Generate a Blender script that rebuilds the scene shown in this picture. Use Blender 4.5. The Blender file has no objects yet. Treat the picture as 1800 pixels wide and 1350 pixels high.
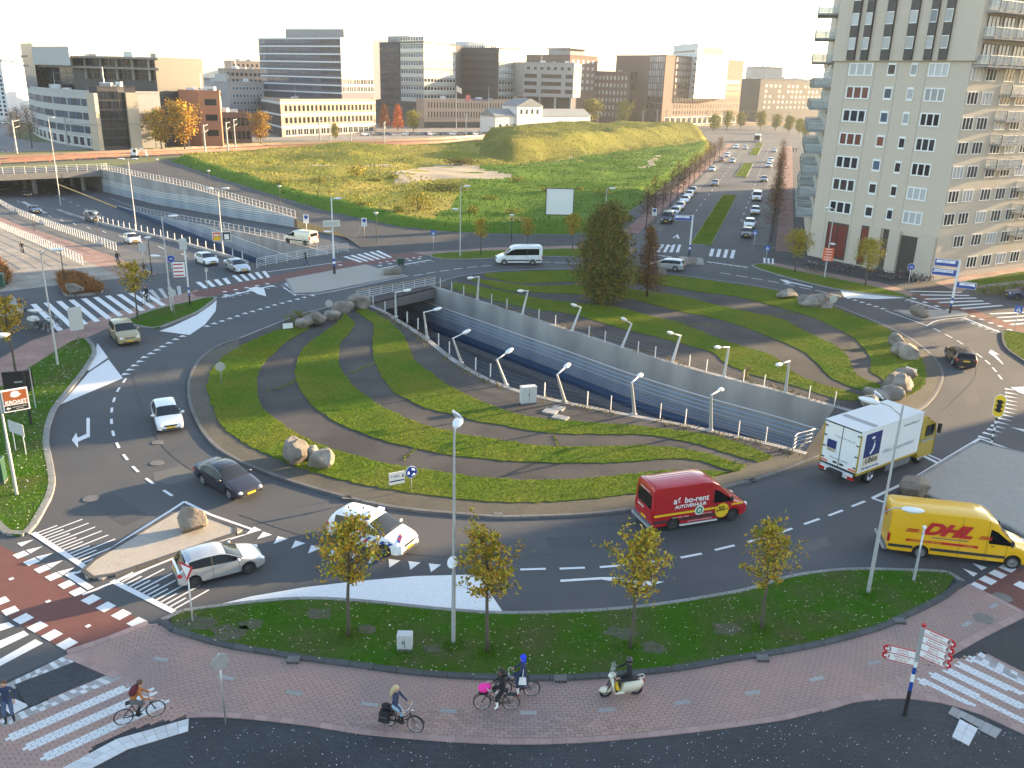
# Roundabout with an underpass, seen from a tower block. Units: metres. z = 0 is the road surface.
import bpy, bmesh, math, random
import numpy as np
from mathutils import Vector, Matrix
from mathutils.geometry import tessellate_polygon
random.seed(7); RNG = np.random.default_rng(7)
SC = bpy.context.scene
COL = SC.collection
PI = math.pi

# ------------------------------------------------------------------ camera
CAM_H = 22.3
FPX, PITCH, ROLL = 1516.87, math.radians(19.32), math.radians(1.589)
_cp, _sp, _cr, _sr = math.cos(PITCH), math.sin(PITCH), math.cos(ROLL), math.sin(ROLL)
_u = np.array([0, _sp, _cp]); _r = np.array([1.0,0,0])
CX, CU, CD = _cr*_r + _sr*_u, -_sr*_r + _cr*_u, np.array([0, _cp, -_sp])
cam = bpy.data.cameras.new('camera'); cam.sensor_width = 36; cam.lens = 36*FPX/1800
cam.clip_start = 0.5; cam.clip_end = 9000
camo = bpy.data.objects.new('camera', cam); COL.objects.link(camo)
m = Matrix.Identity(4)
for i, a in enumerate((CX, CU, -CD)):
    for k in range(3): m[k][i] = a[k]
m.translation = (0,0, CAM_H); camo.matrix_world = m
SC.camera = camo

# ------------------------------------------------------------------ sky, sun, exposure
SUN_EL, SUN_DIR = math.radians(10.5),(0.88,0.475)      # towards the sun, on plan
w = bpy.data.worlds.new('World'); SC.world = w; w.use_nodes = True
nt = w.node_tree; nt.nodes.clear()
bg = nt.nodes.new('ShaderNodeBackground'); out = nt.nodes.new('ShaderNodeOutputWorld')
sky = nt.nodes.new('ShaderNodeTexSky'); sky.sky_type = 'NISHITA'; sky.sun_disc = False
sky.sun_elevation = SUN_EL
sky.sun_rotation = math.atan2(SUN_DIR[0], SUN_DIR[1])
sky.air_density = 1.0; sky.dust_density = 1.0; sky.ozone_density = 1.0; sky.altitude = 20
hsv = nt.nodes.new('ShaderNodeHueSaturation'); hsv.inputs['Saturation'].default_value = 0.92
nt.links.new(sky.outputs[0], hsv.inputs['Color']); nt.links.new(hsv.outputs[0], bg.inputs[0])
nt.links.new(bg.outputs[0], out.inputs[0]); bg.inputs[1].default_value = 0.125
sun = bpy.data.lights.new('sun', 'SUN'); sun.energy = 5.0; sun.angle = math.radians(0.6); sun.color = (1.0,0.71,0.39)
suno = bpy.data.objects.new('sun', sun); COL.objects.link(suno)
_sd = Vector((SUN_DIR[0]*math.cos(SUN_EL), SUN_DIR[1]*math.cos(SUN_EL), math.sin(SUN_EL)))
suno.rotation_euler = _sd.to_track_quat('Z', 'Y').to_euler(); suno.location = (60,40,60)
vs = SC.view_settings
SC.display_settings.display_device = 'sRGB'
vs.view_transform = 'Standard'; vs.look = 'None'; vs.gamma = 1; vs.use_curve_mapping = False; vs.exposure = 2.25
SC.cycles.max_bounces = 6; SC.cycles.diffuse_bounces = 3; SC.cycles.glossy_bounces = 3
SC.cycles.transparent_max_bounces = 8; SC.cycles.volume_bounces = 1; SC.cycles.use_denoising = True
SC.cycles.sample_clamp_indirect = 6

# ------------------------------------------------------------------ helpers
def G(x, y, z=0.0):
    """pixel of the photograph -> point on the level z"""
    D = (x-900)/FPX*CX - (y-675)/FPX*CU + CD
    t = (CAM_H-z)/-D[2]
    return Vector((D[0]*t, D[1]*t, z))
def GL(pts, z=0.0): return [G(x, y, z) for x, y in pts]
def Z(pts, ox, oy, s=3.75):
    """points read in an enlarged crop -> photo pixels"""
    return [(ox+x/s, oy+y/s) for x, y in pts]
A0 = Vector((-27.7,108.2,0)); AD = Vector((-77.3,91.0,0)).normalized(); AN = Vector((AD.y, -AD.x, 0))
def zs(s):
    u = min(max((s-2)/93,0),1); return -5.0*(u*u*(3-2*u)*.5+u*.5)
def ST(s, t, z=0.0): v = A0+AD*s+AN*t; return Vector((v.x, v.y, z))
def catmull(pts, n=4, closed=False):
    P = [Vector(p) for p in pts]; N = len(P); out = []
    for i in range(N if closed else N-1):
        p0 = P[(i-1) % N] if closed or i > 0 else P[0]*2-P[1]
        p1, p2 = P[i], P[(i+1) % N]
        p3 = P[(i+2) % N] if closed or i+2 < N else P[-1]*2-P[-2]
        for k in range(n):
            t = k/n
            out.append(.5*((2*p1)+(p2-p0)*t+(2*p0-5*p1+4*p2-p3)*t*t+(3*p1-p0-3*p2+p3)*t**3))
    if not closed: out.append(P[-1].copy())
    return out
def resample(P, step, closed=False):
    P = [Vector(p) for p in P]
    if closed: P = P+[P[0]]
    d = [0]
    for a, b in zip(P, P[1:]): d.append(d[-1]+(b-a).length)
    n = max(1, round(d[-1]/step)); out = []; j = 0
    for i in range(n+(0 if closed else 1)):
        t = d[-1]*i/n
        while j < len(P)-2 and d[j+1] < t: j += 1
        u = (t-d[j])/max(1e-9, d[j+1]-d[j]); out.append(P[j].lerp(P[j+1], u))
    return out
def offset(P, dist, closed=False):
    """shift a plan polyline to its left (dist > 0)"""
    out = []; N = len(P)
    for i in range(N):
        a = P[(i-1) % N] if closed or i else P[0]; b = P[(i+1) % N] if closed or i < N-1 else P[-1]
        t = Vector((b[0]-a[0], b[1]-a[1],0)).normalized(); out.append(Vector(P[i])+Vector((-t.y, t.x, 0))*dist)
    return out
def inpoly(xy, poly):
    x, y = xy[:, 0], xy[:, 1]; r = np.zeros(len(xy), bool); q = [(p[0], p[1]) for p in poly]
    j = len(q)-1
    for i in range(len(q)):
        xi, yi = q[i]; xj, yj = q[j]
        c = ((yi > y) != (yj > y)) & (x < (xj-xi)*(y-yi)/((yj-yi) or 1e-12)+xi); r ^= c; j = i
    return r
def area(poly):
    return abs(sum(a[0]*b[1]-b[0]*a[1] for a, b in zip(poly, list(poly[1:])+[poly[0]])))/2

class MB:
    """collects shapes; build() links them as one mesh object"""
    def __init__(s): s.v = []; s.f = []; s.m = []; s.x = None
    def add(s, vs, fs, mi=0):
        o = len(s.v)
        if s.x is not None: vs = [s.x @ Vector(v) for v in vs]
        s.v.extend(tuple(v) for v in vs); s.f.extend(tuple(o+i for i in f) for f in fs); s.m.extend([mi]*len(fs)); return s
    def box(s, c, d, rz=0, mi=0, tilt=None, taper=1.0):
        x, y, z = d[0]/2, d[1]/2, d[2]/2
        q = [(-x, -y, -z),(x, -y, -z),(x, y, -z),(-x, y, -z),(-x*taper, -y*taper, z),(x*taper, -y*taper, z),(x*taper, y*taper, z),(-x*taper, y*taper, z)]
        R = Matrix.Rotation(rz, 3, 'Z')
        if tilt is not None: R = R @ tilt
        return s.add([R @ Vector(p)+Vector(c) for p in q],[(0,3,2,1),(4,5,6,7),(0,1,5,4),(1,2,6,5),(2,3,7,6),(3,0,4,7)], mi)
    def bx(s, a, b, mi=0):
        return s.box([(a[i]+b[i])/2 for i in range(3)],[abs(b[i]-a[i]) for i in range(3)], mi=mi)
    def prism(s, poly, z0, z1, mi=0, bottom=True, side=None):
        n = len(poly)
        if sum(a[0]*b[1]-b[0]*a[1] for a, b in zip(poly, list(poly[1:])+[poly[0]])) < 0: poly = list(poly)[::-1]
        vs = [(p[0], p[1], z0) for p in poly]+[(p[0], p[1], z1) for p in poly]
        s.add(vs, [tuple(range(n, 2*n))]+([tuple(range(n-1,-1,-1))] if bottom else []), mi)
        o = len(s.v)-2*n
        s.f.extend((o+i, o+(i+1) % n, o+n+(i+1) % n, o+n+i) for i in range(n)); s.m.extend([mi if side is None else side]*n); return s
    def tube(s, pts, r, n=8, mi=0, cap=True):
        P = [Vector(p) for p in pts]; R = r if hasattr(r, '__len__') else [r]*len(P); vs = []; fs = []
        up = None
        for i, p in enumerate(P):
            t = (P[min(i+1, len(P)-1)]-P[max(i-1,0)]).normalized()
            if up is None:
                up = Vector((0,0,1)) if abs(t.z) < .9 else Vector((1,0,0))
            a = t.cross(up)
            if a.length < 1e-6: a = t.orthogonal()
            a.normalize(); b = t.cross(a); up = a.cross(t) if False else b*-1 if False else up
            for k in range(n):
                an = 2*PI*k/n; vs.append(p+(a*math.cos(an)+b*math.sin(an))*R[i])
        for i in range(len(P)-1):
            for k in range(n):
                fs.append((i*n+k, i*n+(k+1) % n, (i+1)*n+(k+1) % n, (i+1)*n+k))
        if cap: fs += [tuple(range(n-1,-1,-1)), tuple(range((len(P)-1)*n, len(P)*n))]
        return s.add(vs, fs, mi)
    def lathe(s, prof, c=(0,0,0), n=16, mi=0, axis=None, cap=False):
        vs = []; fs = []; R = axis or Matrix.Identity(3); c = Vector(c)
        for (r, z) in prof:
            for k in range(n): a = 2*PI*k/n; vs.append(R @ Vector((r*math.cos(a), r*math.sin(a), z))+c)
        for i in range(len(prof)-1):
            for k in range(n): fs.append((i*n+k, i*n+(k+1) % n, (i+1)*n+(k+1) % n, (i+1)*n+k))
        if cap: fs += [tuple(range(n-1,-1,-1)), tuple(range((len(prof)-1)*n, len(prof)*n))]
        return s.add(vs, fs, mi)
    def ball(s, c, r, n=10, mi=0, axis=None):
        r = r if hasattr(r, '__len__') else (r, r, r); h = max(4, n//2)
        vs = []; fs = []; R = axis or Matrix.Identity(3)
        for i in range(h+1):
            p = PI*i/h
            for k in range(n):
                a = 2*PI*k/n
                vs.append(R @ Vector((r[0]*math.sin(p)*math.cos(a), r[1]*math.sin(p)*math.sin(a), r[2]*math.cos(p)))+Vector(c))
        for i in range(h):
            for k in range(n): fs.append((i*n+k, (i+1)*n+k, (i+1)*n+(k+1) % n, i*n+(k+1) % n))
        return s.add(vs, fs, mi)
    def loft(s, rings, closed=True, mi=0, caps=False):
        n = len(rings[0]); vs = [v for r in rings for v in r]; fs = []
        for i in range(len(rings)-1):
            for k in range(n if closed else n-1):
                fs.append((i*n+k, i*n+(k+1) % n, (i+1)*n+(k+1) % n, (i+1)*n+k))
        if caps: fs += [tuple(range(n-1,-1,-1)), tuple(range((len(rings)-1)*n, len(rings)*n))]
        return s.add(vs, fs, mi)
    def mesh(s, name, mats, smooth=False, auto=None):
        me = bpy.data.meshes.new(name); me.from_pydata(s.v, [], s.f)
        for q in (mats if isinstance(mats, (list, tuple)) else [mats]): me.materials.append(q)
        me.polygons.foreach_set('material_index', s.m)
        if smooth: me.polygons.foreach_set('use_smooth', [True]*len(s.f))
        if auto: me.set_sharp_from_angle(angle=math.radians(auto))
        me.update(); return me
    def build(s, name, mats, parent=None, loc=None, rz=None, smooth=False, auto=None):
        if auto: smooth = True
        return link(name, s.mesh(name, mats, smooth, auto), parent, loc, rz)

def link(name, data, parent=None, loc=None, rz=None):
    o = bpy.data.objects.new(name, data); COL.objects.link(o)
    if parent is not None: o.parent = parent
    if loc is not None: o.location = loc
    if rz is not None: o.rotation_euler = (0,0, rz)
    return o
def tag(o, label=None, cat=None, group=None, kind=None):
    if label: o['label'] = label
    if cat: o['category'] = cat
    if group: o['group'] = group
    if kind: o['kind'] = kind
    return o
def thing(name, label, cat, loc=(0,0,0), rz=0, group=None):
    return tag(link(name, None, None, loc, rz), label, cat, group)
KIDS = {}
def copytree(o, loc=None, rz=None, label=None, group=None, parent=None):
    c = o.copy(); COL.objects.link(c); c.parent = parent
    if parent is not None: c.matrix_parent_inverse = o.matrix_parent_inverse.copy()
    if loc is not None: c.location = loc
    if rz is not None: c.rotation_euler = (0,0, rz)
    if label: c['label'] = label
    if group: c['group'] = group
    if o.name not in KIDS: KIDS[o.name] = list(o.children)
    for ch in KIDS[o.name]: copytree(ch, parent=c)
    return c
def struct(name, mb, mats, **k):
    o = mb.build(name, mats, **k); o['kind'] = 'structure'; return o

# ------------------------------------------------------------------ materials
MATS = {}
def _c4(c): return (c[0], c[1], c[2],1)
def mat(name, col, rough=.7, col2=None, scale=3.0, mix=.5, bump=0, bscale=None, metal=0, spec=.5, detail=6, big=None, bigscale=.12, emit=None, coord='Object', stretch=None, coat=0, per=0, alpha=None):
    """principled material: col/col2 mixed by noise, optional broad tint `big`, optional bump"""
    if name in MATS: return MATS[name]
    M = bpy.data.materials.new(name); M.use_nodes = True; MATS[name] = M
    T = M.node_tree; N = T.nodes; b = N['Principled BSDF']; L = T.links.new
    b.inputs['Roughness'].default_value = rough; b.inputs['Metallic'].default_value = metal
    b.inputs['Specular IOR Level'].default_value = spec; b.inputs['Base Color'].default_value = _c4(col)
    if coat: b.inputs['Coat Weight'].default_value = coat; b.inputs['Coat Roughness'].default_value = .06
    if alpha is not None: b.inputs['Alpha'].default_value = alpha
    if emit: b.inputs['Emission Color'].default_value = _c4(emit[0]); b.inputs['Emission Strength'].default_value = emit[1]
    if col2 or big or bump or per:
        if coord == 'World': tc = N.new('ShaderNodeNewGeometry'); vec = tc.outputs['Position']
        else: tc = N.new('ShaderNodeTexCoord'); vec = tc.outputs[coord]
        if stretch:
            mp = N.new('ShaderNodeMapping'); mp.inputs['Scale'].default_value = stretch; L(vec, mp.inputs[0]); vec = mp.outputs[0]
        cur = None
        if col2:
            n1 = N.new('ShaderNodeTexNoise'); n1.inputs['Scale'].default_value = scale; n1.inputs['Detail'].default_value = detail; n1.inputs['Roughness'].default_value = .65; L(vec, n1.inputs['Vector'])
            r1 = N.new('ShaderNodeValToRGB'); r1.color_ramp.elements[0].position = .5-.25*mix*1.2; r1.color_ramp.elements[1].position = .5+.25*mix*1.2
            r1.color_ramp.elements[0].color = _c4(col); r1.color_ramp.elements[1].color = _c4(col2); L(n1.outputs['Fac'], r1.inputs[0]); cur = r1.outputs[0]
        if big:
            n2 = N.new('ShaderNodeTexNoise'); n2.inputs['Scale'].default_value = bigscale; n2.inputs['Detail'].default_value = 4; L(vec, n2.inputs['Vector'])
            r2 = N.new('ShaderNodeValToRGB'); r2.color_ramp.elements[0].position = .4; r2.color_ramp.elements[1].position = .66; L(n2.outputs['Fac'], r2.inputs[0])
            mx = N.new('ShaderNodeMix'); mx.data_type = 'RGBA'; L(r2.outputs[0], mx.inputs[0])
            if cur: L(cur, mx.inputs[6])
            else: mx.inputs[6].default_value = _c4(col)
            mx.inputs[7].default_value = _c4(big); cur = mx.outputs[2]
        if per:
            oi = N.new('ShaderNodeObjectInfo'); hs = N.new('ShaderNodeHueSaturation'); mr = N.new('ShaderNodeMapRange'); mr.inputs[3].default_value = 1-per; mr.inputs[4].default_value = 1+per
            L(oi.outputs['Random'], mr.inputs[0]); L(mr.outputs[0], hs.inputs['Value'])
            if cur: L(cur, hs.inputs['Color'])
            else: hs.inputs['Color'].default_value = _c4(col)
            cur = hs.outputs[0]
        if cur: L(cur, b.inputs['Base Color'])
        if bump:
            n3 = N.new('ShaderNodeTexNoise'); n3.inputs['Scale'].default_value = bscale or scale*4; n3.inputs['Detail'].default_value = 5; L(vec, n3.inputs['Vector'])
            bp = N.new('ShaderNodeBump'); bp.inputs['Strength'].default_value = bump; bp.inputs['Distance'].default_value = .05; L(n3.outputs['Fac'], bp.inputs['Height']); L(bp.outputs[0], b.inputs['Normal'])
    return M
def brickmat(name, c1, c2, mortar, bw, bh, msize=.012, rot=0, rough=.85, tint=None):
    """small paving bricks that are too fine to pick apart, laid in world coordinates"""
    M = mat(name, c1, rough); T = M.node_tree; N = T.nodes; L = T.links.new; b = N['Principled BSDF']
    g = N.new('ShaderNodeNewGeometry'); mp = N.new('ShaderNodeMapping'); mp.inputs['Rotation'].default_value = (0,0, rot); L(g.outputs['Position'], mp.inputs[0])
    t = N.new('ShaderNodeTexBrick'); t.inputs['Scale'].default_value = 1; t.inputs['Brick Width'].default_value = bw; t.inputs['Row Height'].default_value = bh
    t.inputs['Mortar Size'].default_value = msize; t.inputs['Mortar Smooth'].default_value = .3
    t.inputs['Color1'].default_value = _c4(c1); t.inputs['Color2'].default_value = _c4(c2); t.inputs['Mortar'].default_value = _c4(mortar); L(mp.outputs[0], t.inputs['Vector'])
    n = N.new('ShaderNodeTexNoise'); n.inputs['Scale'].default_value = .35; n.inputs['Detail'].default_value = 6; L(g.outputs['Position'], n.inputs['Vector'])
    mx = N.new('ShaderNodeMix'); mx.data_type = 'RGBA'; mx.blend_type = 'MULTIPLY'; mx.inputs[0].default_value = .8
    r = N.new('ShaderNodeValToRGB'); r.color_ramp.elements[0].position = .3; r.color_ramp.elements[0].color = (.6,.6,.6,1); r.color_ramp.elements[1].position = .7; r.color_ramp.elements[1].color = _c4(tint or (1.1,1.1,1.1)); L(n.outputs['Fac'], r.inputs[0])
    L(t.outputs['Color'], mx.inputs[6]); L(r.outputs[0], mx.inputs[7]); L(mx.outputs[2], b.inputs['Base Color'])
    bp = N.new('ShaderNodeBump'); bp.inputs['Strength'].default_value = .5; bp.inputs['Distance'].default_value = .01; L(t.outputs['Fac'], bp.inputs['Height']); bp.invert = True; L(bp.outputs[0], b.inputs['Normal'])
    return M
W = 'World'
mat('asphalt', (.058,.063,.072),.82,(.086,.090,.097),.55,1.5,.3,70, big=(.098,.098,.102), bigscale=.09, coord=W, detail=9, spec=.25)
mat('asphalt_ramp', (.050,.058,.072),.85,(.07,.078,.09),.9,.9,.2,60, coord=W)
mat('asphalt_old', (.045,.045,.048),.9,(.066,.063,.063),1.1,1.1,.4,25, big=(.084,.079,.076), bigscale=.25, coord=W, spec=.2)
mat('asphalt_red', (.125,.047,.040),.85,(.155,.062,.052),1.6,.8,.2,60, coord=W)
mat('paint_white', (.74,.75,.76),.65,(.56,.57,.58),5,1.2,.1,40, coord=W)
mat('paint_worn', (.50,.50,.50),.75,(.30,.30,.30),4,1.2,.1,40, coord=W)
mat('kerb_grey', (.19,.187,.183),.85,(.26,.255,.25),4,.9,.2,30, coord=W, per=.12)
mat('kerb_dark', (.055,.058,.064),.85,(.08,.082,.086),4,.9,.2,30, coord=W, per=.15)
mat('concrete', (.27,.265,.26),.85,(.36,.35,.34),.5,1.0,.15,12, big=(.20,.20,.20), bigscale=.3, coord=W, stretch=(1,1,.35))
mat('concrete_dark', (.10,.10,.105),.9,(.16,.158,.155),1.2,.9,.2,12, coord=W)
mat('grass', (.060,.115,.014),.9,(.115,.165,.024),1.3,1.1,.8,14, big=(.14,.155,.030), bigscale=.22, coord=W, spec=.05)
mat('grass_blade', (.085,.185,.010),.8,(.205,.275,.020),2.2,1.2, coord=W, big=(.27,.27,.025), bigscale=.25, spec=.05)
mat('grass_blade_near', (.050,.180,.009),.8,(.115,.250,.020),2.6,1.3, coord=W, big=(.12,.17,.02), bigscale=.25, spec=.05)
mat('grass_near', (.034,.105,.008),.9,(.066,.14,.014),2.6,1.2,.8,14, big=(.095,.10,.04), bigscale=.45, coord=W, spec=.05)
mat('soil', (.085,.07,.055),.95,(.13,.11,.09),3,1,.5,20, coord=W)
mat('gravel', (.30,.275,.245),.95,(.42,.385,.345),3,1.1,.6,30, big=(.36,.33,.29), bigscale=.4, coord=W)
mat('gravel_dark', (.20,.18,.16),.95)
mat('steel', (.48,.50,.52),.42,(.56,.57,.58),6,.8, metal=.55)
mat('steel_white', (.72,.73,.74),.45,(.62,.63,.64),4,.8)
mat('steel_dark', (.02,.021,.023),.45)
mat('black', (.012,.012,.013),.5)
mat('rubber', (.018,.018,.019),.75)
mat('chrome', (.62,.63,.65),.22, metal=1.0)
mat('litter_white', (.72,.68,.58),.9)
mat('leaf_litter', (.55,.48,.34),.9,(.36,.22,.07),.9,1.2, coord=W)
mat('white_plain', (.78,.78,.78),.5)
# ------------------------------------------------------------------ the underpass (plan lines)
NEAR_PX = [(647,536),(703,565),(751,595),(791,627),(836,656),(889,680),(956,700),(1115,732),(1203,748),(1347,780),(1415,797)]
FAR_PX = [(764,507),(880,545),(1004,585),(1093,615),(1179,641),(1272,667),(1360,689),(1467,719)]
CUT_N = catmull([ST(-.0,-5.5)]+GL(NEAR_PX)+[Vector((30,44,0))],4)[4:-4]      # near edge of the open cut
CUT_F = catmull([ST(-.0,5.8)]+GL(FAR_PX)+[Vector((38,47,0))],4)[4:-4]
FLOOR = -5.3
RAMP_S = [2+i*3 for i in range(41)]                                             # s = 2 .. 122
RAMP_L, RAMP_R = -62.0,15.5
def wall_t(s): return 15.5 if s < 80 else 15.5-4.8*min(1,(s-80)/42)
hole_cut = [v.copy() for v in CUT_N]+[v.copy() for v in CUT_F][::-1]
hole_ramp = [ST(2, RAMP_L)]+[ST(s, wall_t(s)) for s in RAMP_S]+[ST(122, RAMP_L)]

FIELD_PX = [(300,284),(400,318),(500,350),(570,370),(640,386),(700,398),(765,406),(880,411),(1000,412),(1075,405)]
GZ = 0
big = [(-2600,-300),(2600,-300),(2600,4200),(-2600,4200)]
def tess(loops):
    L3 = [[Vector((p[0], p[1],0)) for p in l] for l in loops]; flat = [p for l in L3 for p in l]
    tri = tessellate_polygon(L3); out = []
    for t in tri:
        a, b, c = (flat[i] for i in t)
        out.append(t if (b-a).cross(c-a).z > 0 else t[::-1])
    return flat, out
fv, ft = tess([big, hole_cut, hole_ramp])
mb = MB(); mb.add(fv, ft); ground = struct('ground', mb, MATS['asphalt'])

def sheet(name, poly, z, m, parent=None, kind='structure'):
    P = [(p[0], p[1], z) for p in poly]
    if sum(a[0]*b[1]-b[0]*a[1] for a, b in zip(P, P[1:]+P[:1])) < 0: P = P[::-1]
    mb = MB(); mb.add(P, [tuple(range(len(P)))]); o = mb.build(name, MATS[m], parent)
    if parent is None: o['kind'] = kind
    return o

# ---- open cut: floor, walls, decks
axisN = [ST(150,-5.5), ST(122,-5.5), ST(60,-5.5), ST(2,-5.5), ST(-8,-5.0)]+CUT_N[1:-1:2]+[CUT_N[-1], Vector((29,44.5,0)), Vector((60,20,0))]
axisF = [ST(150,5.8), ST(122,5.8), ST(60,5.8), ST(2,5.8), ST(-8,5.6)]+CUT_F[1:-1:2]+[CUT_F[-1], Vector((36,49,0)), Vector((66,26,0))]
a1, a2 = resample(axisN, 2.0), resample(axisF, 2.0)
k = min(len(a1), len(a2)); a1 = resample(axisN, sum((b-a).length for a, b in zip(axisN, axisN[1:]))/k); a2 = resample(axisF, sum((b-a).length for a, b in zip(axisF, axisF[1:]))/k)
k = min(len(a1), len(a2))
mb = MB(); mb.loft([[Vector((p.x, p.y, FLOOR)), Vector((q.x, q.y, FLOOR))] for p, q in zip(a1[:k], a2[:k])], closed=False)
underpass_road = struct('underpass_road', mb, MATS['asphalt_ramp'])
def ribbon(P, z0, z1, off=0):
    """vertical wall along P; z0/z1 numbers or functions of the point index"""
    Q = offset(P, off) if off else P; r = []
    for i, p in enumerate(Q):
        a = z0(i) if callable(z0) else z0; b = z1(i) if callable(z1) else z1; r.append([(p.x, p.y, a),(p.x, p.y, b)])
    mb = MB(); mb.loft(r, closed=False); return mb
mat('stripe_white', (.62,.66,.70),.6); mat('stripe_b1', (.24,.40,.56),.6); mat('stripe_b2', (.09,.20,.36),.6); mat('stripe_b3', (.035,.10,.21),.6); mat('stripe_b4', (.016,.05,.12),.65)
def wallthing(name, label, P, z0, z1, thick, side, m='concrete', stripes=None, top=None, group=None):
    """a retaining wall with real thickness along P; side=+1 shows its left face"""
    Q = offset(P, -thick*side)
    mb = MB(); r = []
    for i, (p, q) in enumerate(zip(P, Q)):
        a = z0(i) if callable(z0) else z0; b = z1(i) if callable(z1) else z1
        r.append([(p.x, p.y, a),(p.x, p.y, b),(q.x, q.y, b),(q.x, q.y, a)])
    if side < 0: r = [x[::-1] for x in r]
    mb.loft(r[::-1] if True else r, closed=True, caps=True)
    o = thing(name, label, 'wall', group=group); mb.build('wall_body', MATS[m], o)
    for (h0, h1, mm) in stripes or []:
        F = offset(P, .012*side)
        b0 = lambda i: (z0(i) if callable(z0) else z0); hh = lambda i, h: b0(i)+h
        s = MB(); rr = []
        for i, p in enumerate(F):
            zt = (z1(i) if callable(z1) else z1)-.05
            rr.append([(p.x, p.y, min(hh(i, h0), zt)),(p.x, p.y, min(hh(i, h1), zt))])
        if side > 0: rr = rr[::-1]
        s.loft(rr, closed=False); s.build('painted_stripe', MATS[mm], o)
    return o
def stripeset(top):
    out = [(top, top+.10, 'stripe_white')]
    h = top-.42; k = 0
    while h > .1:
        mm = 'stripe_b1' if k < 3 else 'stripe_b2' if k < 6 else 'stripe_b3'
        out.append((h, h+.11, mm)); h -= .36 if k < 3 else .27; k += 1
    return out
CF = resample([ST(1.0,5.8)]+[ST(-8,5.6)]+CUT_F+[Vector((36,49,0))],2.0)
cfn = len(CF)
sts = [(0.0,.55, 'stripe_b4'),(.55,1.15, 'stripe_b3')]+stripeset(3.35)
KPX0 = [(332,695),(373,780),(480,837),(707,896),(880,911),(1112,897),(1285,856),(1415,814),(1550,757),(1653,675),(1639,628),(1560,576),(1400,518),(1227,490),(1000,474),(765,502),(617,533),(480,573),(355,630)]
RING0 = catmull(GL(KPX0),3, True)
def walltop(P): ins = inpoly(np.array([[p.x, p.y] for p in P]), RING0); return lambda i: .14 if ins[i] else -.3
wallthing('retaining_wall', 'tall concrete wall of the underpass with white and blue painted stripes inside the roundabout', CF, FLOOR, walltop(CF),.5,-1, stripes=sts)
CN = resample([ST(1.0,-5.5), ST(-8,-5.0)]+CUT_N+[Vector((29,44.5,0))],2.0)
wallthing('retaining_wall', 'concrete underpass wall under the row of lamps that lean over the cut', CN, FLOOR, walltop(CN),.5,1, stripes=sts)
kb = resample(offset(CF, -1.1),2.0); mb = MB()
mb.loft([[(p.x, p.y, FLOOR),(p.x, p.y, FLOOR+.18),(q.x, q.y, FLOOR+.18)] for p, q in zip(kb, offset(kb, 1.1))], closed=False); struct('underpass_kerb', mb, MATS['concrete_dark'])
# decks over the underpass
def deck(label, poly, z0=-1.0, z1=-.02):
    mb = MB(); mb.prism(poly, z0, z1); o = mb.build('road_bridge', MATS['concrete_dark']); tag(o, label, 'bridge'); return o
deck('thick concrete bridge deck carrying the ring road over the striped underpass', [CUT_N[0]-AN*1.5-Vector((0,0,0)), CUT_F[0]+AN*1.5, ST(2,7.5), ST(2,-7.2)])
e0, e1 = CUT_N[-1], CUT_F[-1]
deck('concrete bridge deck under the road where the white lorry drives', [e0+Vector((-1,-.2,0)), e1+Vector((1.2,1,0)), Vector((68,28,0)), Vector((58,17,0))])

# ---- sloping approach roads beside the underpass
def ramp(name, t0, t1, m, s0=2, s1=150, dz=0, parent=None):
    ss = [s0]+[s for s in RAMP_S if s0 < s < s1]+[s1]
    f = lambda t, s: t(s) if callable(t) else t
    mb = MB(); mb.loft([[ST(s, f(t0, s), zs(s)+dz), ST(s, f(t1, s), zs(s)+dz)] for s in ss], closed=False)
    for i, fc in enumerate(mb.f): pass
    o = mb.build(name, MATS[m], parent)
    if parent is None: o['kind'] = 'structure'
    return o
brickmat('paving_dark', (.040,.044,.052),(.055,.060,.068),(.022,.024,.028),.21,.105)
brickmat('paving_grey', (.11,.11,.11),(.14,.138,.135),(.06,.06,.06),.3,.3)
brickmat('paving_pink', (.30,.185,.15),(.36,.22,.18),(.16,.10,.085),.3,.3, rot=.4)
brickmat('paving_beige', (.30,.265,.225),(.35,.31,.265),(.18,.16,.14),.3,.3, rot=.4)
mat('tile_red', (.315,.205,.168),.85,(.36,.245,.205),2.5,1,.15,40, coord=W, per=.14, big=(.27,.195,.18), bigscale=.3)
mat('tile_white', (.60,.61,.62),.8,(.50,.51,.52),3,1,.1,40, coord=W, per=.1)
mat('tile_grey', (.27,.265,.26),.85,(.33,.325,.32),3,1,.1,40, coord=W, per=.1)
mat('joint', (.13,.095,.086),.95)
ramp('approach_road', -13.2,-5.5, 'asphalt_ramp'); ramp('approach_road', 5.8, lambda s: wall_t(s), 'asphalt_ramp')
ramp('paving', -62,-20.6, 'paving_beige'); ramp('paving', -16.8,-13.2, 'paving_grey'); ramp('cycle_path', -20.6,-16.8, 'paving_pink')
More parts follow.
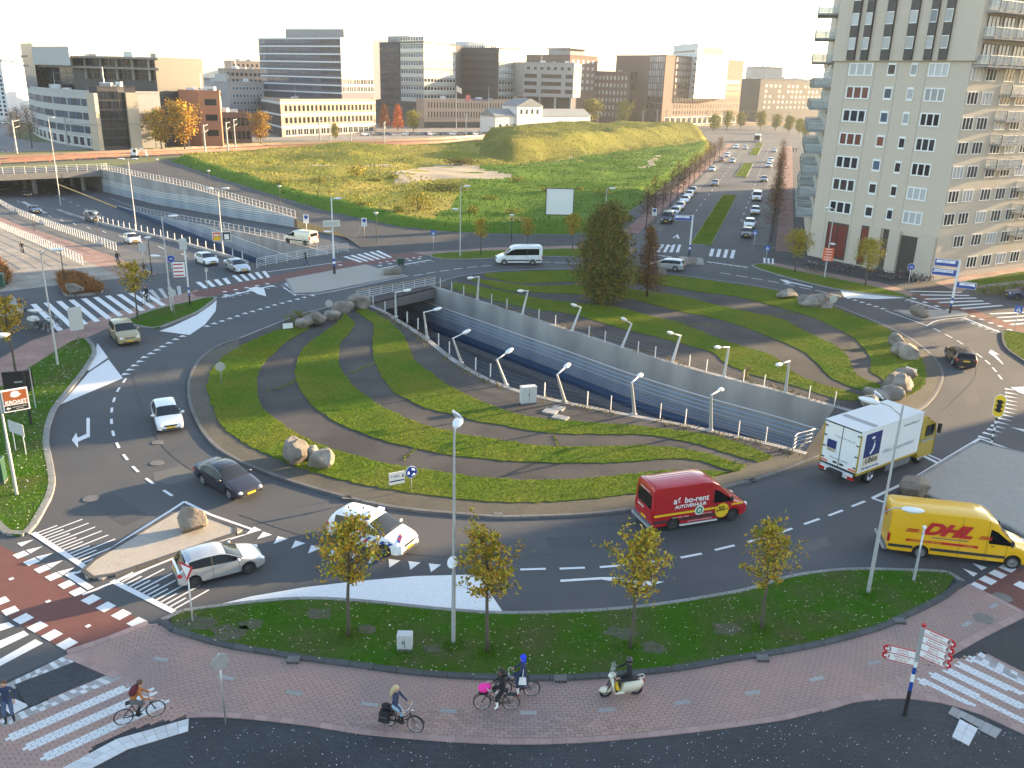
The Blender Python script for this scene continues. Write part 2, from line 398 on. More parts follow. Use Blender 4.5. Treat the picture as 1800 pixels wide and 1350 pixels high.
# side walls of the underpass between the two approach roads, and the long wall beside the field road
SW = [ST(s, -5.5) for s in RAMP_S if s < 98]; SWs = [s for s in RAMP_S if s < 98]
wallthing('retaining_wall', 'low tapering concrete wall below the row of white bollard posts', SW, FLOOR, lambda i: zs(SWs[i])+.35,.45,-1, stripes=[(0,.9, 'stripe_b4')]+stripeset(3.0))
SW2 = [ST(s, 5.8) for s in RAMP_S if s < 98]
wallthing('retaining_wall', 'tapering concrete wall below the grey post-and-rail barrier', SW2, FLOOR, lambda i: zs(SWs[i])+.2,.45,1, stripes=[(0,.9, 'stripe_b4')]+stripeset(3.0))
WS = [s for s in RAMP_S if s >= 32]; SW3 = [ST(s, wall_t(s)-.02) for s in WS]
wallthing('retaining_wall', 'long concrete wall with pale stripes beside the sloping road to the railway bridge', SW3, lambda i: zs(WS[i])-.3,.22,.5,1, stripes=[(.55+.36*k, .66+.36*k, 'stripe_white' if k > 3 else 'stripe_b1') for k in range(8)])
L1 = [ST(s, RAMP_L) for s in RAMP_S]
# railway bridge over the approach roads
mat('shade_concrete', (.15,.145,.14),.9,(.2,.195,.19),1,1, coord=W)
br = thing('railway_bridge', 'wide concrete bridge deck with white railing over the sloping road', 'bridge', ST(122,0))
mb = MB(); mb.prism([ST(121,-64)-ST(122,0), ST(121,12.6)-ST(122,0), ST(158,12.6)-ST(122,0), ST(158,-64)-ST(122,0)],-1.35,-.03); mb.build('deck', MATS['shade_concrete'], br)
for t in (-24,-13.5,-3.0,7.5):
    for s in (126,136,146):
        mb = MB(); mb.box(ST(s, t, -3.2)-ST(122,0),(.7,.7,3.9)); mb.build('column', MATS['concrete'], br)
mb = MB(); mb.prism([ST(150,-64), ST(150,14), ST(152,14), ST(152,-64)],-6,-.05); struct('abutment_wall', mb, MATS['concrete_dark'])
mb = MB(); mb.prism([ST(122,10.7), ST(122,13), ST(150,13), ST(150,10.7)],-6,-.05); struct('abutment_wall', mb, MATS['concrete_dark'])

# ------------------------------------------------------------------ kerbs
_k = bmesh.new(); bmesh.ops.create_cube(_k, size=1)
for v in _k.verts:
    if v.co.z > 0: v.co.y *= .86; v.co.x *= .992
KERB_ME = {}
mat('kerb_red', (.31,.21,.19),.85,(.36,.25,.225),3,1,.1,40, coord=W, per=.12)
mat('kerb_mid', (.105,.105,.108),.85,(.15,.15,.15),4,.9,.2,30, coord=W, per=.15)
for kn in ('kerb_grey', 'kerb_dark', 'kerb_red', 'kerb_mid'):
    me = bpy.data.meshes.new('kerbstone'); _k.to_mesh(me); me.materials.append(MATS[kn]); KERB_ME[kn] = me
_k.free()
def kerb(P, parent, m='kerb_grey', width=.3, h=.14, step=1.0, closed=False, base=0.0, name='kerbstone'):
    Q = resample(P, step, closed)
    if closed: Q.append(Q[0])
    for a, b in zip(Q, Q[1:]):
        o = link(name, KERB_ME[m], parent); c = (a+b)/2; d = b-a
        o.location = (c.x, c.y, base+h/2-.03+(a.z if abs(a.z) > 1e-6 else 0)); o.rotation_euler = (0,0, math.atan2(d.y, d.x)+random.uniform(-.004,.004))
        o.scale = (d.length*.985, width, h+.06)
def blades(poly, dens, h, wd, z, m, parent, name='grass_blades', lean=.6, keep=None):
    a = area(poly); n = int(a*dens*1.0); xs = [p[0] for p in poly]; ys = [p[1] for p in poly]
    bb = (max(xs)-min(xs))*(max(ys)-min(ys)); k = int(n*bb/max(a, 1e-3))+1
    xy = RNG.uniform((min(xs), min(ys)),(max(xs), max(ys)),(k, 2)); xy = xy[inpoly(xy, poly)]
    return tris(xy, h, wd, z, m, parent, name, lean)
def tris(xy, h, wd, z, m, parent, name, lean=.6, kind='stuff'):
    n = len(xy)
    if not n: return None
    zz = z(xy) if callable(z) else np.full(n, z)
    an = RNG.uniform(0,2*PI, n); hh = h*RNG.uniform(.5,1.3, n); ww = wd*RNG.uniform(.6,1.4, n); le = RNG.normal(0, lean, (n, 2))*hh[:, None]
    v = np.empty((n, 3,3)); dx = np.cos(an)*ww/2; dy = np.sin(an)*ww/2
    v[:, 0,0] = xy[:, 0]-dx; v[:, 0,1] = xy[:, 1]-dy; v[:, 1,0] = xy[:, 0]+dx; v[:, 1,1] = xy[:, 1]+dy; v[:, :2,2] = (zz-.01)[:, None]
    v[:, 2,0] = xy[:, 0]+le[:, 0]; v[:, 2,1] = xy[:, 1]+le[:, 1]; v[:, 2,2] = zz+hh
    return fastmesh(name, v.reshape(-1,3), np.arange(3*n).reshape(-1,3), m, parent, kind)
def fastmesh(name, v, f, m, parent=None, kind=None, smooth=False, mi=None):
    me = bpy.data.meshes.new(name); k = f.shape[1]; n = len(f)
    me.vertices.add(len(v)); me.vertices.foreach_set('co', np.ascontiguousarray(v, dtype=np.float32).ravel())
    me.loops.add(n*k); me.loops.foreach_set('vertex_index', np.ascontiguousarray(f, dtype=np.int32).ravel())
    me.polygons.add(n); me.polygons.foreach_set('loop_start', np.arange(0, n*k, k, dtype=np.int32))
    for q in (m if isinstance(m, (list, tuple)) else [m]): me.materials.append(MATS[q] if isinstance(q, str) else q)
    if mi is not None: me.polygons.foreach_set('material_index', np.ascontiguousarray(mi, dtype=np.int32))
    if smooth: me.polygons.foreach_set('use_smooth', np.ones(n, bool))
    me.update(calc_edges=True); me.validate(); o = link(name, me, parent)
    if kind: o['kind'] = kind
    return o
def lawn(poly, z=.12, th=.10, dens=140, h=.07, wd=.035, m='grass', bm='grass_blade', name='lawn', base=None):
    mb = MB(); mb.prism(poly, z-th, z, bottom=False); o = struct(name, mb, MATS[m])
    if dens: blades(poly, dens, h, wd, z, bm, o)
    return o
def litter(poly, n, z, size=.05, m='leaf_litter', name='fallen_leaves'):
    xs = [p[0] for p in poly]; ys = [p[1] for p in poly]
    xy = RNG.uniform((min(xs), min(ys)),(max(xs), max(ys)),(n*4,2)); xy = xy[inpoly(xy, poly)][:n]; n = len(xy)
    if not n: return
    a = RNG.uniform(0,2*PI, n); s = size*RNG.uniform(.5,1.5, n); v = np.empty((n, 4,3))
    for k in range(4):
        an = a+k*PI/2; v[:, k, 0] = xy[:, 0]+np.cos(an)*s*(.6 if k % 2 else 1); v[:, k, 1] = xy[:, 1]+np.sin(an)*s*(.6 if k % 2 else 1); v[:, k, 2] = z+RNG.uniform(.004,.03, n)
    o = fastmesh(name, v.reshape(-1,3), np.arange(4*n).reshape(-1,4), m, None, 'stuff'); o['label'] = 'scattered small fallen leaves'; return o

# ------------------------------------------------------------------ central island
KERB_PX = [(332,695),(344,737),(373,780),(416,809),(480,837),(605,875),(707,896),(840,908),(880,911),(1013,907),(1112,897),(1205,880),(1285,856),(1360,835),(1415,814),(1480,787),(1550,757),(1627,713),(1653,675),(1655,653),(1639,628),(1600,597),(1560,576),(1512,556),(1459,536),(1400,518),(1320,503),(1227,490),(1168,482),(1100,477),(1000,474),(880,478),(800,489),(765,500),(700,512),(617,533),(540,551),(480,573),(420,597),(387,608),(355,630),(336,661)]
ring = catmull(GL(KERB_PX),3, True)
ISL = .12
fv, ft = tess([ring, [v for v in hole_cut if inpoly(np.array([[v.x, v.y]]), ring)[0]]])
mb = MB(); mb.add([(p.x, p.y, ISL) for p in fv], ft); island = struct('island', mb, MATS['asphalt_old'])
rr_ = resample(ring, 1.0, True)
for i_, a_ in enumerate(rr_): kerb([a_, rr_[(i_+1) % len(rr_)]], island, 'kerb_mid' if a_.y < 74 else 'kerb_grey', .24,.14,5)
AP_IN = [(365,687),(373,716),(395,756),(437,787),(480,807),(547,833),(625,853),(707,868),(840,884),(920,887),(1013,883),(1115,872),(1180,860),(1250,843),(1312,823),(1360,808),(1400,797)]
AP_IN2 = [(420,612),(384,637),(368,664)]
apron = [G(x, y) for x, y in [(400,606),(347,640),(336,661),(331,693),(344,737),(373,780),(416,809),(480,837),(605,875),(707,896),(840,908),(880,911),(1013,907),(1112,897),(1205,880),(1285,856),(1360,835),(1415,814),(1425,800),(1400,797)]]
brickmat('apron_brick', (.085,.080,.066),(.115,.105,.085),(.045,.043,.036),.22,.11, rot=.3, tint=(1.15,1.1,.95))
def smoothpx(px, n=4, closed=False): return catmull([Vector((x, y, 0)) for x, y in px], n, closed)
def pxpoly(px, n=3, closed=True, z=0): return [G(p.x, p.y, z) for p in smoothpx(px, n, closed)]
def bandpoly(a, b, n=3): return [G(p.x, p.y) for p in smoothpx(a, n)]+[G(p.x, p.y) for p in smoothpx(b, n)][::-1]
out_px = [(420,598),(355,630),(336,661),(332,695),(344,737),(373,780),(416,809),(480,837),(605,875),(707,896),(840,908),(880,911),(1013,907),(1112,897),(1205,880),(1285,856),(1360,835),(1415,814)]
in_px = AP_IN2[:1]+[(384,637),(368,664)]+AP_IN
apron = offset(bandpoly(out_px, in_px),0)
sheet('island_apron', apron, ISL+.004, 'apron_brick')
ap2 = bandpoly([(1512,556),(1560,576),(1600,597),(1639,628),(1655,653),(1653,675),(1627,713),(1550,757)],[(1512,558),(1556,579),(1587,605),(1611,621),(1624,643),(1627,667),(1619,685),(1540,720)])
sheet('island_apron', ap2, ISL+.004, 'apron_brick')
S1O = [(585,570),(548,577),(495,608),(460,645),(451,680),(459,714),(480,737),(520,764),(565,785),(613,801),(669,817),(720,825),(813,839),(880,846),(987,847),(1067,841),(1136,833),(1200,829),(1250,832),(1288,833)]
S1I = [(592,570),(569,587),(535,613),(520,643),(520,667),(529,691),(545,710),(555,721),(587,743),(627,761),(680,780),(733,792),(787,803),(867,812),(960,817),(1067,817),(1147,812),(1187,810),(1227,813),(1275,828),(1296,832)]
S2O = [(607,553),(623,571),(617,584),(601,603),(596,624),(597,645),(607,664),(628,688),(645,700),(667,716),(707,735),(747,751),(787,760),(827,769),(880,777),(933,785),(987,789),(1093,787),(1147,787),(1200,792),(1253,804),(1312,823)]
S2I = [(625,548),(639,560),(656,573),(656,595),(655,616),(660,643),(673,667),(692,691),(707,700),(728,711),(760,724),(800,732),(840,744),(880,751),(933,761),(987,766),(1040,767),(1093,767),(1120,767),(1173,773),(1227,785),(1280,801),(1331,816)]
S3O = [(640,543),(681,565),(703,584),(716,605),(724,627),(737,643),(764,664),(793,683),(836,704),(873,719),(915,732),(960,740),(1013,744),(1067,748),(1120,752),(1200,761),(1253,769),(1307,785),(1360,806)]
lawns = []
def ragged(P, amp=.05):
    Q = resample(P, .45, True); return [q+Vector((random.gauss(0, amp), random.gauss(0, amp),0)) for q in Q]
def isl_lawn(a, b): lawns.append(lawn(ragged(bandpoly(a, b, 3)), ISL+.05,.06,150,.055,.06))
isl_lawn(in_px[:1]+[(384,637),(368,664)]+AP_IN[:-2]+[(1300,829)],[(480,586)]+S1O[2:3]+S1O[3:])
lawns.append(lawn(bandpoly([(420,612),(495,580),(540,571)],[(425,625),(470,632),(500,606),(545,579)],3), ISL+.049,.06,110,.07,.045))
isl_lawn(S1I, S2O); isl_lawn(S2I, S3O)
F1U = [(799,499),(833,505),(873,512),(960,529),(1067,540),(1107,548),(1147,559),(1187,569),(1227,583),(1267,599),(1307,612),(1360,629),(1400,661),(1440,677),(1480,688),(1515,700)]
F1L = [(793,508),(847,525),(880,533),(933,545),(1000,553),(1040,564),(1093,580),(1147,593),(1200,607),(1253,623),(1275,641),(1320,661),(1373,675),(1427,691),(1469,704),(1501,708)]
F2U = [(825,492),(873,496),(933,505),(1008,503),(1060,504),(1112,511),(1147,515),(1200,523),(1253,537),(1307,549),(1373,563),(1413,584),(1453,603),(1472,613),(1491,632),(1499,653),(1515,667),(1552,681)]
F2L = [(833,496),(887,512),(933,516),(1008,519),(1060,522),(1112,529),(1147,537),(1200,551),(1253,561),(1307,577),(1373,603),(1408,619),(1432,637),(1453,661),(1480,677),(1507,687),(1531,692)]
F3U = [(850,484),(880,481),(1000,477),(1100,480),(1168,485),(1227,492),(1307,504),(1360,512),(1400,521),(1459,540),(1507,560),(1547,574),(1568,587),(1587,605),(1611,621),(1624,643),(1627,667),(1619,685),(1587,704)]
F3L = [(855,489),(880,494),(920,500),(1000,497),(1060,497),(1112,500),(1160,503),(1227,515),(1280,521),(1320,529),(1373,544),(1427,560),(1469,579),(1501,597),(1523,621),(1531,637),(1531,656),(1547,667),(1560,680),(1575,700)]
isl_lawn(F1U, F1L); isl_lawn(F2U, F2L); isl_lawn(F3U, F3L)

# ------------------------------------------------------------------ lawns outside the ring
NL_T = [(285,1093),(304,1082),(333,1075),(373,1070),(440,1062),(533,1055),(627,1059),(707,1067),(787,1075),(880,1081),(987,1079),(1067,1075),(1147,1067),(1227,1055),(1320,1038),(1373,1020),(1440,1008),(1507,1003),(1587,1005),(1653,1007),(1680,1013),(1692,1025)]
NL_B = [(285,1093),(299,1107),(347,1122),(400,1137),(480,1150),(547,1161),(627,1171),(707,1182),(813,1191),(933,1194),(1013,1193),(1120,1185),(1213,1174),(1280,1161),(1373,1147),(1453,1131),(1547,1105),(1587,1086),(1653,1054),(1692,1025)]
nl = bandpoly(NL_T[1:-1], NL_B[1:-1],3)
NLo = lawn(nl, .11,.12,420,.055,.03, m='grass_near', bm='grass_blade_near')
kerb([G(p.x, p.y) for p in smoothpx(NL_T, 3)], NLo, 'kerb_grey', .25,.13)
kerb([G(p.x, p.y) for p in smoothpx(NL_B, 3)], NLo, 'kerb_dark', .34,.13)

for x, y, r in ((345,1096,.8),(400,1112,.9),(440,1098,.6),(645,1106,.5),(760,1140,.45),(1090,1112,.7),(1150,1138,.6),(1275,1105,.7),(560,1078,.6)):
    c = G(x, y, .11); sheet('bare_soil', [c+Vector((r*random.uniform(.6,1.2)*math.cos(t), r*.7*random.uniform(.6,1.2)*math.sin(t),0)) for t in np.linspace(0,6.0,14)],.114, 'soil', NLo)
for x, y in ((612,1118),(856,1145),(1107,1140),(1338,1107),(797,1134),(712,1141),(1525,1045)):
    c = G(x, y, .11); tris(RNG.normal(0,.26,(260,2))+np.array([[c.x, c.y]]),.17,.03,.11, 'grass_blade_near', NLo, 'grass_tuft', .5)
litter(nl, 420,.13,.028, 'litter_white'); litter(nl, 420,.13,.045); lawn_L1 = [(152,597),(163,608),(167,621),(149,651),(107,704),(93,722),(83,751),(80,780),(88,820),(92,847),(87,873),(61,921),(45,940),(27,943),(11,937),(-10,915),(-60,860),(-60,740),(0,683),(53,648),(107,613),(133,599)]
L1p = pxpoly(lawn_L1,2); L1o = lawn(L1p, .11,.12,300,.055,.03, m='grass_near', bm='grass_blade_near')
kerb([G(*p) for p in lawn_L1[:16]], L1o, 'kerb_grey', .4,.13); litter(L1p, 500,.13,.05, 'litter_white'); litter(L1p, 250,.13,.05)
lawn_L2 = [(221,566),(267,547),(330,532),(371,523),(379,527),(368,534),(347,550),(293,572),(275,578),(253,576),(235,572)]
L2p = pxpoly(lawn_L2,2); L2o = lawn(L2p, .11,.12,260,.055,.03, m='grass_near', bm='grass_blade_near'); kerb(L2p, L2o, 'kerb_grey', .3,.13, closed=True)
for q, d in (([(755,449),(800,444),(868,441),(960,439),(1010,438),(1090,440),(1110,446),(1095,452),(960,452),(870,455),(800,457),(770,455)],60),
             ([(1322,467),(1345,465),(1400,477),(1470,491),(1530,503),(1585,517),(1600,523),(1560,521),(1480,511),(1400,493),(1345,477)],70),
             ([(1762,586),(1775,583),(1830,600),(1830,650),(1795,632),(1768,612)],120),
             ([(1680,500),(1720,491),(1800,478),(1840,474),(1840,488),(1790,496),(1700,505)],60)):
    P = pxpoly(q, 2); o = lawn(P, .11,.12, d, .07,.05); kerb(P, o, 'kerb_dark' if d == 120 else 'kerb_grey', .25,.13,1.5, True)

# ------------------------------------------------------------------ paving, cycle paths
PATH_UP = [(120,1150),(180,1128),(258,1097),(283,1101),(299,1109),(347,1124),(400,1139),(480,1152),(547,1163),(627,1173),(707,1184),(813,1193),(933,1196),(1013,1195),(1120,1187),(1213,1176),(1280,1163),(1373,1149),(1453,1133),(1547,1107),(1587,1088),(1653,1056),(1701,1030)]
PATH_LO = [(200,1200),(260,1225),(328,1259),(370,1257),(440,1261),(547,1273),(627,1286),(707,1294),(813,1302),(920,1305),(1040,1301),(1200,1286),(1360,1265),(1400,1257),(1453,1243),(1493,1230),(1533,1225),(1587,1200),(1640,1165),(1720,1120),(1800,1080)]
fore = [G(x, y) for x, y in [(-60,1240),(0,1202),(60,1175),(120,1150),(200,1190),(328,1250),(500,1256),(707,1284),(920,1297),(1200,1278),(1453,1237),(1560,1215),(1650,1160),(1820,1070),(1870,1120),(1900,1500),(900,1560),(-120,1500)]]
sheet('forecourt', fore, .004, 'paving_dark')
litter([G(x, y) for x, y in [(330,1270),(900,1310),(1400,1262),(1790,1290),(1800,1350),(300,1350)]],420,.012,.02, 'white_plain', 'litter_specks')
pathpoly = [G(*p) for p in PATH_UP]+[G(*p) for p in PATH_LO[::-1]]
tilez = [G(x, y) for x, y in [(-60,1270),(30,1262),(160,1190),(205,1178),(245,1200),(328,1258),(325,1262),(240,1278),(170,1310),(110,1360),(-60,1370)]]
zebR = [G(x, y) for x, y in [(1493,1232),(1587,1225),(1653,1232),(1720,1251),(1800,1288),(1850,1312),(1850,1160),(1800,1140),(1730,1150),(1640,1165)]]
CP = sheet('cycle_path', pathpoly, .008, 'joint')
for q in (tilez, zebR): sheet('paving_bed', q, .0085, 'joint')
def tiles(poly, parent, u, size=.3, gap=.008, z=.03, rowh=.15, m='tile_red', curve=None, keep=300, white=None, bond=.5, name='paving_tile'):
    """rows of bevelled tiles; `curve` = plan polyline the rows follow, else straight rows along angle u"""
    cells = []
    if curve:
        C = resample(curve, size); Nn = offset(C, 1.0); nv = [(b-a) for a, b in zip(C, Nn)]
        for j in range(-50,51):
            for i in range(len(C)-1):
                a, b = C[i]+nv[i]*j*rowh, C[i+1]+nv[i+1]*j*rowh
                c, d = C[i+1]+nv[i+1]*(j+1)*rowh, C[i]+nv[i]*(j+1)*rowh
                if j % 2:
                    k = min(i+2, len(C)-1); a, b = (a+b)/2,(b+C[k]+nv[k]*j*rowh)/2; d, c = (d+c)/2,(c+C[k]+nv[k]*(j+1)*rowh)/2
                cells.append((a, b, c, d))
    else:
        ux, uy = Vector((math.cos(u), math.sin(u),0)), Vector((-math.sin(u), math.cos(u),0)); c0 = sum(poly, Vector())/len(poly)
        R = int(max((p-c0).length for p in poly)/size)+2
        for j in range(-2*R, 2*R):
            for i in range(-R, R):
                o = c0+ux*((i+(bond if j % 2 else 0))*size)+uy*(j*rowh)
                cells.append((o, o+ux*size, o+ux*size+uy*rowh, o+uy*rowh))
    ctr = np.array([[sum(p.x for p in c)/4, sum(p.y for p in c)/4] for c in cells]); ok = inpoly(ctr, poly)
    if white is not None:
        wh = np.zeros(len(cells), bool)
        for q in white: wh |= inpoly(ctr, q)
    cells = [(cells[i], bool(white is not None and wh[i]), np.hypot(*ctr[i])) for i in np.where(ok)[0]]
    cells.sort(key=lambda c: c[2])
    def shape(mb, c, mi, o=Vector()):
        cc = sum(c, Vector())/4; zz = z+random.uniform(-.003,.003)
        lo = [cc+(p-cc)*(1-gap/size*2)-o for p in c]; hi = [cc+(p-cc)*(1-gap/size*2-.035)-o for p in c]
        vs = [(p.x, p.y, 0) for p in lo]+[(p.x, p.y, zz-.004) for p in lo]+[(p.x, p.y, zz) for p in hi]
        fs = [(8,9,10,11)]+[(4+i, 4+(i+1) % 4,8+(i+1) % 4,8+i) for i in range(4)]+[(i, (i+1) % 4,4+(i+1) % 4,4+i) for i in range(4)]
        if (c[1]-c[0]).cross(c[2]-c[0]).z < 0: fs = [f[::-1] for f in fs]
        mb.add(vs, fs, mi)
    for c, wt, _ in cells[:keep]:
        cc = sum(c, Vector())/4; mb = MB(); shape(mb, c, 0, cc); mb.build(name, MATS['tile_white' if wt else m], parent, loc=(cc.x, cc.y, 0))
    mb = MB()
    for c, wt, _ in cells[keep:]: shape(mb, c, 1 if wt else 0)
    if mb.f: o = mb.build('paving_tiles', [MATS[m], MATS['tile_white']], parent); o['kind'] = 'stuff'
mid = [G(p.x, p.y) for p in smoothpx([(150,1165),(280,1150),(400,1178),(547,1205),(707,1226),(933,1238),(1120,1228),(1280,1205),(1453,1172),(1587,1135),(1700,1075),(1760,1040)],6)]
# small white markers along the cycle path
mk = []
for x, y in [(283,1160),(398,1192),(517,1219),(650,1239),(788,1251),(929,1254),(1066,1249),(1199,1236),(1323,1219),(1436,1194),(1536,1166),(1699,1098),(1747,1066)]:
    c = G(x, y); i = min(range(len(mid)-1), key=lambda k: (mid[k]-c).length); t = (mid[min(i+1, len(mid)-1)]-mid[max(i-1,0)]).normalized(); nn = Vector((-t.y, t.x, 0))
    mk.append([c-t*.32-nn*.1, c+t*.32-nn*.1, c+t*.32+nn*.1, c-t*.32+nn*.1])
tiles(pathpoly, CP, 0, curve=mid)
for q in mk: mb = MB(); mb.prism(q, .0,.036, bottom=False); mb.build('marker_slab', MATS['tile_grey'], CP)
edgec = [G(p.x, p.y) for p in smoothpx(PATH_LO[2:16],4)]
kerb(edgec, CP, 'kerb_red', .26,.045,.5, name='edging_brick')
for q in ([(118,1148),(190,1124),(260,1096)],[(1700,1029),(1750,1054),(1803,1081)],[(118,1152),(205,1190)],[(1440,1247),(1493,1231),(1533,1225),(1587,1223),(1653,1231),(1720,1250),(1803,1288)],[(1640,1164),(1720,1119),(1803,1078)]): kerb([G(*v) for v in q], CP, 'kerb_red', .38,.05,.5, name='edging_brick')
mb = MB(); mb.prism([G(*v) for v in ((119,1150),(178,1129),(262,1190),(206,1192))],.0,.024, bottom=False); struct('paving_bed', mb, MATS['tile_red'])
# zebra bands paved in white tiles, at both ends
ZL = [[(10,1295),(225,1202),(250,1206),(25,1303)],[(40,1312),(265,1213),(287,1217),(55,1321)],[(68,1330),(300,1225),(325,1227),(82,1339)]]
zl = [[G(x, y) for x, y in q] for q in ZL]
uL = math.atan2(*(lambda d: (d.y, d.x))((G(225,1202)-G(10,1295))))
tiles(tilez, CP, uL, keep=0, white=zl, bond=.5)
ZR = [[(1612,1198),(1625,1192),(1722,1243),(1712,1246)],[(1632,1188),(1645,1183),(1800,1264),(1800,1274)],[(1656,1180),(1670,1175),(1800,1240),(1800,1252)],[(1678,1170),(1692,1165),(1800,1218),(1800,1228)],[(1698,1160),(1712,1154),(1800,1196),(1800,1206)]]
zr = [[G(x, y) for x, y in q] for q in ZR]; uR = math.atan2(*(lambda d: (d.y, d.x))((G(1800,1268)-G(1636,1186))))
tiles(zebR, CP, uR, keep=0, white=zr)
def slabs(px, name, m, nu, nv, z=.035, gap=.02, alt=None):
    """a quad of photo pixels split into nu x nv paving slabs"""
    q = [G(*p) for p in px]; par = sheet(name, q, .009, 'joint')
    for i in range(nu):
        for j in range(nv):
            f = lambda u, v: (q[0].lerp(q[1], u)).lerp(q[3].lerp(q[2], u), v)
            c = [f(i/nu, j/nv), f((i+1)/nu, j/nv), f((i+1)/nu, (j+1)/nv), f(i/nu, (j+1)/nv)]; cc = sum(c, Vector())/4
            lo = [(p-cc)*.965 for p in c]; mb = MB(); mb.prism(lo, 0, z, bottom=False); mb.build('slab', MATS[alt if alt and (i*3+j*5) % 7 < 3 else m], par, loc=(cc.x, cc.y, 0))
slabs([(0,1209),(118,1152),(135,1163),(0,1223)], 'tactile_strip', 'tile_grey', 14,2, alt='tile_white')
slabs([(0,1268),(195,1185),(216,1192),(5,1280)], 'tactile_strip', 'tile_grey', 20,2, alt='tile_white')
slabs([(0,1240),(25,1229),(52,1241),(20,1258)], 'tactile_strip', 'tile_white', 3,2)
slabs([(110,1352),(215,1296),(332,1264),(331,1286),(225,1324),(160,1352)][:0] or [(108,1352),(205,1300),(225,1318),(160,1352)], 'edge_slabs', 'tile_white', 5,2)
slabs([(205,1300),(332,1264),(331,1286),(225,1318)], 'edge_slabs', 'tile_white', 6,2)
slabs([(1674,1243),(1761,1284),(1750,1299),(1666,1255)], 'tactile_strip', 'tile_grey', 6,1, z=.045); slabs([(1688,1262),(1720,1280),(1703,1312),(1673,1296)], 'tactile_strip', 'tile_white', 2,3, z=.045)
slabs([(1723,1147),(1800,1190),(1800,1203),(1712,1158)], 'tactile_strip', 'tile_grey', 7,2, alt='tile_white')
for q in ([(25,1205),(135,1163),(194,1185),(50,1244)],[(1727,1146),(1803,1097),(1850,1070),(1850,1200),(1803,1184)]):
    mb = MB(); mb.prism([G(*v) for v in q],.0,.0365, bottom=False); struct('forecourt', mb, MATS['paving_dark'])
# other paving
sheet('cycle_path', [G(x, y) for x, y in [(-30,715),(0,685),(53,650),(107,615),(145,597),(187,578),(221,566),(267,548),(371,524),(345,508),(336,513),(290,522),(250,538),(203,548),(150,567),(107,582),(53,600),(0,630),(-30,645)]],.006, 'paving_pink')
sheet('paving', [G(x, y) for x, y in [(-140,640),(-40,665),(0,628),(53,598),(110,580),(60,560),(0,600)]],.005, 'paving_dark')
sheet('red_cycle_lane', [G(x, y) for x, y in [(336,514),(416,499),(480,485),(588,463),(640,451),(690,447),(727,444),(745,449),(740,453),(647,466),(583,476),(487,496),(368,522),(345,521)]],.0085, 'asphalt_red')
sheet('red_cycle_lane', [G(x, y) for x, y in [(-60,930),(15,966),(258,1096),(120,1147),(110,1141),(-60,1042)]],.0085, 'asphalt_red')
sheet('red_cycle_lane', [G(x, y) for x, y in [(1703,1029),(1765,990),(1850,1020),(1850,1104),(1800,1079)]],.0085, 'asphalt_red')
sheet('red_cycle_lane', [G(x, y) for x, y in Z([(1050,290),(1110,285),(1330,370),(1480,390),(1560,430),(1900,530),(1900,600),(1740,540),(1480,440),(1430,430),(1340,395),(1260,370)],1320,440)],.0085, 'asphalt_red')
sheet('cycle_path', [G(x, y) for x, y in [(727,444),(800,440),(870,435),(1000,432),(1100,432),(1125,440),(1110,446),(1085,439),(960,438),(868,440),(800,444),(750,449)]],.005, 'paving_pink')
sheet('cycle_path', [G(x, y) for x, y in [(1330,463),(1360,462),(1420,473),(1500,488),(1560,500),(1610,516),(1600,522),(1530,502),(1400,476)]],.005, 'paving_pink')
sheet('paving', [G(x, y) for x, y in [(1345,440),(1420,425),(1460,455),(1540,480),(1640,495),(1690,515),(1640,520),(1560,499),(1430,472),(1350,458)]],.005, 'paving_dark')
sheet('paving', [G(x, y) for x, y in [(1640,497),(1720,480),(1850,464),(1850,500),(1790,498),(1700,508),(1680,520)]],.0045, 'paving_pink')
sheet('paving', [G(x, y) for x, y in [(300,288),(400,320),(500,352),(640,388),(765,408),(880,413),(1000,414),(1080,408),(1100,428),(1000,431),(870,434),(727,442),(690,446),(640,440),(620,425),(590,405),(535,385),(460,360),(330,322),(230,297)]],.005, 'paving_dark')
# gravel traffic islands
def gisland(px, m='gravel', k='kerb_grey', h=.13):
    P = [G(*p) for p in px]; mb = MB(); mb.prism(P, -.01, h-.02, bottom=False); o = struct('traffic_island', mb, MATS[m]); kerb(P, o, k, .25, h, 1.0, True); litter(P, int(area(P)*14), h-.02,.022, 'gravel_dark', 'pebbles')
    return o
gisland([(503,492),(644,466),(676,477),(714,485),(560,515),(516,517)]); gisland([(322,894),(426,934),(415,940),(180,1020),(152,1018),(146,1007),(160,991)], k='kerb_dark')
gisland([(1592,857),(1603,848),(1717,779),(1765,790),(1850,812),(1850,980),(1780,930),(1700,900)]); gisland([(1573,547),(1621,564),(1702,555),(1693,549),(1640,546)]); gisland([(1195,452),(1235,455),(1237,467),(1182,465)])
# ------------------------------------------------------------------ painted road markings (thin sheets on the road)
MZ = .012
_mz = [0]
def mpoly(name, P, z=MZ, m='paint_white', parent=None): _mz[0] += 1; return sheet(name, P, z+.0007*(_mz[0] % 13), m, parent or ground)
def bar(p, q, wd, name='painted_line', z=MZ, m='paint_white'):
    d = (q-p).normalized(); n = Vector((-d.y, d.x, 0))*wd/2; return mpoly(name, [p-n, q-n, q+n, p+n], z, m)
def dashes(px, length=1.0, wd=.16, name='lane_dash', m='paint_white'):
    C = [G(*p) for p in px]
    for i, c in enumerate(C):
        t = (C[min(i+1, len(C)-1)]-C[max(i-1,0)]).normalized(); bar(c-t*length/2, c+t*length/2, wd, name, m=m)
def line(px, wd=.15, n=3, name='painted_line', z=MZ, m='paint_white'):
    P = [G(p.x, p.y) for p in smoothpx(px, n)]; L, R = offset(P, wd/2), offset(P, -wd/2); mpoly(name, L+R[::-1], z, m)
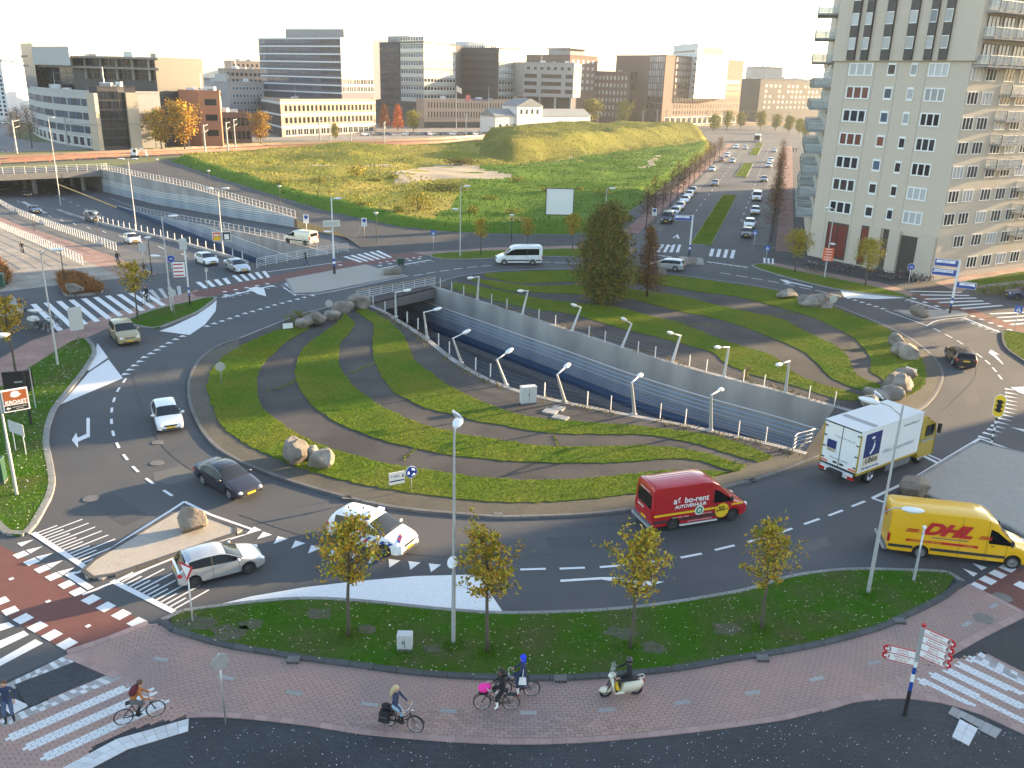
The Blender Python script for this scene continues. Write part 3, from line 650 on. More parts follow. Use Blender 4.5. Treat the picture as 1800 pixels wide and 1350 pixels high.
def teeth(px, wd=.55, ln=.75, ang=None, flip=1, name='give_way_triangle', m='paint_white'):
    """triangles with their base along the row, pointing to one side"""
    C = [G(*p) for p in px]
    for i, c in enumerate(C):
        t = (C[min(i+1, len(C)-1)]-C[max(i-1,0)]).normalized(); n = Vector((-t.y, t.x, 0))*flip
        mpoly(name, [c-t*wd/2-n*ln/2, c+t*wd/2-n*ln/2, c+n*ln/2], m=m)
def blocks(p0, p1, n, s=.5, d=None, name='block_mark', m='paint_white', skew=0):
    a, b = G(*p0), G(*p1); t = (b-a).normalized(); q = Vector((-t.y, t.x, 0))
    for i in range(n):
        c = a.lerp(b, i/(n-1) if n > 1 else 0); mpoly(name, [c-t*s/2-q*s/2, c+t*s/2-q*s/2, c+t*s/2+q*s/2, c-t*s/2+q*s/2], m=m)
def zebra(t0, t1, b0, b1, n, fr=.5, name='zebra_stripe', m='paint_white'):
    T0, T1, B0, B1 = G(*t0), G(*t1), G(*b0), G(*b1)
    for i in range(n):
        u0, u1 = (i+.5-fr/2)/n, (i+.5+fr/2)/n
        mpoly(name, [T0.lerp(T1, u0), T0.lerp(T1, u1), B0.lerp(B1, u1), B0.lerp(B1, u0)], m=m)
def comb(a, b, n, ln, side, wd=.10, back=.28):
    """a stop line with long and short teeth"""
    P, Q = G(*a), G(*b); t = (Q-P).normalized(); s = G(*side)-P; nn = Vector((-t.y, t.x, 0)); nn = nn if nn.dot(s) > 0 else -nn
    bar(P, Q, back, 'hold_line')
    for i in range(n):
        c = P.lerp(Q, (i+.5)/n); bar(c+nn*.16, c+nn*(ln if i % 2 else ln*.5), wd, 'hold_line_tooth')
def arrow(px, wd=.22): mpoly('lane_arrow', [G(*p) for p in px])
# lane lines round the ring
dashes([(219,669),(208,685),(200.5,703),(196.5,721),(196,741),(199,762),(207,783),(220.5,804),(238,825),(263,846),(295,867)],1.0,.17)
dashes([(937,1001),(1006,999),(1076,995.5),(1145,988),(1215,977),(1274,963),(1330,949),(1378,934),(1427,917),(1469,902),(1509,886)],1.25,.17)
dashes([(1647,580.5),(1667.5,591),(1687,602),(1704,614),(1721,625),(1736,637),(1748,650),(1758,663)],1.3,.17)
dashes([(1275,481),(1304,486),(1331,490.5),(1359.5,495.5),(1386.7,501),(1415,507),(1443,512.5),(1469,519)],1.5,.17)
dashes([(735,483.5),(757,479.5),(781,476),(805,472.5),(830,469.6),(855,467.5),(959,461),(984,462),(1010,463)],1.4,.17)
# give-way triangles
teeth(Z([(1770,677),(1720,690),(1670,705),(1620,718),(1570,735),(1520,751),(1468,768),(1418,784),(1370,802)],0,360),.6,.6, flip=1)
teeth(Z([(1210,868),(1165,888),(1122,912),(1080,936),(1042,958),(1003,982),(960,1006),(930,1034),(895,1060),(865,1088),(835,1117)],0,360),.6,.65, flip=1)
teeth(Z([(490,600),(435,612),(390,624),(340,637),(290,650),(240,662)],420,360),.6,.6, flip=1)
teeth([(443,934),(461,943),(489,951),(520,959),(549,967),(583,974),(618,980),(653,985),(689,991),(725,995),(761,999)],.62,.75, flip=-1)
teeth(Z([(640,318),(682,330),(728,344),(774,358),(820,372),(866,386)],1320,440),.6,.7, flip=-1)
teeth(Z([(175,1100),(235,1145),(300,1190),(370,1238),(445,1287)],0,660),.5,.7, flip=1)
teeth(Z([(1720,920),(1722,945),(1722,970),(1720,995),(1716,1020),(1710,1045),(1702,1070),(1690,1092),(1674,1115),(1655,1140),(1633,1165),(1608,1190),(1580,1215),(1550,1240)],1320,440),.42,1.0, flip=1)
for q in ([(1395,35),(1495,70),(1465,90)],[(1458,0),(1555,30),(1520,48)]): mpoly('give_way_triangle', [G(*p) for p in Z(q, 1320,990)])
teeth(Z([(930,382),(975,374),(1020,367),(1060,360),(1105,354),(1150,348),(1190,342)],420,360),.5,.6, flip=1)
teeth(Z([(1470,480),(1520,497),(1570,513),(1620,528),(1670,545)],1320,440),.5,.7)
# block markings beside cycle crossings
blocks((37,975.5),(94,1014),4,.55); blocks((117,1028),(136.5,1041),2,.55); blocks((160,1054),(241,1094.5),4,.6)
blocks((2,1057),(18.5,1074),2,.55); blocks((41,1088),(118,1132),4,.6); blocks((20,1018),(155,1101),3,.2)
blocks((1718.7,1031.5),(1771,999),4,.62); blocks((1798,1030),(1840,1005),2,.62)
blocks((376,523),(478,503),6,.5); blocks((395,513),(470,499),5,.45); blocks((650,470),(737,455),6,.5); blocks((598,466),(625,457),2,.5)
blocks((1606,525),(1668,545),4,.55); blocks((1710,556),(1775,580),5,.5); blocks((1160,430),(1180,433),2,.6)
# zebra crossings
zebra((47,536),(260,512),(95,584),(297,535),10,.45); zebra((256,511),(322,502),(275,529),(322,517),4,.45, m='paint_worn')
zebra((340,497),(402,488),(355,508),(410,498),4,.5); zebra((404,485),(470,476),(418,496),(478,487),5,.5)
zebra((600,452),(668,440),(630,462),(692,452),6,.5)
for q in ([(-20,1102),(15,1094),(26,1101),(-20,1116)],[(-20,1135),(42,1109),(51,1116),(-20,1150)],[(-20,1170),(62,1124),(76,1131),(-20,1182)]): mpoly('zebra_stripe', [G(*p) for p in q])
for a, b, c, d in ((1600,512,1690,514),(1618,518.5,1704,519.5),(1626,526,1716,524),(1650,532,1728,529),(1670,538,1740,533.5),(1690,543,1762,537)): bar(G(a, b), G(c, d),.45, 'zebra_stripe')
for a, b, c, d in ((1740,552,1830,548),(1752,558.5,1830,554),(1764,565,1830,560),(1776,571,1830,566)): bar(G(a, b), G(c, d),.45, 'zebra_stripe')
zebra((1150,430),(1200,430),(1140,443),(1196,444),5,.5); zebra((1247,437),(1296,440),(1243,450),(1292,455),4,.5)
zebra((1340,453),(1362,455),(1340,462),(1362,465),3,.5)
# hold lines with teeth
comb((58,937),(150,998),16,2.3,(110,935)); comb((197,1021),(306,1076),14,2.0,(260,1020))
comb((390,523),(478,502),14,1.0,(440,530)); comb((502,498),(512,508),4,.8,(495,515)); comb((652,475),(757,457),14,1.0,(700,480))
comb((1594,526),(1657,545),12,1.0,(1600,540)); comb((1695,559),(1760,585),12,1.0,(1690,575)); comb((1243,460),(1315,470),12,.8,(1270,475)); comb((1130,445),(1182,452),10,.7,(1140,460))
# white hatched-out areas
for q in ([(171,603),(190,629),(157,652),(151,650),(166,626)],[(191,632),(216,665),(107,711),(156,655)],[(381,528),(379,547),(360,571),(333,589),(280,582),(305,573),(347,553),(370,537)],
          [(368,1067),(440,1049),(533,1033),(627,1022),(730,1013),(840,1010),(884,1076),(787,1072),(707,1064),(627,1056),(533,1052),(440,1059)],[(436,507),(450,504),(464,507),(468,521),(453,517)],
          [(1477,510),(1530,518),(1593,524),(1540,526),(1484,523)],[(1776,681),(1840,678),(1840,706),(1790,690)],[(1776,751),(1840,762),(1840,772)]):
    mpoly('white_marking', [G(*p) for p in q])
line([(324,882),(300,898),(255,926),(200,962),(148,1002),(119,1009)],.18); line([(324,882),(370,905),(452,934),(404,948)],.18,1); line([(404,946),(330,972),(235,1010),(145,1046)],.16)
line([(119,1009),(160,1035)],.3,1); line([(515,518),(560,517),(640,501),(718,485)],.16); line([(498,505),(520,520)],.16,1)
line([(1533,876),(1560,863),(1602,843),(1660,808),(1722,771)],.2); line([(1533,876),(1575,890)],.2,1); line([(1722,771),(1790,795),(1850,815)],.18)
line([(1556,546),(1590,558),(1628,572)],.16); line([(1628,573),(1650,563),(1700,557)],.14)
bar(G(1620,800), G(1656,818),.3); bar(G(1626,797), G(1662,813),.18)
line([(340,430),(300,420),(230,405),(160,375),(110,358)][:0] or [(470,478),(545,468),(600,460)],.18,2)
# arrows
arrow([(152,735),(158,735),(158,768),(137,777),(137,787),(126,774),(134,761),(137,770),(152,763)])
arrow([(985,1019.5),(1057,1015),(1083,1015),(1098,1017),(1080,1020),(1168,1023),(1130,1034),(1095,1032),(1118,1027),(1080,1023),(1057,1019),(985,1023.5)])
arrow(Z([(1660,755),(1600,700),(1565,675),(1580,655),(1640,690),(1610,685),(1665,750)],1320,440)); arrow(Z([(190,192),(240,198),(260,208),(410,242),(405,247),(270,218),(240,222)],1320,440))
arrow(Z([(970,1155),(1000,1130),(1012,1158),(996,1152),(995,1140),(984,1150)],880,60,3.214))
# worn markings down the sloping roads
for t in (-9.4,):
    for s in range(12,112,9): o = bar(ST(s, t, 0), ST(s+2.5, t, 0),.13, 'lane_dash'); o.location.z = zs(s+1)+.02; o.rotation_euler = (0,0,0)
mat('underpass_line', (.45,.47,.5),.7)
for t0, t1, s0, s1 in ((-.12,.12,60,118),(-9.0,-8.2,92,112),(8.6,8.75,40,110)):
    ramp('painted_line', t0 if t0 != -.12 else -.12, t1, 'paint_worn', s0, s1,.02 if t0 != -.12 else 0, ground) if t0 != -.12 else None
C = [(p+q)/2 for p, q in zip(a1[:k], a2[:k])]
for i in range(2, k-6,3):
    d = (C[i+1]-C[i]).normalized(); o = bar(C[i], C[i]+d*2.2,.13, 'lane_dash', FLOOR+.012)
# manholes
mat('iron', (.10,.10,.10),.6,(.15,.145,.14),8,1,.3,50, coord=W)
for x, y, r, g_ in [(160,877,.42,0),(276,814,.40,0),(277,778,.35,0),(1762,1051,.42,0),(1728,1088,.42,0)]:
    c = G(x, y); mb = MB(); mb.lathe([(r, .0),(r, .036),(r*.86,.037),(r*.84,.034),(r*.5,.036),(0.001,.037)],(c.x, c.y, 0),20)
    tag(mb.build('manhole_cover', MATS['iron']), 'round iron manhole cover set in %s' % ('the tiled cycle path' if x > 1700 else 'the asphalt of the ring road'), 'manhole', 'manhole covers')
for x, y in [(610,878),(875,907),(1320,846),(516,1163),(985,1196),(1340,1160),(1580,1094)]:
    c = G(x, y); mb = MB(); mb.box((c.x, c.y, .065),(.5,.36,.15))
    for k2 in range(4): mb.box((c.x-.17+.115*k2, c.y-.165,.07),(.05,.05,.11), mi=1)
    tag(mb.build('gully_grate', [MATS['concrete_dark'], MATS['black']]), 'concrete street gully with slots set in the %s kerb' % ('pale island' if y < 910 else 'dark lawn'), 'gully', 'street gullies')

# repairs in the asphalt, tar lines, cracks with weeds
mat('asphalt_patch', (.052,.055,.062),.85,(.066,.068,.075),1.5,1,.2,60, coord=W); mat('asphalt_pale', (.098,.097,.098),.88,(.115,.113,.112),1.2,1,.2,60, coord=W); mat('tar', (.03,.031,.034),.6)
for q, m_ in (([(268,832),(318,818),(352,836),(300,852),(272,845)], 'asphalt_pale'),([(150,880),(200,868),(262,905),(218,925)], 'asphalt_patch'),([(960,945),(1040,940),(1044,958),(966,964)], 'asphalt_patch'),([(1400,960),(1452,944),(1462,958),(1412,974)], 'asphalt_pale'),([(420,632),(436,624),(446,632),(430,640)][:0] or [(262,660),(284,640),(300,646),(280,668)], 'asphalt_patch'),([(560,930),(640,946),(630,962),(548,946)], 'asphalt_pale'),([(1690,690),(1716,684),(1724,708),(1700,716)], 'asphalt_patch')): sheet('asphalt_repair', [G(*v) for v in q],.003+.0004*(len(q)), m_, ground)
for q in ([(230,650),(250,720),(290,790),(370,850)],[(420,905),(560,948),(760,978),(980,975)],[(1000,930),(1200,905),(1400,850),(1560,790)],[(1660,720),(1715,660),(1700,615)],[(300,620),(380,585),(480,556)],[(900,470),(1100,470),(1250,485)]): line(q, .05,4, 'tar_joint', .0055, 'tar')
for q in ([(709,812),(718,803),(731,793)],[(973,769),(977,778),(981,788)],[(1480,618),(1512,617)],[(1350,556),(1395,553)],[(470,690),(500,683),(520,672)],[(615,660),(640,648),(662,640)],[(1180,565),(1210,572),(1260,575)],[(740,702),(770,716)]):
    P = resample([G(*v) for v in q],.12); xy = np.repeat(np.array([[p.x, p.y] for p in P]),4,0)+RNG.normal(0,.07,(len(P)*4,2)); tris(xy, .10,.07, ISL+.003, 'grass_blade', island, 'crack_weeds'); R_ = [v+Vector((random.gauss(0,.06), random.gauss(0,.06),0)) for v in P[::3]]
    if len(R_) > 2: sheet('crack', offset(R_, .03)+offset(R_, -.03)[::-1], ISL+.004, 'tar', island)
# ------------------------------------------------------------------ street furniture
def ray(x, y): return Vector((x-900)/FPX*CX - (y-675)/FPX*CU + CD)
CAMP = Vector((0,0, CAM_H))
def onplane(x, y, p0, d):
    """pixel ray met with the upright plane through p0 along plan direction d"""
    n = Vector((-d[1], d[0],0)); r = ray(x, y); return CAMP+r*((Vector(p0)-CAMP).dot(n)/r.dot(n))
def face_dir(p): return Vector((-p.x, -p.y, 0)).normalized()
def height_at(p, y):
    """height above p whose picture row is y"""
    u = face_dir(p); q = onplane(900, y, p, (u.y*-1, u.x)); lo = None
    D = np.array([p.x, p.y, 0.0]); best = 0
    a, b = -8.0,60.0
    for _ in range(50):
        m_ = (a+b)/2; v = np.array([p.x, p.y, m_-CAM_H]); yy = 675-FPX*v.dot(CU)/v.dot(CD)
        if yy > y: a = m_
        else: b = m_
    return (a+b)/2
def railing(label, P, h=1.05, rails=4, step=1.6, m='steel_white', r=.022, pr=.03, z=None, group=None, top=None, name='railing', smooth=.0):
    """posts and rails along plan polyline P (z taken from the points)"""
    Q = resample(P, step); c = Q[0].copy(); o = thing(name, label, 'railing', c, 0, group)
    me = None
    for p in Q:
        mb = MB(); mb.box((0,0, h/2),(pr*1.3, pr*2.2, h)); q = mb.build('post', MATS[m], o, loc=p-c)
    F = resample(P, step/2)
    for k in range(rails):
        zz = h*(k+1)/rails if rails > 1 else h
        mb = MB(); mb.tube([p-c+Vector((0,0, zz)) for p in F], r*(1.5 if k == rails-1 else 1),6); mb.build('rail', MATS[top if top and k == rails-1 else m], o, smooth=True)
    return o
def zl_(pts): return [ST(s, t, zs(s)) for s, t in pts]
mat('wood_rail', (.50,.36,.24),.6)
railing('white five-bar bridge railing above the mouth of the striped underpass', [G(628,527), G(696,515), G(765,502)],1.05,5,1.55, top='wood_rail')
railing('low curved white railing beside the wide zebra crossing at the end of the ramps', [G(452,472), G(456,470), G(520,458), G(580,447), G(612,443)],1.15,5,1.7)
railing('short pale railing at the corner of the cut behind the white lorry', [G(1392,797), G(1398,789), G(1412,786), G(1428,781)],1.1,4,.9, m='steel')
railing('long white railing on top of the striped wall beside the field road', [ST(s, wall_t(s)+.25,.22) for s in range(32,124,3)],1.15,2,1.5)
railing('white railing along the edge of the railway bridge deck', [ST(121.2, t, 0) for t in range(-60,13,3)],1.5,4,2.2)
railing('white railing between the sloping road and the pink cycle path', zl_([(s, -13.4-.03*max(0,80-s)) for s in range(23,114,3)]),1.2,4,1.5)
railing('white railing between the pink cycle path and the beige footpath', zl_([(s, -20.6-.02*max(0,70-s)) for s in range(14,114,3)]),1.2,4,1.5)
railing('grey post-and-rail barrier on the wall beside the far sloping road', zl_([(s, 6.0) for s in range(6,86,3)]),1.15,2,2.0, m='steel')
mat('post_grey', (.56,.56,.57),.5)
for i, s in enumerate(range(3,76,3)):
    mb = MB(); mb.box((0,0,.5),(.10,.06,1.0)); p = ST(s+.5,-5.65, zs(s+.5)+.3)
    tag(mb.build('barrier_post', MATS['steel_white'], loc=p, rz=.85), 'slim white barrier post on the low wall beside the sloping road', 'post', 'white posts along the sloping road')
# posts and wires round the open cut
NP = [(656,541),(677,550),(716,569),(735,581),(771,609),(790,624),(836,653),(862,664),(957,699),(1032,715),(1073,723),(1160,737),(1204,747),(1297,769),(1345,780)]
FP = [(774,507),(794,514),(815,521),(864,536),(891,545),(947,564),(976,575),(1035,595),(1063,604),(1121,623),(1151,632),(1211,648),(1241,656),(1306,675),(1342,684),(1421,704),(1466,715)]
mat('wire', (.30,.31,.33),.5, metal=.6)
for px, lab, sd in ((NP, 'post-and-wire fence on the cut edge among the lamps that lean over it', 1),(FP, 'post-and-wire fence along the top of the tall striped wall', -1)):
    P = [G(*p) for p in px]; o = thing('wire_fence', lab, 'fence', P[0])
    for i, p in enumerate(P):
        d = (P[min(i+1, len(P)-1)]-P[max(i-1,0)]).normalized(); mb = MB(); mb.box((0,0,.55),(.05,.10,1.1), math.atan2(d.y, d.x)); q = mb.build('post', MATS['post_grey'], o, loc=p-P[0]+Vector((0,0,.1)))
    for zz in (.3,.6,.9):
        mb = MB(); mb.tube([p-P[0]+Vector((0,0, zz+.1)) for p in P],.006,4); mb.build('wire', MATS['wire'], o)
# lamps leaning over the cut
mat('lamp_white', (.80,.80,.79),.35); mat('lamp_glass', (.62,.66,.70),.15, spec=.8); mat('pole_grey', (.42,.43,.44),.45,(.5,.5,.51),3,1, metal=.3)
LN = [((696,559),(695,516),(716,512)),((751,596),(745,551),(769,545)),((811,640),(796,597),(820,585)),((890,679),(873,635),(895,619)),((993,709),(979,661),(997,645)),((1115,731),(1110,675),(1125,662)),((1249,759),(1250,697),(1267,687))]
LF = [((839,528),(842,488),(827,490)),((918,555),(928,513),(915,513)),((1005,584),(1021,542),(1009,538)),((1093,613),(1110,571),(1097,563)),((1181,639),(1196,592),(1178,587)),((1272,665),(1281,612.5),(1261,612.5)),((1380,693),(1387,637),(1369,643))]
ordn = ['first', 'second', 'third', 'fourth', 'fifth', 'sixth', 'seventh', 'eighth', 'ninth', 'tenth', 'eleventh', 'twelfth', 'thirteenth', 'fourteenth', 'fifteenth', 'sixteenth']
for row, lab in ((LN, 'white lamp leaning over the near wall of the cut, %s from the bridge railing'),(LF, 'white lamp leaning along the tall striped wall, %s from the bridge railing')):
    for i, (b, e, hd) in enumerate(row):
        p = G(*b); j = min(max(i, 1), len(row)-2); t = (G(*row[j+1][0])-G(*row[j-1][0])).normalized(); od = Vector((-t.y, t.x, 0)); od.z = 0
        if row is LN: od = -od if od.y > 0 else od
        pe = onplane(*e, p, od); ph = onplane(*hd, pe, od)
        o = thing('leaning_lamp', lab % ordn[i], 'lamp', p+Vector((0,0,.1)),0, 'lamps leaning over the cut'); pe, ph = pe-p, ph-p
        mb = MB(); mb.tube([(0,0,0), pe],[.13,.075],8); mb.box((0,0,.03),(.4,.4,.06)); mb.build('pole', MATS['pole_grey'], o, auto=40)
        ar = ph-pe; mb = MB(); mb.tube([pe-ar.normalized()*.06, pe+ar*.75],[.06,.05],8); mb.build('arm', MATS['steel_white'], o, smooth=True)
        q = ar.normalized(); R = q.to_track_quat('X', 'Z').to_matrix(); mb = MB(); mb.ball(ph, (.44,.21,.14),12, axis=R); h_ = mb.build('lamp_head', MATS['lamp_white'], o, smooth=True)
        mb = MB(); mb.ball(ph-Vector((0,0,.05)),(.30,.16,.13),10, axis=R); mb.build('lens', MATS['lamp_glass'], h_, smooth=True)
# tall street lamps
def lamp(px, topy, heads, label, r=.09, m='pole_grey', z=0, low=None, base=None):
    p = base if base is not None else G(px[0], px[1], z); h = height_at(p, topy)-p.z
    o = thing('street_lamp', label, 'street lamp', p, 0, 'tall street lamps')
    mb = MB(); mb.tube([(0,0,0),(0,0, h*.35),(0,0, h*.36),(0,0, h)],[r, r*.95, r*.75, r*.5],10); mb.build('pole', MATS[m], o, auto=40)
    mb = MB(); mb.lathe([(r*1.6,0),(r*1.6,.05),(r*1.1,.12)],(0,0,0),12); mb.build('base_collar', MATS[m], o, smooth=True)
    for (dx, dy, zz, ln) in heads:
        zz = h+zz if zz <= 0 else zz
        d = Vector((dx, dy, 0)).normalized(); a = Vector((0,0, zz)); b = a+d*ln+Vector((0,0,.15))
        mb = MB(); mb.tube([a-Vector((0,0,.25)), a+d*ln*.5+Vector((0,0,.08)), b],.03,6); ar = mb.build('arm', MATS[m], o, smooth=True)
        R = (d+Vector((0,0,.06))).to_track_quat('X', 'Z').to_matrix(); c = b+d*.38
        mb = MB(); mb.ball(c, (.50,.21,.11),14, axis=R); hd = mb.build('lamp_head', MATS['lamp_white'], ar, smooth=True)
        mb = MB(); mb.ball(c-Vector((0,0,.05)),(.40,.17,.11),12, axis=R); mb.build('lens', MATS['lamp_glass'], ar, smooth=True)
    return o, p, h
lampA = lamp((797,1134),752,[(0.1,1,-.25,.45),(0,-1,4.25,.35)], 'tall grey double-headed street lamp between the young trees on the curved lawn')
lampB = lamp((1525,1045),712,[(-.75,.5,-.25,1.0),(.9,-.35,4.55,.8)], 'tall grey street lamp beside the yellow van at the tip of the curved lawn')
lamp((102,643),440,[(1,.25,-.1,.8),(-1,-.2,4.4,.7)], 'tall grey street lamp on the lawn below the dark advertising boards')
lampK = lamp((30,872),592,[(.6,.2,-.1,.15)], 'tall grey street lamp that carries the brown coffee sign')
lamp((302,548),380,[(1,.1,-.1,.7),(-1,-.1,5.4,.6)], 'tall grey street lamp on the small lawn beside the red direction board')
lamp((0,0),279,[(1,.3,-.15,.6),(-1,-.3,-.15,.6)], 'tall double-headed street lamp among the white posts of the sloping road', base=ST(46,-5.4, zs(46)))
lamp((0,0),205,[(1,.3,-.3,.4)], 'very tall thin street lamp by the railway bridge columns', base=ST(103.5,-3.1,-5))
lamp((0,0),331,[(1,.3,-.15,.6),(-1,-.3,-.15,.6)], 'tall double-headed street lamp carrying two small advert panels', base=ST(11.6,-4.9, zs(11.6)))
lamp((809,452),327,[(1,-.3,-.1,.5),(-1,-.2,6.2,.3)], 'tall grey street lamp on the verge behind the white minibus')
lamp((1060,440),331,[(1,-.3,-.1,.4)], 'tall grey street lamp rising behind the big evergreen')
lamp((1449,489),366,[(-1,-.2,-.1,.4),(.3,-1,4.3,.3)], 'tall grey street lamp with brown tourist panels before the apartment block')
# small post-top lamps
mat('lamp_hat', (.74,.73,.70),.4)
def posttop(p, topy, label):
    h = height_at(p, topy)-p.z; o = thing('post_top_lamp', label, 'lamp', p, 0, 'black post-top lamps')
    mb = MB(); mb.tube([(0,0,0),(0,0,1.0),(0,0,1.02),(0,0, h-.4)],[.08,.08,.05,.045],8); mb.build('pole', MATS['steel_dark'], o, auto=40)
    mb = MB(); mb.lathe([(.06, h-.42),(.10, h-.38),(.33, h-.08)], n=12); mb.build('glass', MATS['lamp_glass'], o, smooth=True)
    mb = MB(); mb.lathe([(.36, h-.09),(.36, h-.05),(.2, h),(.0, h+.02)], n=12); mb.build('lamp_shade', MATS['lamp_hat'], o, smooth=True)
for q, ty, lab in ((ST(62,-17, zs(62)),377, 'black post-top lamp on the pink cycle path by the railing bend'),(ST(37,-13.6, zs(37)),373, 'black post-top lamp halfway down the white cycle path railing'),(G(115,503),436, 'black post-top lamp in the planting bed with the pale boulder'),(G(267,482),416, 'black post-top lamp beside the cycle crossing of the ramp mouth'),
                   (G(493,362),326, 'black post-top lamp on the paving behind the end of the striped wall'),(G(662,425),373, 'black post-top lamp on the dark paving below the field bank'),(G(369,331),299, 'black post-top lamp on the field road above the long white railing'),(G(279,313),279, 'black post-top lamp on the field road beside the railway bridge'),(G(899,425),377, 'black post-top lamp between the autumn trees behind the minibus')):
    posttop(q, ty, lab)
# boulders
def boulder(c, r, seed, label, m='rock'):
    rs = np.random.default_rng(seed); bm = bmesh.new(); bmesh.ops.create_icosphere(bm, subdivisions=3, radius=1)
    cuts = [(Vector(rs.normal(size=3)).normalized(), rs.uniform(.52,.86)) for _ in range(12)]
    for v in bm.verts:
        p = v.co.copy()
        for n_, d in cuts:
            e = p.dot(n_)-d
            if e > 0: p -= n_*e*.94
        p *= 1+.05*math.sin(p.x*7+seed)*math.cos(p.y*6+p.z*5)+.025*math.sin(p.x*17+p.z*13)*math.cos(p.y*19); v.co = p
    me = bpy.data.meshes.new('boulder'); bm.to_mesh(me); bm.free(); me.materials.append(MATS[m]); me.polygons.foreach_set('use_smooth', [True]*len(me.polygons)); me.set_sharp_from_angle(angle=math.radians(20))
    o = link('boulder', me, None, (c.x, c.y, c.z+r[2]*.62), rs.uniform(0,6)); o.scale = r; tag(o, label, 'boulder', 'boulders'); return o
mat('rock', (.20,.185,.165),.92,(.34,.30,.26),2.2,1.2,.8,6, big=(.14,.12,.10), bigscale=1.1, per=.2)
mat('rock_brown', (.15,.115,.085),.9,(.27,.23,.19),1.8,1.2,.8,6, per=.1)
IZ = .12
def bpx(x, y, r, seed, lab, z=IZ, m='rock'): boulder(G(x, y, z), r, seed, lab, m)
bpx(520,806,(1.15,.8,.9),1, 'big pale boulder leaning on two others on the near grass ring'); bpx(527,812,(.85,.75,1.0),2, 'upright boulder in the middle of the trio on the near grass ring'); bpx(545,806,(.6,.55,.65),3, 'small dark boulder wedged between larger ones on the near grass ring'); bpx(563,820,(.95,.85,.85),4, 'rounded freestanding boulder at the end of the trio on the grass ring')
for x, y, r, s, l in ((531,577,(.95,.7,.6),5, 'low slab boulder by the white box beside the bridge'),(543,572,(.9,.8,.75),6, 'sloping boulder behind the low slab near the bridge'),(561,571,(1.0,.85,.85),7, 'round-topped boulder in the middle of the row by the bridge'),(584,562,(1.0,.8,.65),8, 'flat boulder at the start of a dark strip by the bridge'),(603,549,(1.25,.9,.8),9, 'broad boulder beside the small round sign by the bridge'),(630,542,(1.35,1.0,.95),10, 'largest boulder, touching the bridge railing')): bpx(x, y, r, s, l)
for x, y, r, s, l in ((1382,523,(1.5,1.2,.75),11, 'broad lone boulder on the far grass near the ring road'),(1411,536,(.9,.8,.75),12, 'small boulder leading the trio on the far grass'),(1424,540,(1.2,1.0,.85),13, 'middle boulder of the trio on the far grass'),(1441,539,(1.0,.9,1.0),14, 'tall boulder of the trio on the far grass'),(1451,541,(.8,.7,.5),15, 'flat boulder beside the tall one on the far grass'),
                      (1576,606,(1.0,.8,.8),16, 'squarish boulder on the sunlit tip of the far grass'),(1580,623,(1.2,.8,.7),17, 'long boulder of the sunlit pair on the far grass'),(1596,630,(1.1,.9,1.0),18, 'tall boulder of the sunlit pair on the far grass')): bpx(x, y, r, s, l)
for x, y, r, s, l in ((1570,684,(1.3,1.0,.9),19, 'pale boulder at the back of the cluster behind the lorry'),(1588,672,(1.0,.8,.8),20, 'dark boulder highest in the cluster behind the lorry'),(1580,694,(1.2,1.0,1.1),21, 'brown upright boulder in the heart of the cluster behind the lorry'),(1592,684,(.8,.7,.7),22, 'small boulder on the road side of the cluster behind the lorry'),(1574,697,(.8,.7,.6),23, 'blue-grey boulder behind a tiny sign near the lorry'),(1540,703,(1.1,.9,.75),24, 'rounded boulder above the roof of the lorry'),(1564,703,(1.1,.9,.75),25, 'second rounded boulder above the lorry roof'),(1528,713,(1.1,.7,.6),26, 'low pale boulder at the edge of the cut behind the lorry')): bpx(x, y, r, s, l)
bpx(338,930,(1.0,.8,.85),27, 'dark-sided boulder on the gravel traffic triangle', .11, 'rock_brown'); bpx(686,482,(1.5,.9,.65),28, 'flat boulder on the gravel island by the bridge', .11); bpx(1608,868,(1.3,.9,.75),29, 'brown wedge-shaped boulder behind the yellow van', .11, 'rock_brown'); bpx(1614,556,(1.2,.9,.75),30, 'brown boulder on the small island under the blue signpost', .11, 'rock_brown'); bpx(1214,463,(1.3,.9,.6),31, 'dark boulder on the island behind the silver estate car', .11, 'rock_brown'); bpx(132,515,(1.2,.8,.75),32, 'pale boulder in the rust-coloured planting bed', .3); bpx(1163,485,(.9,.7,.7),33, 'pale boulder behind the reddish conifer')
# cabinets
mat('cabinet', (.52,.53,.53),.5,(.46,.47,.47),2,1); mat('cabinet_green', (.02,.07,.045),.5)
def cabinet(p, d, rz, label, m='cabinet'):
    o = thing('utility_cabinet', label, 'cabinet', p, rz); w_, t_, h_ = d
    mb = MB(); mb.box((0,0,.06),(w_*1.02, t_*1.02,.12)); mb.build('plinth', MATS['concrete_dark'], o)
    mb = MB(); mb.box((0,0,.12+(h_-.2)/2),(w_, t_, h_-.2)); mb.build('body', MATS[m], o)
    mb = MB(); mb.box((0,0, h_-.04),(w_*1.06, t_*1.1,.08), taper=.95); mb.build('lid', MATS[m], o)
    mb = MB(); mb.box((0,-t_/2-.006, h_/2),(.02,.012, h_-.36)); mb.box((-.08,-t_/2-.012, h_*.55),(.04,.024,.12)); mb.build('door_seam', MATS['steel_dark'], o)
cabinet(G(712,1141,.11),(.62,.35,.78),.0, 'small grey metal cabinet on the curved lawn'); cabinet(G(928,709,.12),(1.15,.5,1.35),.35, 'pale utility cabinet beside three concrete covers on the cut edge'); cabinet(G(-6,848,.11),(1.0,.6,1.5),.2, 'dark green cabinet beside the lamp with the coffee sign', 'cabinet_green')
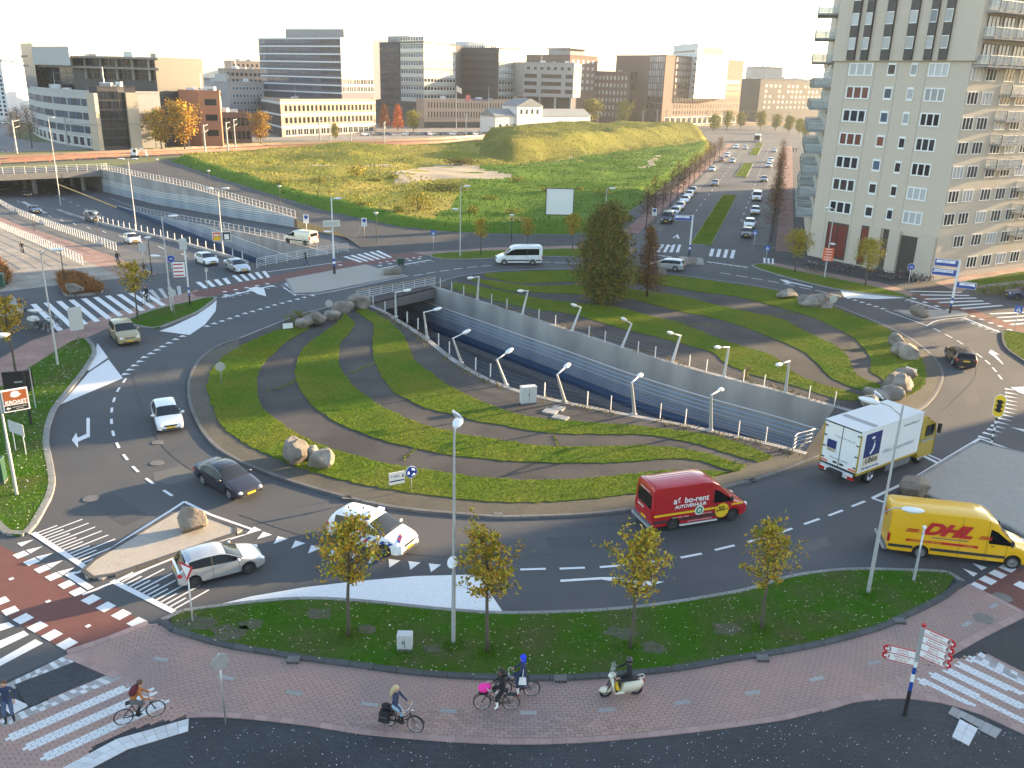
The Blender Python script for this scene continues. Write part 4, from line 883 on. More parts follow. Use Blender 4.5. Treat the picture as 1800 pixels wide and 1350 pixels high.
for x, y, w_, d_, l in ((968,724,1.0,.9, 'larger concrete cover plate by the pale cabinet'),(981,719,.9,.8, 'concrete cover plate beside the larger one'),(985,735,1.1,.7, 'concrete cover plate set apart towards the grass')):
    mb = MB(); mb.box((0,0,.05),(w_, d_, .1)); tag(mb.build('concrete_cover', MATS['tile_grey'], loc=G(x, y, .12), rz=-.45), l, 'cover')
# ------------------------------------------------------------------ vehicles
def paint(name, c, metal=0.0, rough=.28): return mat(name, c, rough, metal=metal, coat=.8, spec=.5)
for n_, c_, me_ in (('paint_silver', (.50,.52,.55),.5),('paint_car_white', (.78,.79,.80),0),('paint_black', (.012,.012,.014),0),('paint_aubergine', (.030,.030,.042),.2),('paint_gold', (.42,.34,.19),.35),('paint_red', (.42,.012,.018),0),('paint_yellow', (.80,.44,.010),0),('paint_blue', (.03,.055,.13),.2),('paint_grey', (.12,.13,.14),.3),('paint_olive', (.42,.29,.012),0),('paint_cream', (.66,.62,.50),0),('paint_darkred', (.20,.02,.02),.1)):
    paint(n_, c_, me_)
mat('car_glass', (.006,.008,.010),.05, spec=.30); mat('screen_glass', (.022,.028,.034),.05, spec=.55); mat('headlight', (.75,.77,.80),.12, spec=.9); mat('taillight', (.42,.01,.01),.2); mat('plate_yellow', (.80,.48,.02),.5)
mat('rim', (.35,.36,.38),.35, metal=.8); mat('rim_dark', (.04,.04,.042),.5); mat('plastic', (.028,.029,.031),.65); mat('plastic_grey', (.15,.15,.16),.6); mat('amber', (.8,.25,.02),.3)
def lerp1(tab, x):
    if x <= tab[0][0]: return tab[0][1]
    for (a, b),(c, d) in zip(tab, tab[1:]):
        if x <= c: return b+(d-b)*(x-a)/(c-a)
    return tab[-1][1]
SPEC = {}
def spec(name, **k): SPEC[name] = k
spec('hatch', L=3.96, W=1.68, wb=2.47, fo=.80, R=.30, top=[(0,.52),(.05,.66),(.2,.76),(.8,.92),(1.02,.97),(1.72,1.37),(2.05,1.455),(2.7,1.47),(3.3,1.42),(3.56,1.34),(3.84,.98),(3.93,.90),(3.96,.62)], belt=[(0,.5),(.2,.70),(1.0,.90),(3.1,.98),(3.6,1.02),(3.96,.88)], ws=(1.02,1.76), rw=(3.52,3.85), sw=(1.12,3.42), pil=[2.42], ro=.74)
spec('sedan', L=4.64, W=1.76, wb=2.675, fo=.95, R=.32, top=[(0,.50),(.05,.62),(.2,.72),(1.0,.90),(1.32,.95),(2.1,1.34),(2.45,1.42),(2.9,1.44),(3.3,1.39),(3.95,1.09),(4.1,1.05),(4.52,1.04),(4.6,.95),(4.64,.62)], belt=[(0,.48),(.2,.66),(1.2,.88),(3.6,.98),(4.5,.97),(4.64,.85)], ws=(1.32,2.14), rw=(3.28,3.95), sw=(1.5,3.72), pil=[2.45], ro=.72)
spec('suv', L=4.58, W=1.86, wb=2.71, fo=.92, R=.36, top=[(0,.62),(.05,.80),(.22,.92),(.95,1.06),(1.2,1.12),(1.95,1.58),(2.3,1.67),(3.0,1.70),(3.8,1.64),(4.1,1.52),(4.4,1.12),(4.52,1.0),(4.58,.7)], belt=[(0,.6),(.2,.84),(1.1,1.04),(3.6,1.14),(4.58,1.1)], ws=(1.2,2.0), rw=(4.05,4.4), sw=(1.35,4.0), pil=[2.5,3.35], ro=.78)
spec('wagon', L=4.6, W=1.78, wb=2.6, fo=.92, R=.32, top=[(0,.52),(.05,.66),(.2,.76),(.95,.93),(1.2,.98),(1.95,1.38),(2.3,1.46),(3.2,1.48),(4.05,1.43),(4.25,1.36),(4.5,1.0),(4.57,.92),(4.6,.62)], belt=[(0,.5),(.2,.70),(1.1,.92),(4.0,1.0),(4.6,.95)], ws=(1.2,2.0), rw=(4.2,4.5), sw=(1.35,4.15), pil=[2.4,3.3], ro=.75)
spec('mpv', L=4.53, W=1.83, wb=2.786, fo=.90, R=.33, top=[(0,.55),(.05,.72),(.2,.84),(.8,1.02),(1.0,1.07),(1.85,1.54),(2.2,1.63),(3.0,1.66),(3.95,1.60),(4.2,1.50),(4.45,1.08),(4.5,.96),(4.53,.65)], belt=[(0,.5),(.2,.76),(1.0,.99),(3.6,1.08),(4.53,1.05)], ws=(1.0,1.9), rw=(4.15,4.45), sw=(1.12,4.0), pil=[2.35,3.3], ro=.78)
spec('van', L=5.93, W=1.98, wb=3.665, fo=1.0, R=.35, top=[(0,.62),(.06,.85),(.2,1.0),(.75,1.20),(1.0,1.28),(1.62,1.93),(1.95,2.33),(2.4,2.57),(2.9,2.62),(5.7,2.62),(5.88,2.56),(5.93,2.40)], belt=[(0,.6),(.2,.92),(.95,1.20),(1.1,1.25),(5.93,1.35)], ws=(.98,1.80), rw=None, sw=(1.15,2.28), pil=[], ro=.86, van=1, swtop=.68)
spec('vanlong', L=6.95, W=1.98, wb=4.325, fo=1.0, R=.35, top=[(0,.62),(.06,.85),(.2,1.0),(.75,1.20),(1.0,1.28),(1.62,1.93),(1.95,2.33),(2.4,2.57),(2.9,2.64),(6.7,2.64),(6.9,2.58),(6.95,2.42)], belt=[(0,.6),(.2,.92),(.95,1.20),(1.1,1.25),(6.95,1.35)], ws=(.98,1.80), rw=None, sw=(1.15,2.28), pil=[], ro=.86, van=1, swtop=.68)
spec('minibus', L=5.93, W=1.98, wb=3.665, fo=1.0, R=.35, top=[(0,.62),(.06,.85),(.2,1.0),(.75,1.20),(1.0,1.28),(1.62,1.93),(1.95,2.25),(2.4,2.42),(2.9,2.46),(5.7,2.46),(5.88,2.40),(5.93,2.25)], belt=[(0,.6),(.2,.92),(.95,1.20),(1.1,1.25),(5.93,1.32)], ws=(.98,1.80), rw=None, sw=(1.15,5.5), pil=[2.2,4.0], ro=.86, van=1, swtop=.74)
spec('smallvan', L=4.8, W=1.9, wb=3.1, fo=.85, R=.33, top=[(0,.6),(.05,.8),(.2,.95),(.6,1.12),(.85,1.2),(1.6,1.75),(1.9,1.9),(2.3,1.96),(4.6,1.94),(4.76,1.88),(4.8,1.7)], belt=[(0,.58),(.2,.9),(.85,1.12),(4.8,1.2)], ws=(.85,1.7), rw=None, sw=(1.0,2.1), pil=[], ro=.84, van=1, swtop=.8)
def build_car(kind, pm, name, rims='rim', label='x', cat='car', group=None, plates=True, dark_sill=True, spokes=False):
    S = SPEC[kind]; L, Wd = S['L'], S['W']/2; van = S.get('van'); H = max(z for _, z in S['top']); sill = .24 if not van else .30
    wx = [S['fo'], S['fo']+S['wb']]; R = S['R']+.055
    xs = {0,.03,.08,.16,.3, L-.02, L-.06, L-.14}
    xs |= {x for x, _ in S['top']}|{S['ws'][0], S['ws'][1], S['sw'][0], S['sw'][1]}
    if S['rw']: xs |= set(S['rw'])
    for p in S['pil']: xs |= {p-.04, p+.04}
    for c in wx: xs |= {c+R*math.cos(PI*k/10) for k in range(11)}
    xs |= {L*k/22 for k in range(23)}
    X = []
    for x in sorted(x for x in xs if 0 <= x <= L):
        if not X or x-X[-1] > .018: X.append(x)
    X[-1] = L
    def hw(x):
        f = max(0,(.55-x)/.55); r = max(0,(x-(L-.45))/.45) if not van else max(0,(x-(L-.1))/.1)*.35
        return Wd*(1-.20*f**2.2-.13*r**2.2)
    # smooth the profile lightly
    def top(x): return (lerp1(S['top'], x-.05)+2*lerp1(S['top'], x)+lerp1(S['top'], x+.05))/4 if .12 < x < L-.12 else lerp1(S['top'], x)
    def ring(x):
        w_ = hw(x); zt = top(x); zb = sill if .25 < x < L-.25 else sill+.06*(1-min(x, L-x)/.25)
        for c in wx:
            if abs(x-c) < R: zb = max(zb, S['R']+math.sqrt(max(0, R*R-(x-c)**2)))
        bl = min(lerp1(S['belt'], x), zt-.02); f = min(1, max(0,(zt-bl-.06)/(H-bl-.1)))
        zb = min(zb, bl-.1)
        wr = w_*(.90-(.90-S['ro'])*f)*1.0 if not van else w_*(.93-(.93-S['ro'])*f)
        e = .045+.05*f
        p5 = (w_*.975, bl); p7 = (wr, zt-e*.8)
        st_ = S.get('swtop', .90); p6 = (p5[0]+(p7[0]-p5[0])*st_, p5[1]+(p7[1]-p5[1])*st_)
        if van and f > .5: p6 = (p5[0]-.02*f, p5[1]+(p7[1]-p5[1])*st_); p7 = (w_*.90, zt-.10)
        return [(0, zb),(w_*.8, zb),(w_*.965, zb+.03),(w_*1.0, zb+(bl-zb)*.42),(w_*1.0, zb+(bl-zb)*.72), p5, p6, p7,(wr*.74 if not van else w_*.74, zt-.012),(0, zt)]
    rings = [ring(x) for x in X]; nk = 10
    root = thing(name, label, cat, group=group)
    reg = {}
    def region(i, k):
        xm = (X[i]+X[i+1])/2
        if k in (7,8) and S['ws'][0] <= xm <= S['ws'][1]: return 'windscreen'
        if S['rw'] and k in (7,8) and S['rw'][0] <= xm <= S['rw'][1]: return 'rear_window'
        if k == 5 and S['sw'][0] <= xm <= S['sw'][1]:
            for p in S['pil']:
                if abs(xm-p) < .045: return 'pillar'
            return 'window%d' % sum(xm > p for p in S['pil'])
        if k >= 5 and xm < S['ws'][0] and xm > .1: return 'bonnet'
        d0, d1 = S['sw'][0]+.08,(S['pil'][0] if S['pil'] else S['sw'][1])
        if k in (2,3,4) and d0 < xm < d1 and xm > wx[0]+R*.9: return 'door'
        if k in (0,1): return 'underbody'
        return 'body'
    for i in range(len(X)-1):
        for k in range(nk-1):
            for sgn in (1,-1):
                r = region(i, k); key = (r, sgn) if r[:6] in ('window', 'door', 'pillar') and r != 'windscreen' else (r, 0)
                a, b, c, d = rings[i][k], rings[i+1][k], rings[i+1][k+1], rings[i][k+1]
                v = [(L/2-X[i], sgn*a[0], a[1]),(L/2-X[i+1], sgn*b[0], b[1]),(L/2-X[i+1], sgn*c[0], c[1]),(L/2-X[i], sgn*d[0], d[1])]
                reg.setdefault(key, []).append(v if sgn < 0 else v[::-1])
    for xi, sg in ((0,1),(len(X)-1,-1)):   # end caps
        for k in range(nk-1):
            a, b = rings[xi][k], rings[xi][k+1]; x = L/2-X[xi]
            q = [(x, a[0], a[1]),(x, b[0], b[1]),(x, -b[0], b[1]),(x, -a[0], a[1])]
            reg.setdefault(('body', 0),[]).append(q if sg > 0 else q[::-1])
    for (r, sgn), quads in reg.items():
        idx = {}; mb = MB(); vs = []; fs = []
        for q in quads:
            f = []
            for p in q:
                kk = (round(p[0],4), round(p[1],4), round(p[2],4))
                if kk not in idx: idx[kk] = len(vs); vs.append(p)
                if idx[kk] not in f: f.append(idx[kk])
            if len(f) >= 3: fs.append(tuple(f))
        mb.add(vs, fs)
        nm = 'window' if r[:6] == 'window' else r
        mm = MATS['screen_glass' if r in ('windscreen',) else 'car_glass'] if r[:6] == 'window' or r in ('windscreen', 'rear_window') else MATS['plastic'] if r in ('pillar', 'underbody') else MATS[pm]
        mb.build('windscreen' if r == 'windscreen' else nm, mm, root, auto=32)
    def seam(x, k0, k1, m='black', wd=.014, out=.006):
        for sgn in (1,-1):
            ra, mb = ring(x), MB(); pts = [(L/2-x, sgn*(p[0]+out), p[1]) for p in ra[k0:k1+1]]
            mb.loft([[(p[0]-wd/2, p[1], p[2]),(p[0]+wd/2, p[1], p[2])] for p in pts], closed=False); mb.build('door_seam', MATS[m], root)
    for x in [S['sw'][0]+.10]+S['pil']+([S['sw'][1]+.02] if van else []): seam(max(x, wx[0]+R),2,5)
    if van and kind != 'minibus': seam(3.6,2,7); seam(S['sw'][1]+.1,2,7)
    for x in [p-.22 for p in S['pil'][:2]] or [S['sw'][1]-.2]:
        for sgn in (1,-1):
            z_ = lerp1(S['belt'], x)-.10; mb = MB(); mb.box((L/2-x, sgn*(hw(x)+.012), z_),(.17,.03,.035)); mb.build('door_handle', MATS[pm if not van else 'plastic'], root)
    # wheels
    tw = .21
    for c in wx:
        for sgn in (1,-1):
            wo = link('wheel', None, root, (L/2-c, sgn*(Wd-.04), S['R']),0); RX = Matrix.Rotation(-sgn*PI/2,3, 'X'); r = S['R']
            mb = MB(); mb.lathe([(r*.62,-tw),(r*.93,-tw),(r, -tw*.8),(r, -.03),(r*.95,0),(r*.66,.004)], n=20, axis=RX); mb.build('tyre', MATS['rubber'], wo, auto=40)
            mb = MB(); mb.lathe([(r*.67,-.002),(r*.62,-.03),(r*.30,-.028),(r*.22,.0),(.001,.004)], n=20, axis=RX); rm = mb.build('rim', MATS[rims], wo, auto=40)
            if spokes:
                mb = MB()
                for k in range(5):
                    a = 2*PI*k/5+.3; mb.box(RX @ Vector((r*.42*math.cos(a), r*.42*math.sin(a),-.012)),(r*.46,.03,.02), tilt=RX @ Matrix.Rotation(a, 3, 'Z'))
                mb.build('spokes', MATS['rim'], wo)
    # lights, grille, bumper, plates, mirrors
    zf = lerp1(S['top'],.12)-.06
    for sgn in (1,-1):
        y = hw(.12)*.80; mb = MB(); mb.ball((L/2-.17, sgn*y, zf-.03),(.19,.15,.085 if not van else .14),12); mb.build('headlight', MATS['headlight'], root, smooth=True)
        mb = MB()
        if van: mb.box((-L/2+.03, sgn*(hw(L)*.93),1.05),(.10,.16,.46))
        else: mb.ball((-L/2+.12, sgn*hw(L-.1)*.88, lerp1(S['belt'], L)-.12),(.15,.15,.13),10)
        mb.build('tail_light', MATS['taillight'], root, smooth=not van)
        xm = S['ws'][0]+.25; zm = lerp1(S['belt'], xm)+.06; ym = sgn*(hw(xm)+.09)
        mb = MB(); mb.ball((L/2-xm, ym, zm+(.12 if van else .02)),(.08,.13 if not van else .10,.085 if not van else .19),10); mb.box((L/2-xm, sgn*(hw(xm)-.02), zm),(.07,.14,.04)); mb.build('mirror', MATS['plastic' if van else pm], root, smooth=True)
    mb = MB(); mb.box((L/2-.025,0, zf-.06),(.06, hw(0)*1.15,.09 if not van else .22)); mb.build('grille', MATS['plastic'], root)
    mb = MB(); mb.box((L/2-.055,0, sill+.12),(.12, hw(.05)*1.6,.10)); mb.build('air_intake', MATS['plastic'], root)
    if plates:
        mb = MB(); mb.box((L/2+.012,0, sill+.24),(.02,.52,.11)); mb.build('number_plate', MATS['plate_yellow'], root)
        mb = MB(); mb.box((-L/2-.012,0,.78 if not van else .62),(.02,.52,.11)); mb.build('number_plate', MATS['plate_yellow'], root)
    if not van:
        mb = MB(); mb.box((-L/2+.02,0, sill+.12),(.06, hw(L)*1.7,.16)); mb.build('rear_bumper', MATS['plastic'], root)
        mb = MB(); mb.tube([(L/2-S['ws'][0]-.06,.55, top(S['ws'][0])+.02),(L/2-S['ws'][0]-.10,-.1, top(S['ws'][0])+.055)],.012,4); mb.build('wiper', MATS['plastic'], root)
        mb = MB(); mb.tube([(-L/2+(L-(S['rw'] or (0, L-.6))[0])+.15,0, H-.06),(-L/2+(L-(S['rw'] or (0, L-.6))[0])+.02,0, H+.12)],.008,4); mb.build('aerial', MATS['plastic'], root)
    else:
        mb = MB(); mb.box((-L/2-.06,0,.42),(.16, S['W']*.96,.2)); mb.build('rear_bumper', MATS['plastic_grey'], root)
        for sgn in (1,-1):
            x0, x1 = wx[0]+R, wx[1]-R
            mb = MB(); mb.bx((L/2-x1, sgn*(Wd+.002),.55),(L/2-x0, sgn*(Wd+.02),.70)); mb.build('side_strip', MATS['plastic'], root)
            mb = MB(); mb.bx((L/2-(L-.05), sgn*(Wd+.0),.55),(L/2-wx[1]-R, sgn*(Wd+.018),.70)); mb.build('side_strip', MATS['plastic'], root)
        for k in range(6):
            y = -.62+.25*k; mb = MB(); mb.bx((-L/2+.35, y-.012, H-.006),(L/2-3.0, y+.012, H+.008-.02*abs(y))); mb.build('roof_rib', MATS[pm], root)
    root['Lx'] = L; return root
def recolor(root, pm):
    for c in root.children:
        if c.name.split('.')[0] in ('body', 'door', 'bonnet', 'door_handle', 'mirror') and c.material_slots:
            c.material_slots[0].link = 'OBJECT'; c.material_slots[0].material = MATS[pm]
    return root
def bywheels(o, kind, rear, front, side, zf=None):
    """place by the ground contact of the two visible wheels; side 'R' / 'L' = the car's own side"""
    S = SPEC[kind]; a, b = (G(*rear), G(*front)) if zf is None else (zf(*rear), zf(*front)); d = (b-a); d.z = 0; d.normalize()
    lat = Vector((-d.y, d.x, 0))*(1 if side == 'R' else -1); m_ = (a+b)/2+lat*(S['W']/2-.1)
    off = (S['fo']+S['wb']/2)-S['L']/2; c = m_+d*off
    o.location = (c.x, c.y, (a.z+b.z)/2 if zf else 0); o.rotation_euler = (0,0, math.atan2(d.y, d.x)); return o
def byfront(o, kind, pr, pl):
    """place by the two lower front corners (car's right, car's left)"""
    S = SPEC[kind]; a, b = G(*pr), G(*pl); t = (b-a).normalized(); d = Vector((t.y, -t.x, 0)); c = (a+b)/2-d*(S['L']/2-.05)
    o.location = c; o.rotation_euler = (0,0, math.atan2(d.y, d.x)); return o
def GR(x, y):
    p = G(x, y)
    for _ in range(40):
        s = (p-A0).dot(AD); q = G(x, y, zs(s)); p = p.lerp(q, .5)
    return p
_tx = {}
def text(parent, s, size, m, loc, rot, name='lettering', ext=.003, shear=0, bold=0, align='CENTER', sx=1.0):
    cu = bpy.data.curves.new('t', 'FONT'); cu.body = s; cu.size = size; cu.extrude = ext; cu.shear = shear; cu.offset = bold; cu.align_x = align; cu.align_y = 'CENTER'
    t = bpy.data.objects.new('t', cu); me = bpy.data.meshes.new_from_object(t); bpy.data.objects.remove(t); bpy.data.curves.remove(cu)
    me.name = name; me.materials.clear(); me.materials.append(MATS[m]); o = link(name, me, parent, loc); o.rotation_euler = rot; o.scale = (sx, 1,1); return o
RSIDE = (PI/2,0,0)          # reads on the car's right-hand side (faces -y)
REAR = (PI/2,0,-PI/2)       # reads on the back (faces -x)
mat('sign_red', (.50,.012,.02),.5); mat('sign_white', (.80,.80,.80),.5); mat('sign_black', (.015,.015,.016),.5); mat('sign_blue', (.012,.055,.30),.45); mat('sign_yellow', (.78,.50,.02),.5); mat('sign_green', (.03,.22,.10),.5); mat('sign_navy', (.012,.025,.14),.45); mat('sign_beige', (.60,.53,.40),.6); mat('sign_grey', (.30,.31,.32),.6); mat('sign_brown', (.30,.085,.02),.5); mat('sign_orange', (.75,.12,.02),.5)
def panel(parent, name, m, c, d): mb = MB(); mb.box(c, d); return mb.build(name, MATS[m], parent)
# red rental van
o = build_car('van', 'paint_red', 'delivery_van', 'rim_dark', 'red rental van with white lettering and yellow stripe on the ring road', 'van'); bywheels(o, 'van', (1180,931.5),(1285.3,914.7), 'R'); y = -.99-.016
text(o, 'bo-rent', .48, 'sign_white', (-.42, y-.012,1.72), RSIDE, bold=.010); text(o, 'a6', .5, 'sign_white', (-1.58, y-.012,1.74), RSIDE, bold=.012); text(o, 'AUTOVERHUUR', .26, 'sign_white', (-.75, y-.012,1.38), RSIDE, bold=.008)
panel(o, 'yellow_stripe', 'sign_yellow', (-.75, y, 1.0),(4.3,.012,.12)); panel(o, 'yellow_stripe', 'sign_yellow', (2.15,-.975,1.06),(.7,.05,.10))
for r_, m_, dy in ((.27, 'sign_white', .012),(.21, 'sign_green', .016),(.1, 'sign_white', .02),(.05, 'sign_green', .024)): mb = MB(); mb.lathe([(r_, -.006),(r_, .006),(.001,.006)],(-.2, y-dy, 1.02),18, axis=Matrix.Rotation(PI/2,3, 'X')); mb.build('round_emblem', MATS[m_], o)
mb = MB(); mb.lathe([(.42,-.006),(.42,.006),(.001,.006)],(1.22, y-.012,.80),24, axis=Matrix.Rotation(PI/2,3, 'X')); mb.build('price_disc', MATS['sign_yellow'], o)
text(o, '50.-', .38, 'sign_black', (1.27, y-.026,.90), RSIDE, bold=.012); text(o, '€', .18, 'sign_black', (.92, y-.026,.80), RSIDE, bold=.008)
text(o, 'A.P.K. aan huis   verhuur', .10, 'sign_white', (-1.3, y-.016,.78), RSIDE); text(o, 'www.bo-rent.nl  verhuur', .10, 'sign_white', (.1, y-.016,.80), RSIDE); text(o, 'voor al uw bestel- en personenautos', .10, 'sign_white', (-.1, y-.016,.46), RSIDE)
panel(o, 'rear_glass', 'car_glass', (-2.975,0,1.72),(.03,1.45,.78)); text(o, 'www.bo-rent.nl', .16, 'sign_white', (-2.99,0,2.22), REAR); text(o, 'bo-rent', .2, 'sign_white', (-2.99,.35,1.12), REAR, bold=.008); panel(o, 'side_tube', 'steel_white', (-.15,-.97,.26),(2.3,.07,.07)); panel(o, 'rear_step', 'steel', (-3.10,0,.40),(.12,2.0,.12))
# yellow parcel van
o = build_car('vanlong', 'paint_yellow', 'delivery_van', 'rim', 'yellow parcel van with red lettering at the tip of the lawn', 'van'); bywheels(o, 'vanlong', (1617,981),(1773,999), 'R')
text(o, 'DHL', .86, 'sign_red', (-.85, y-.012,1.72), RSIDE, shear=.45, bold=.045, sx=1.35); panel(o, 'red_stripe', 'sign_red', (-.95, y, 1.02),(3.4,.012,.13)); text(o, 'EXCELLENCE. SIMPLY DELIVERED.', .10, 'sign_yellow', (-1.7, y-.012,1.02), RSIDE); text(o, 'www.dhl.nl', .10, 'sign_yellow', (.3, y-.012,1.02), RSIDE)
for k_ in range(3):
    panel(o, 'red_line', 'sign_red', (-2.42+.03*k_, y-.004,1.50+.07*k_),(.62-.04*k_, .012,.035)); panel(o, 'red_line', 'sign_red', (.98+.03*k_, y-.004,1.50+.07*k_),(.62-.04*k_, .012,.035))
panel(o, 'door_rail', 'plastic_grey', (-.6, y, 1.28),(1.7,.02,.04)); text(o, 'DHL', .36, 'sign_red', (-3.50,.25,1.95), REAR, shear=.4, bold=.015); panel(o, 'rear_step', 'steel', (-3.62,0,.42),(.12,1.9,.1))
# silver hatchback, dark saloon, white hatchback, gold 4x4, black estate
HAT = build_car('hatch', 'paint_silver', 'hatchback', 'rim_dark', 'silver three-door hatchback waiting to join the ring road beside the gravel triangle', 'car'); bywheels(HAT, 'hatch', (344,1032.7),(437,1008.7), 'R')
SED = build_car('sedan', 'paint_aubergine', 'saloon_car', 'rim', 'dark aubergine saloon driving beside the central island apron', 'car', spokes=True); bywheels(SED, 'sedan', (356,850.7),(406.7,878.7), 'R')
POLO = copytree(HAT, label='white hatchback driving down the ring road beside the lane dashes'); recolor(POLO, 'paint_car_white'); byfront(POLO, 'hatch', (278,766),(325.6,759))
SUV = build_car('suv', 'paint_gold', 'off_road_car', 'rim_dark', 'gold off-road car entering the ring road between the two painted white areas', 'car'); byfront(SUV, 'suv', (212,611),(248,606))
WAG = build_car('wagon', 'paint_black', 'estate_car', 'rim', 'black estate car driving past the sunlit boulders', 'car'); bywheels(WAG, 'wagon', (1674,643),(1662,627), 'L')
w2 = copytree(WAG, label='silver estate car passing behind the reddish conifer'); recolor(w2, 'paint_silver'); bywheels(w2, 'wagon', (1185,477),(1152,474), 'L')
w3 = copytree(SUV, label='dark blue car at the zebra crossing below the apartment block'); recolor(w3, 'paint_blue'); w3.location = G(1806,527); w3.rotation_euler = (0,0, PI*.93)
# police car
POL = build_car('mpv', 'paint_car_white', 'police_car', 'rim_dark', 'white police car with red and blue diagonal stripes and roof light bar', 'police car', spokes=True); bywheels(POL, 'mpv', (598,953),(679,979), 'R')
for k_ in range(9):
    x = -1.9+.42*k_; d_ = (.34,.012,.10)
    for z_, m_, dx in ((.80, 'sign_navy', 0),(.62, 'sign_red', -.18)):
        if abs(x+dx-.98) < .42 and z_ < .7 or abs(x+dx+1.8) < .3 and z_ < .7: continue
        mb = MB(); a = x+dx; h = .09; s_ = .22; yy = -.925
        mb.add([(a, yy, z_-h),(a+.20, yy, z_-h),(a+.20+s_, yy, z_+h),(a+s_, yy, z_+h),(a, yy+.03, z_-h),(a+.20, yy+.03, z_-h),(a+.20+s_, yy+.03, z_+h),(a+s_, yy+.03, z_+h)],[(0,1,2,3),(4,7,6,5),(0,4,5,1),(2,6,7,3)]); mb.build('stripe', MATS['sign_blue' if m_ == 'sign_navy' else m_], POL)
for k_, m_ in enumerate(('sign_blue', 'sign_red', 'sign_blue', 'sign_red')):
    mb = MB(); mb.box((1.98-.02*k_*0-.06*k_, -.55+.14*k_, .90+.018*k_),(.26,.10,.015), rz=-.6, tilt=Matrix.Rotation(.2,3, 'Y')); mb.build('bonnet_stripe', MATS[m_], POL)
lb = panel(POL, 'light_bar', 'sign_white', (.15,0,1.72),(.32,1.25,.12)); panel(lb, 'display', 'sign_red', (.162,0,1.74),(.32,.5,.05)); text(POL, 'POLITIE', .26, 'sign_navy', (-1.05,-.935,.93), RSIDE, bold=.006)
for sgn in (1,-1): panel(lb, 'blue_lamp', 'sign_blue', (.15, sgn*.66,1.72),(.28,.10,.10))
panel(POL, 'antenna', 'plastic', (-.7,.2,1.70),(.06,.06,.10)); panel(POL, 'antenna', 'plastic', (-1.4,-.1,1.68),(.06,.06,.10))
# minibus and small vans
MIN = build_car('minibus', 'paint_car_white', 'minibus', 'rim', 'white high-roof minibus driving past the verge lamps', 'van'); bywheels(MIN, 'minibus', (936.5,466),(885.5,466), 'L')
TRA = build_car('smallvan', 'paint_cream', 'delivery_van', 'rim_dark', 'cream delivery van heading down the far sloping road', 'van'); bywheels(TRA, 'smallvan', (534.7,431.5),(508.5,428), 'L'); panel(TRA, 'rear_glass', 'car_glass', (-2.41,0,1.5),(.03,1.5,.5))
def ramp_car(src, kind, rear, front, side, label, pm):
    o = copytree(src, label=label); recolor(o, pm); bywheels(o, kind, rear, front, side, GR)
    s = (Vector(o.location)-A0).dot(AD); o.rotation_euler[1] = 0; d = Vector((math.cos(o.rotation_euler[2]), math.sin(o.rotation_euler[2]),0)).dot(AD); o.rotation_euler[1] = -math.atan((zs(s+1)-zs(s-1))/2*d); return o
ramp_car(SED, 'sedan', (398,473),(414.7,481), 'R', 'silver saloon stopped at the zebra beside the low curved railing', 'paint_silver'); ramp_car(HAT, 'hatch', (344,462),(363,468.5), 'R', 'white hatchback second in the queue up the sloping road', 'paint_car_white'); ramp_car(HAT, 'hatch', (216,425),(231,431), 'R', 'white hatchback third in the queue up the sloping road', 'paint_car_white')
ramp_car(TRA, 'smallvan', (147,387),(164,393), 'R', 'grey-blue van climbing the sloping road behind the white hatchbacks', 'paint_grey'); ramp_car(SED, 'sedan', (50,371),(60,377), 'R', 'dark blue car climbing the sloping road by the white railing', 'paint_blue'); ramp_car(WAG, 'wagon', (33,343),(43,347), 'R', 'black estate car leaving the shade of the railway bridge', 'paint_black'); ramp_car(SED, 'sedan', (-6,333),(3,337), 'R', 'dark saloon under the edge of the railway bridge', 'paint_black')
# avenue cars
AV0 = Vector((27,126.6,0)); AVD = Vector((.2844,.9587,0)); AVN = Vector((.9587,-.2844,0)); AVA = math.atan2(AVD.y, AVD.x)
def AV(a, b, z=0): v = AV0+AVD*a+AVN*b; return Vector((v.x, v.y, z))
cols = ['paint_car_white', 'paint_silver', 'paint_grey', 'paint_black', 'paint_blue', 'paint_silver']
def avcar(px, src, pm, label, toward=True, group=None, zbias=0):
    o = copytree(src, label=label, group=group); recolor(o, pm); p = G(*px); o.location = p; o.rotation_euler = (0,0, AVA+(PI if toward else 0)); return o
prk = [((1173,391), TRA, 'paint_black', 'dark van parked first in the row along the field side of the avenue'),((1187,377), HAT, 'paint_silver', 'silver car parked second in the row along the field side of the avenue'),((1195,368), WAG, 'paint_silver', 'grey estate parked third in the row along the field side of the avenue'),((1204,356), SED, 'paint_car_white', 'white saloon parked fourth in the row along the field side of the avenue'),((1211,347), HAT, 'paint_car_white', 'white car parked fifth in the row along the field side of the avenue'),((1217,340), WAG, 'paint_grey', 'dark grey car parked last in the row along the field side of the avenue'),
       ((1312,416), HAT, 'paint_black', 'black hatchback parked under the bare tree of the avenue'),((1317,399), WAG, 'paint_car_white', 'white car parked behind the black hatchback under the bare tree'),((1327,376), HAT, 'paint_silver', 'silver car parked behind the bare tree branches'),((1330,352), TRA, 'paint_car_white', 'white van parked on the building side of the avenue'),((1343,319), SED, 'paint_grey', 'dark saloon parked beyond the white van'),((1351,294), WAG, 'paint_silver', 'silver estate parked on the building side of the avenue'),((1354,285), HAT, 'paint_car_white', 'white hatchback parked near the far end on the building side'),((1361,267), SED, 'paint_silver', 'far silver saloon parked near the end of the building side')]
for px, s_, pm, lb_ in prk: avcar(px, s_, pm, lb_, True, 'cars parked along the avenue')
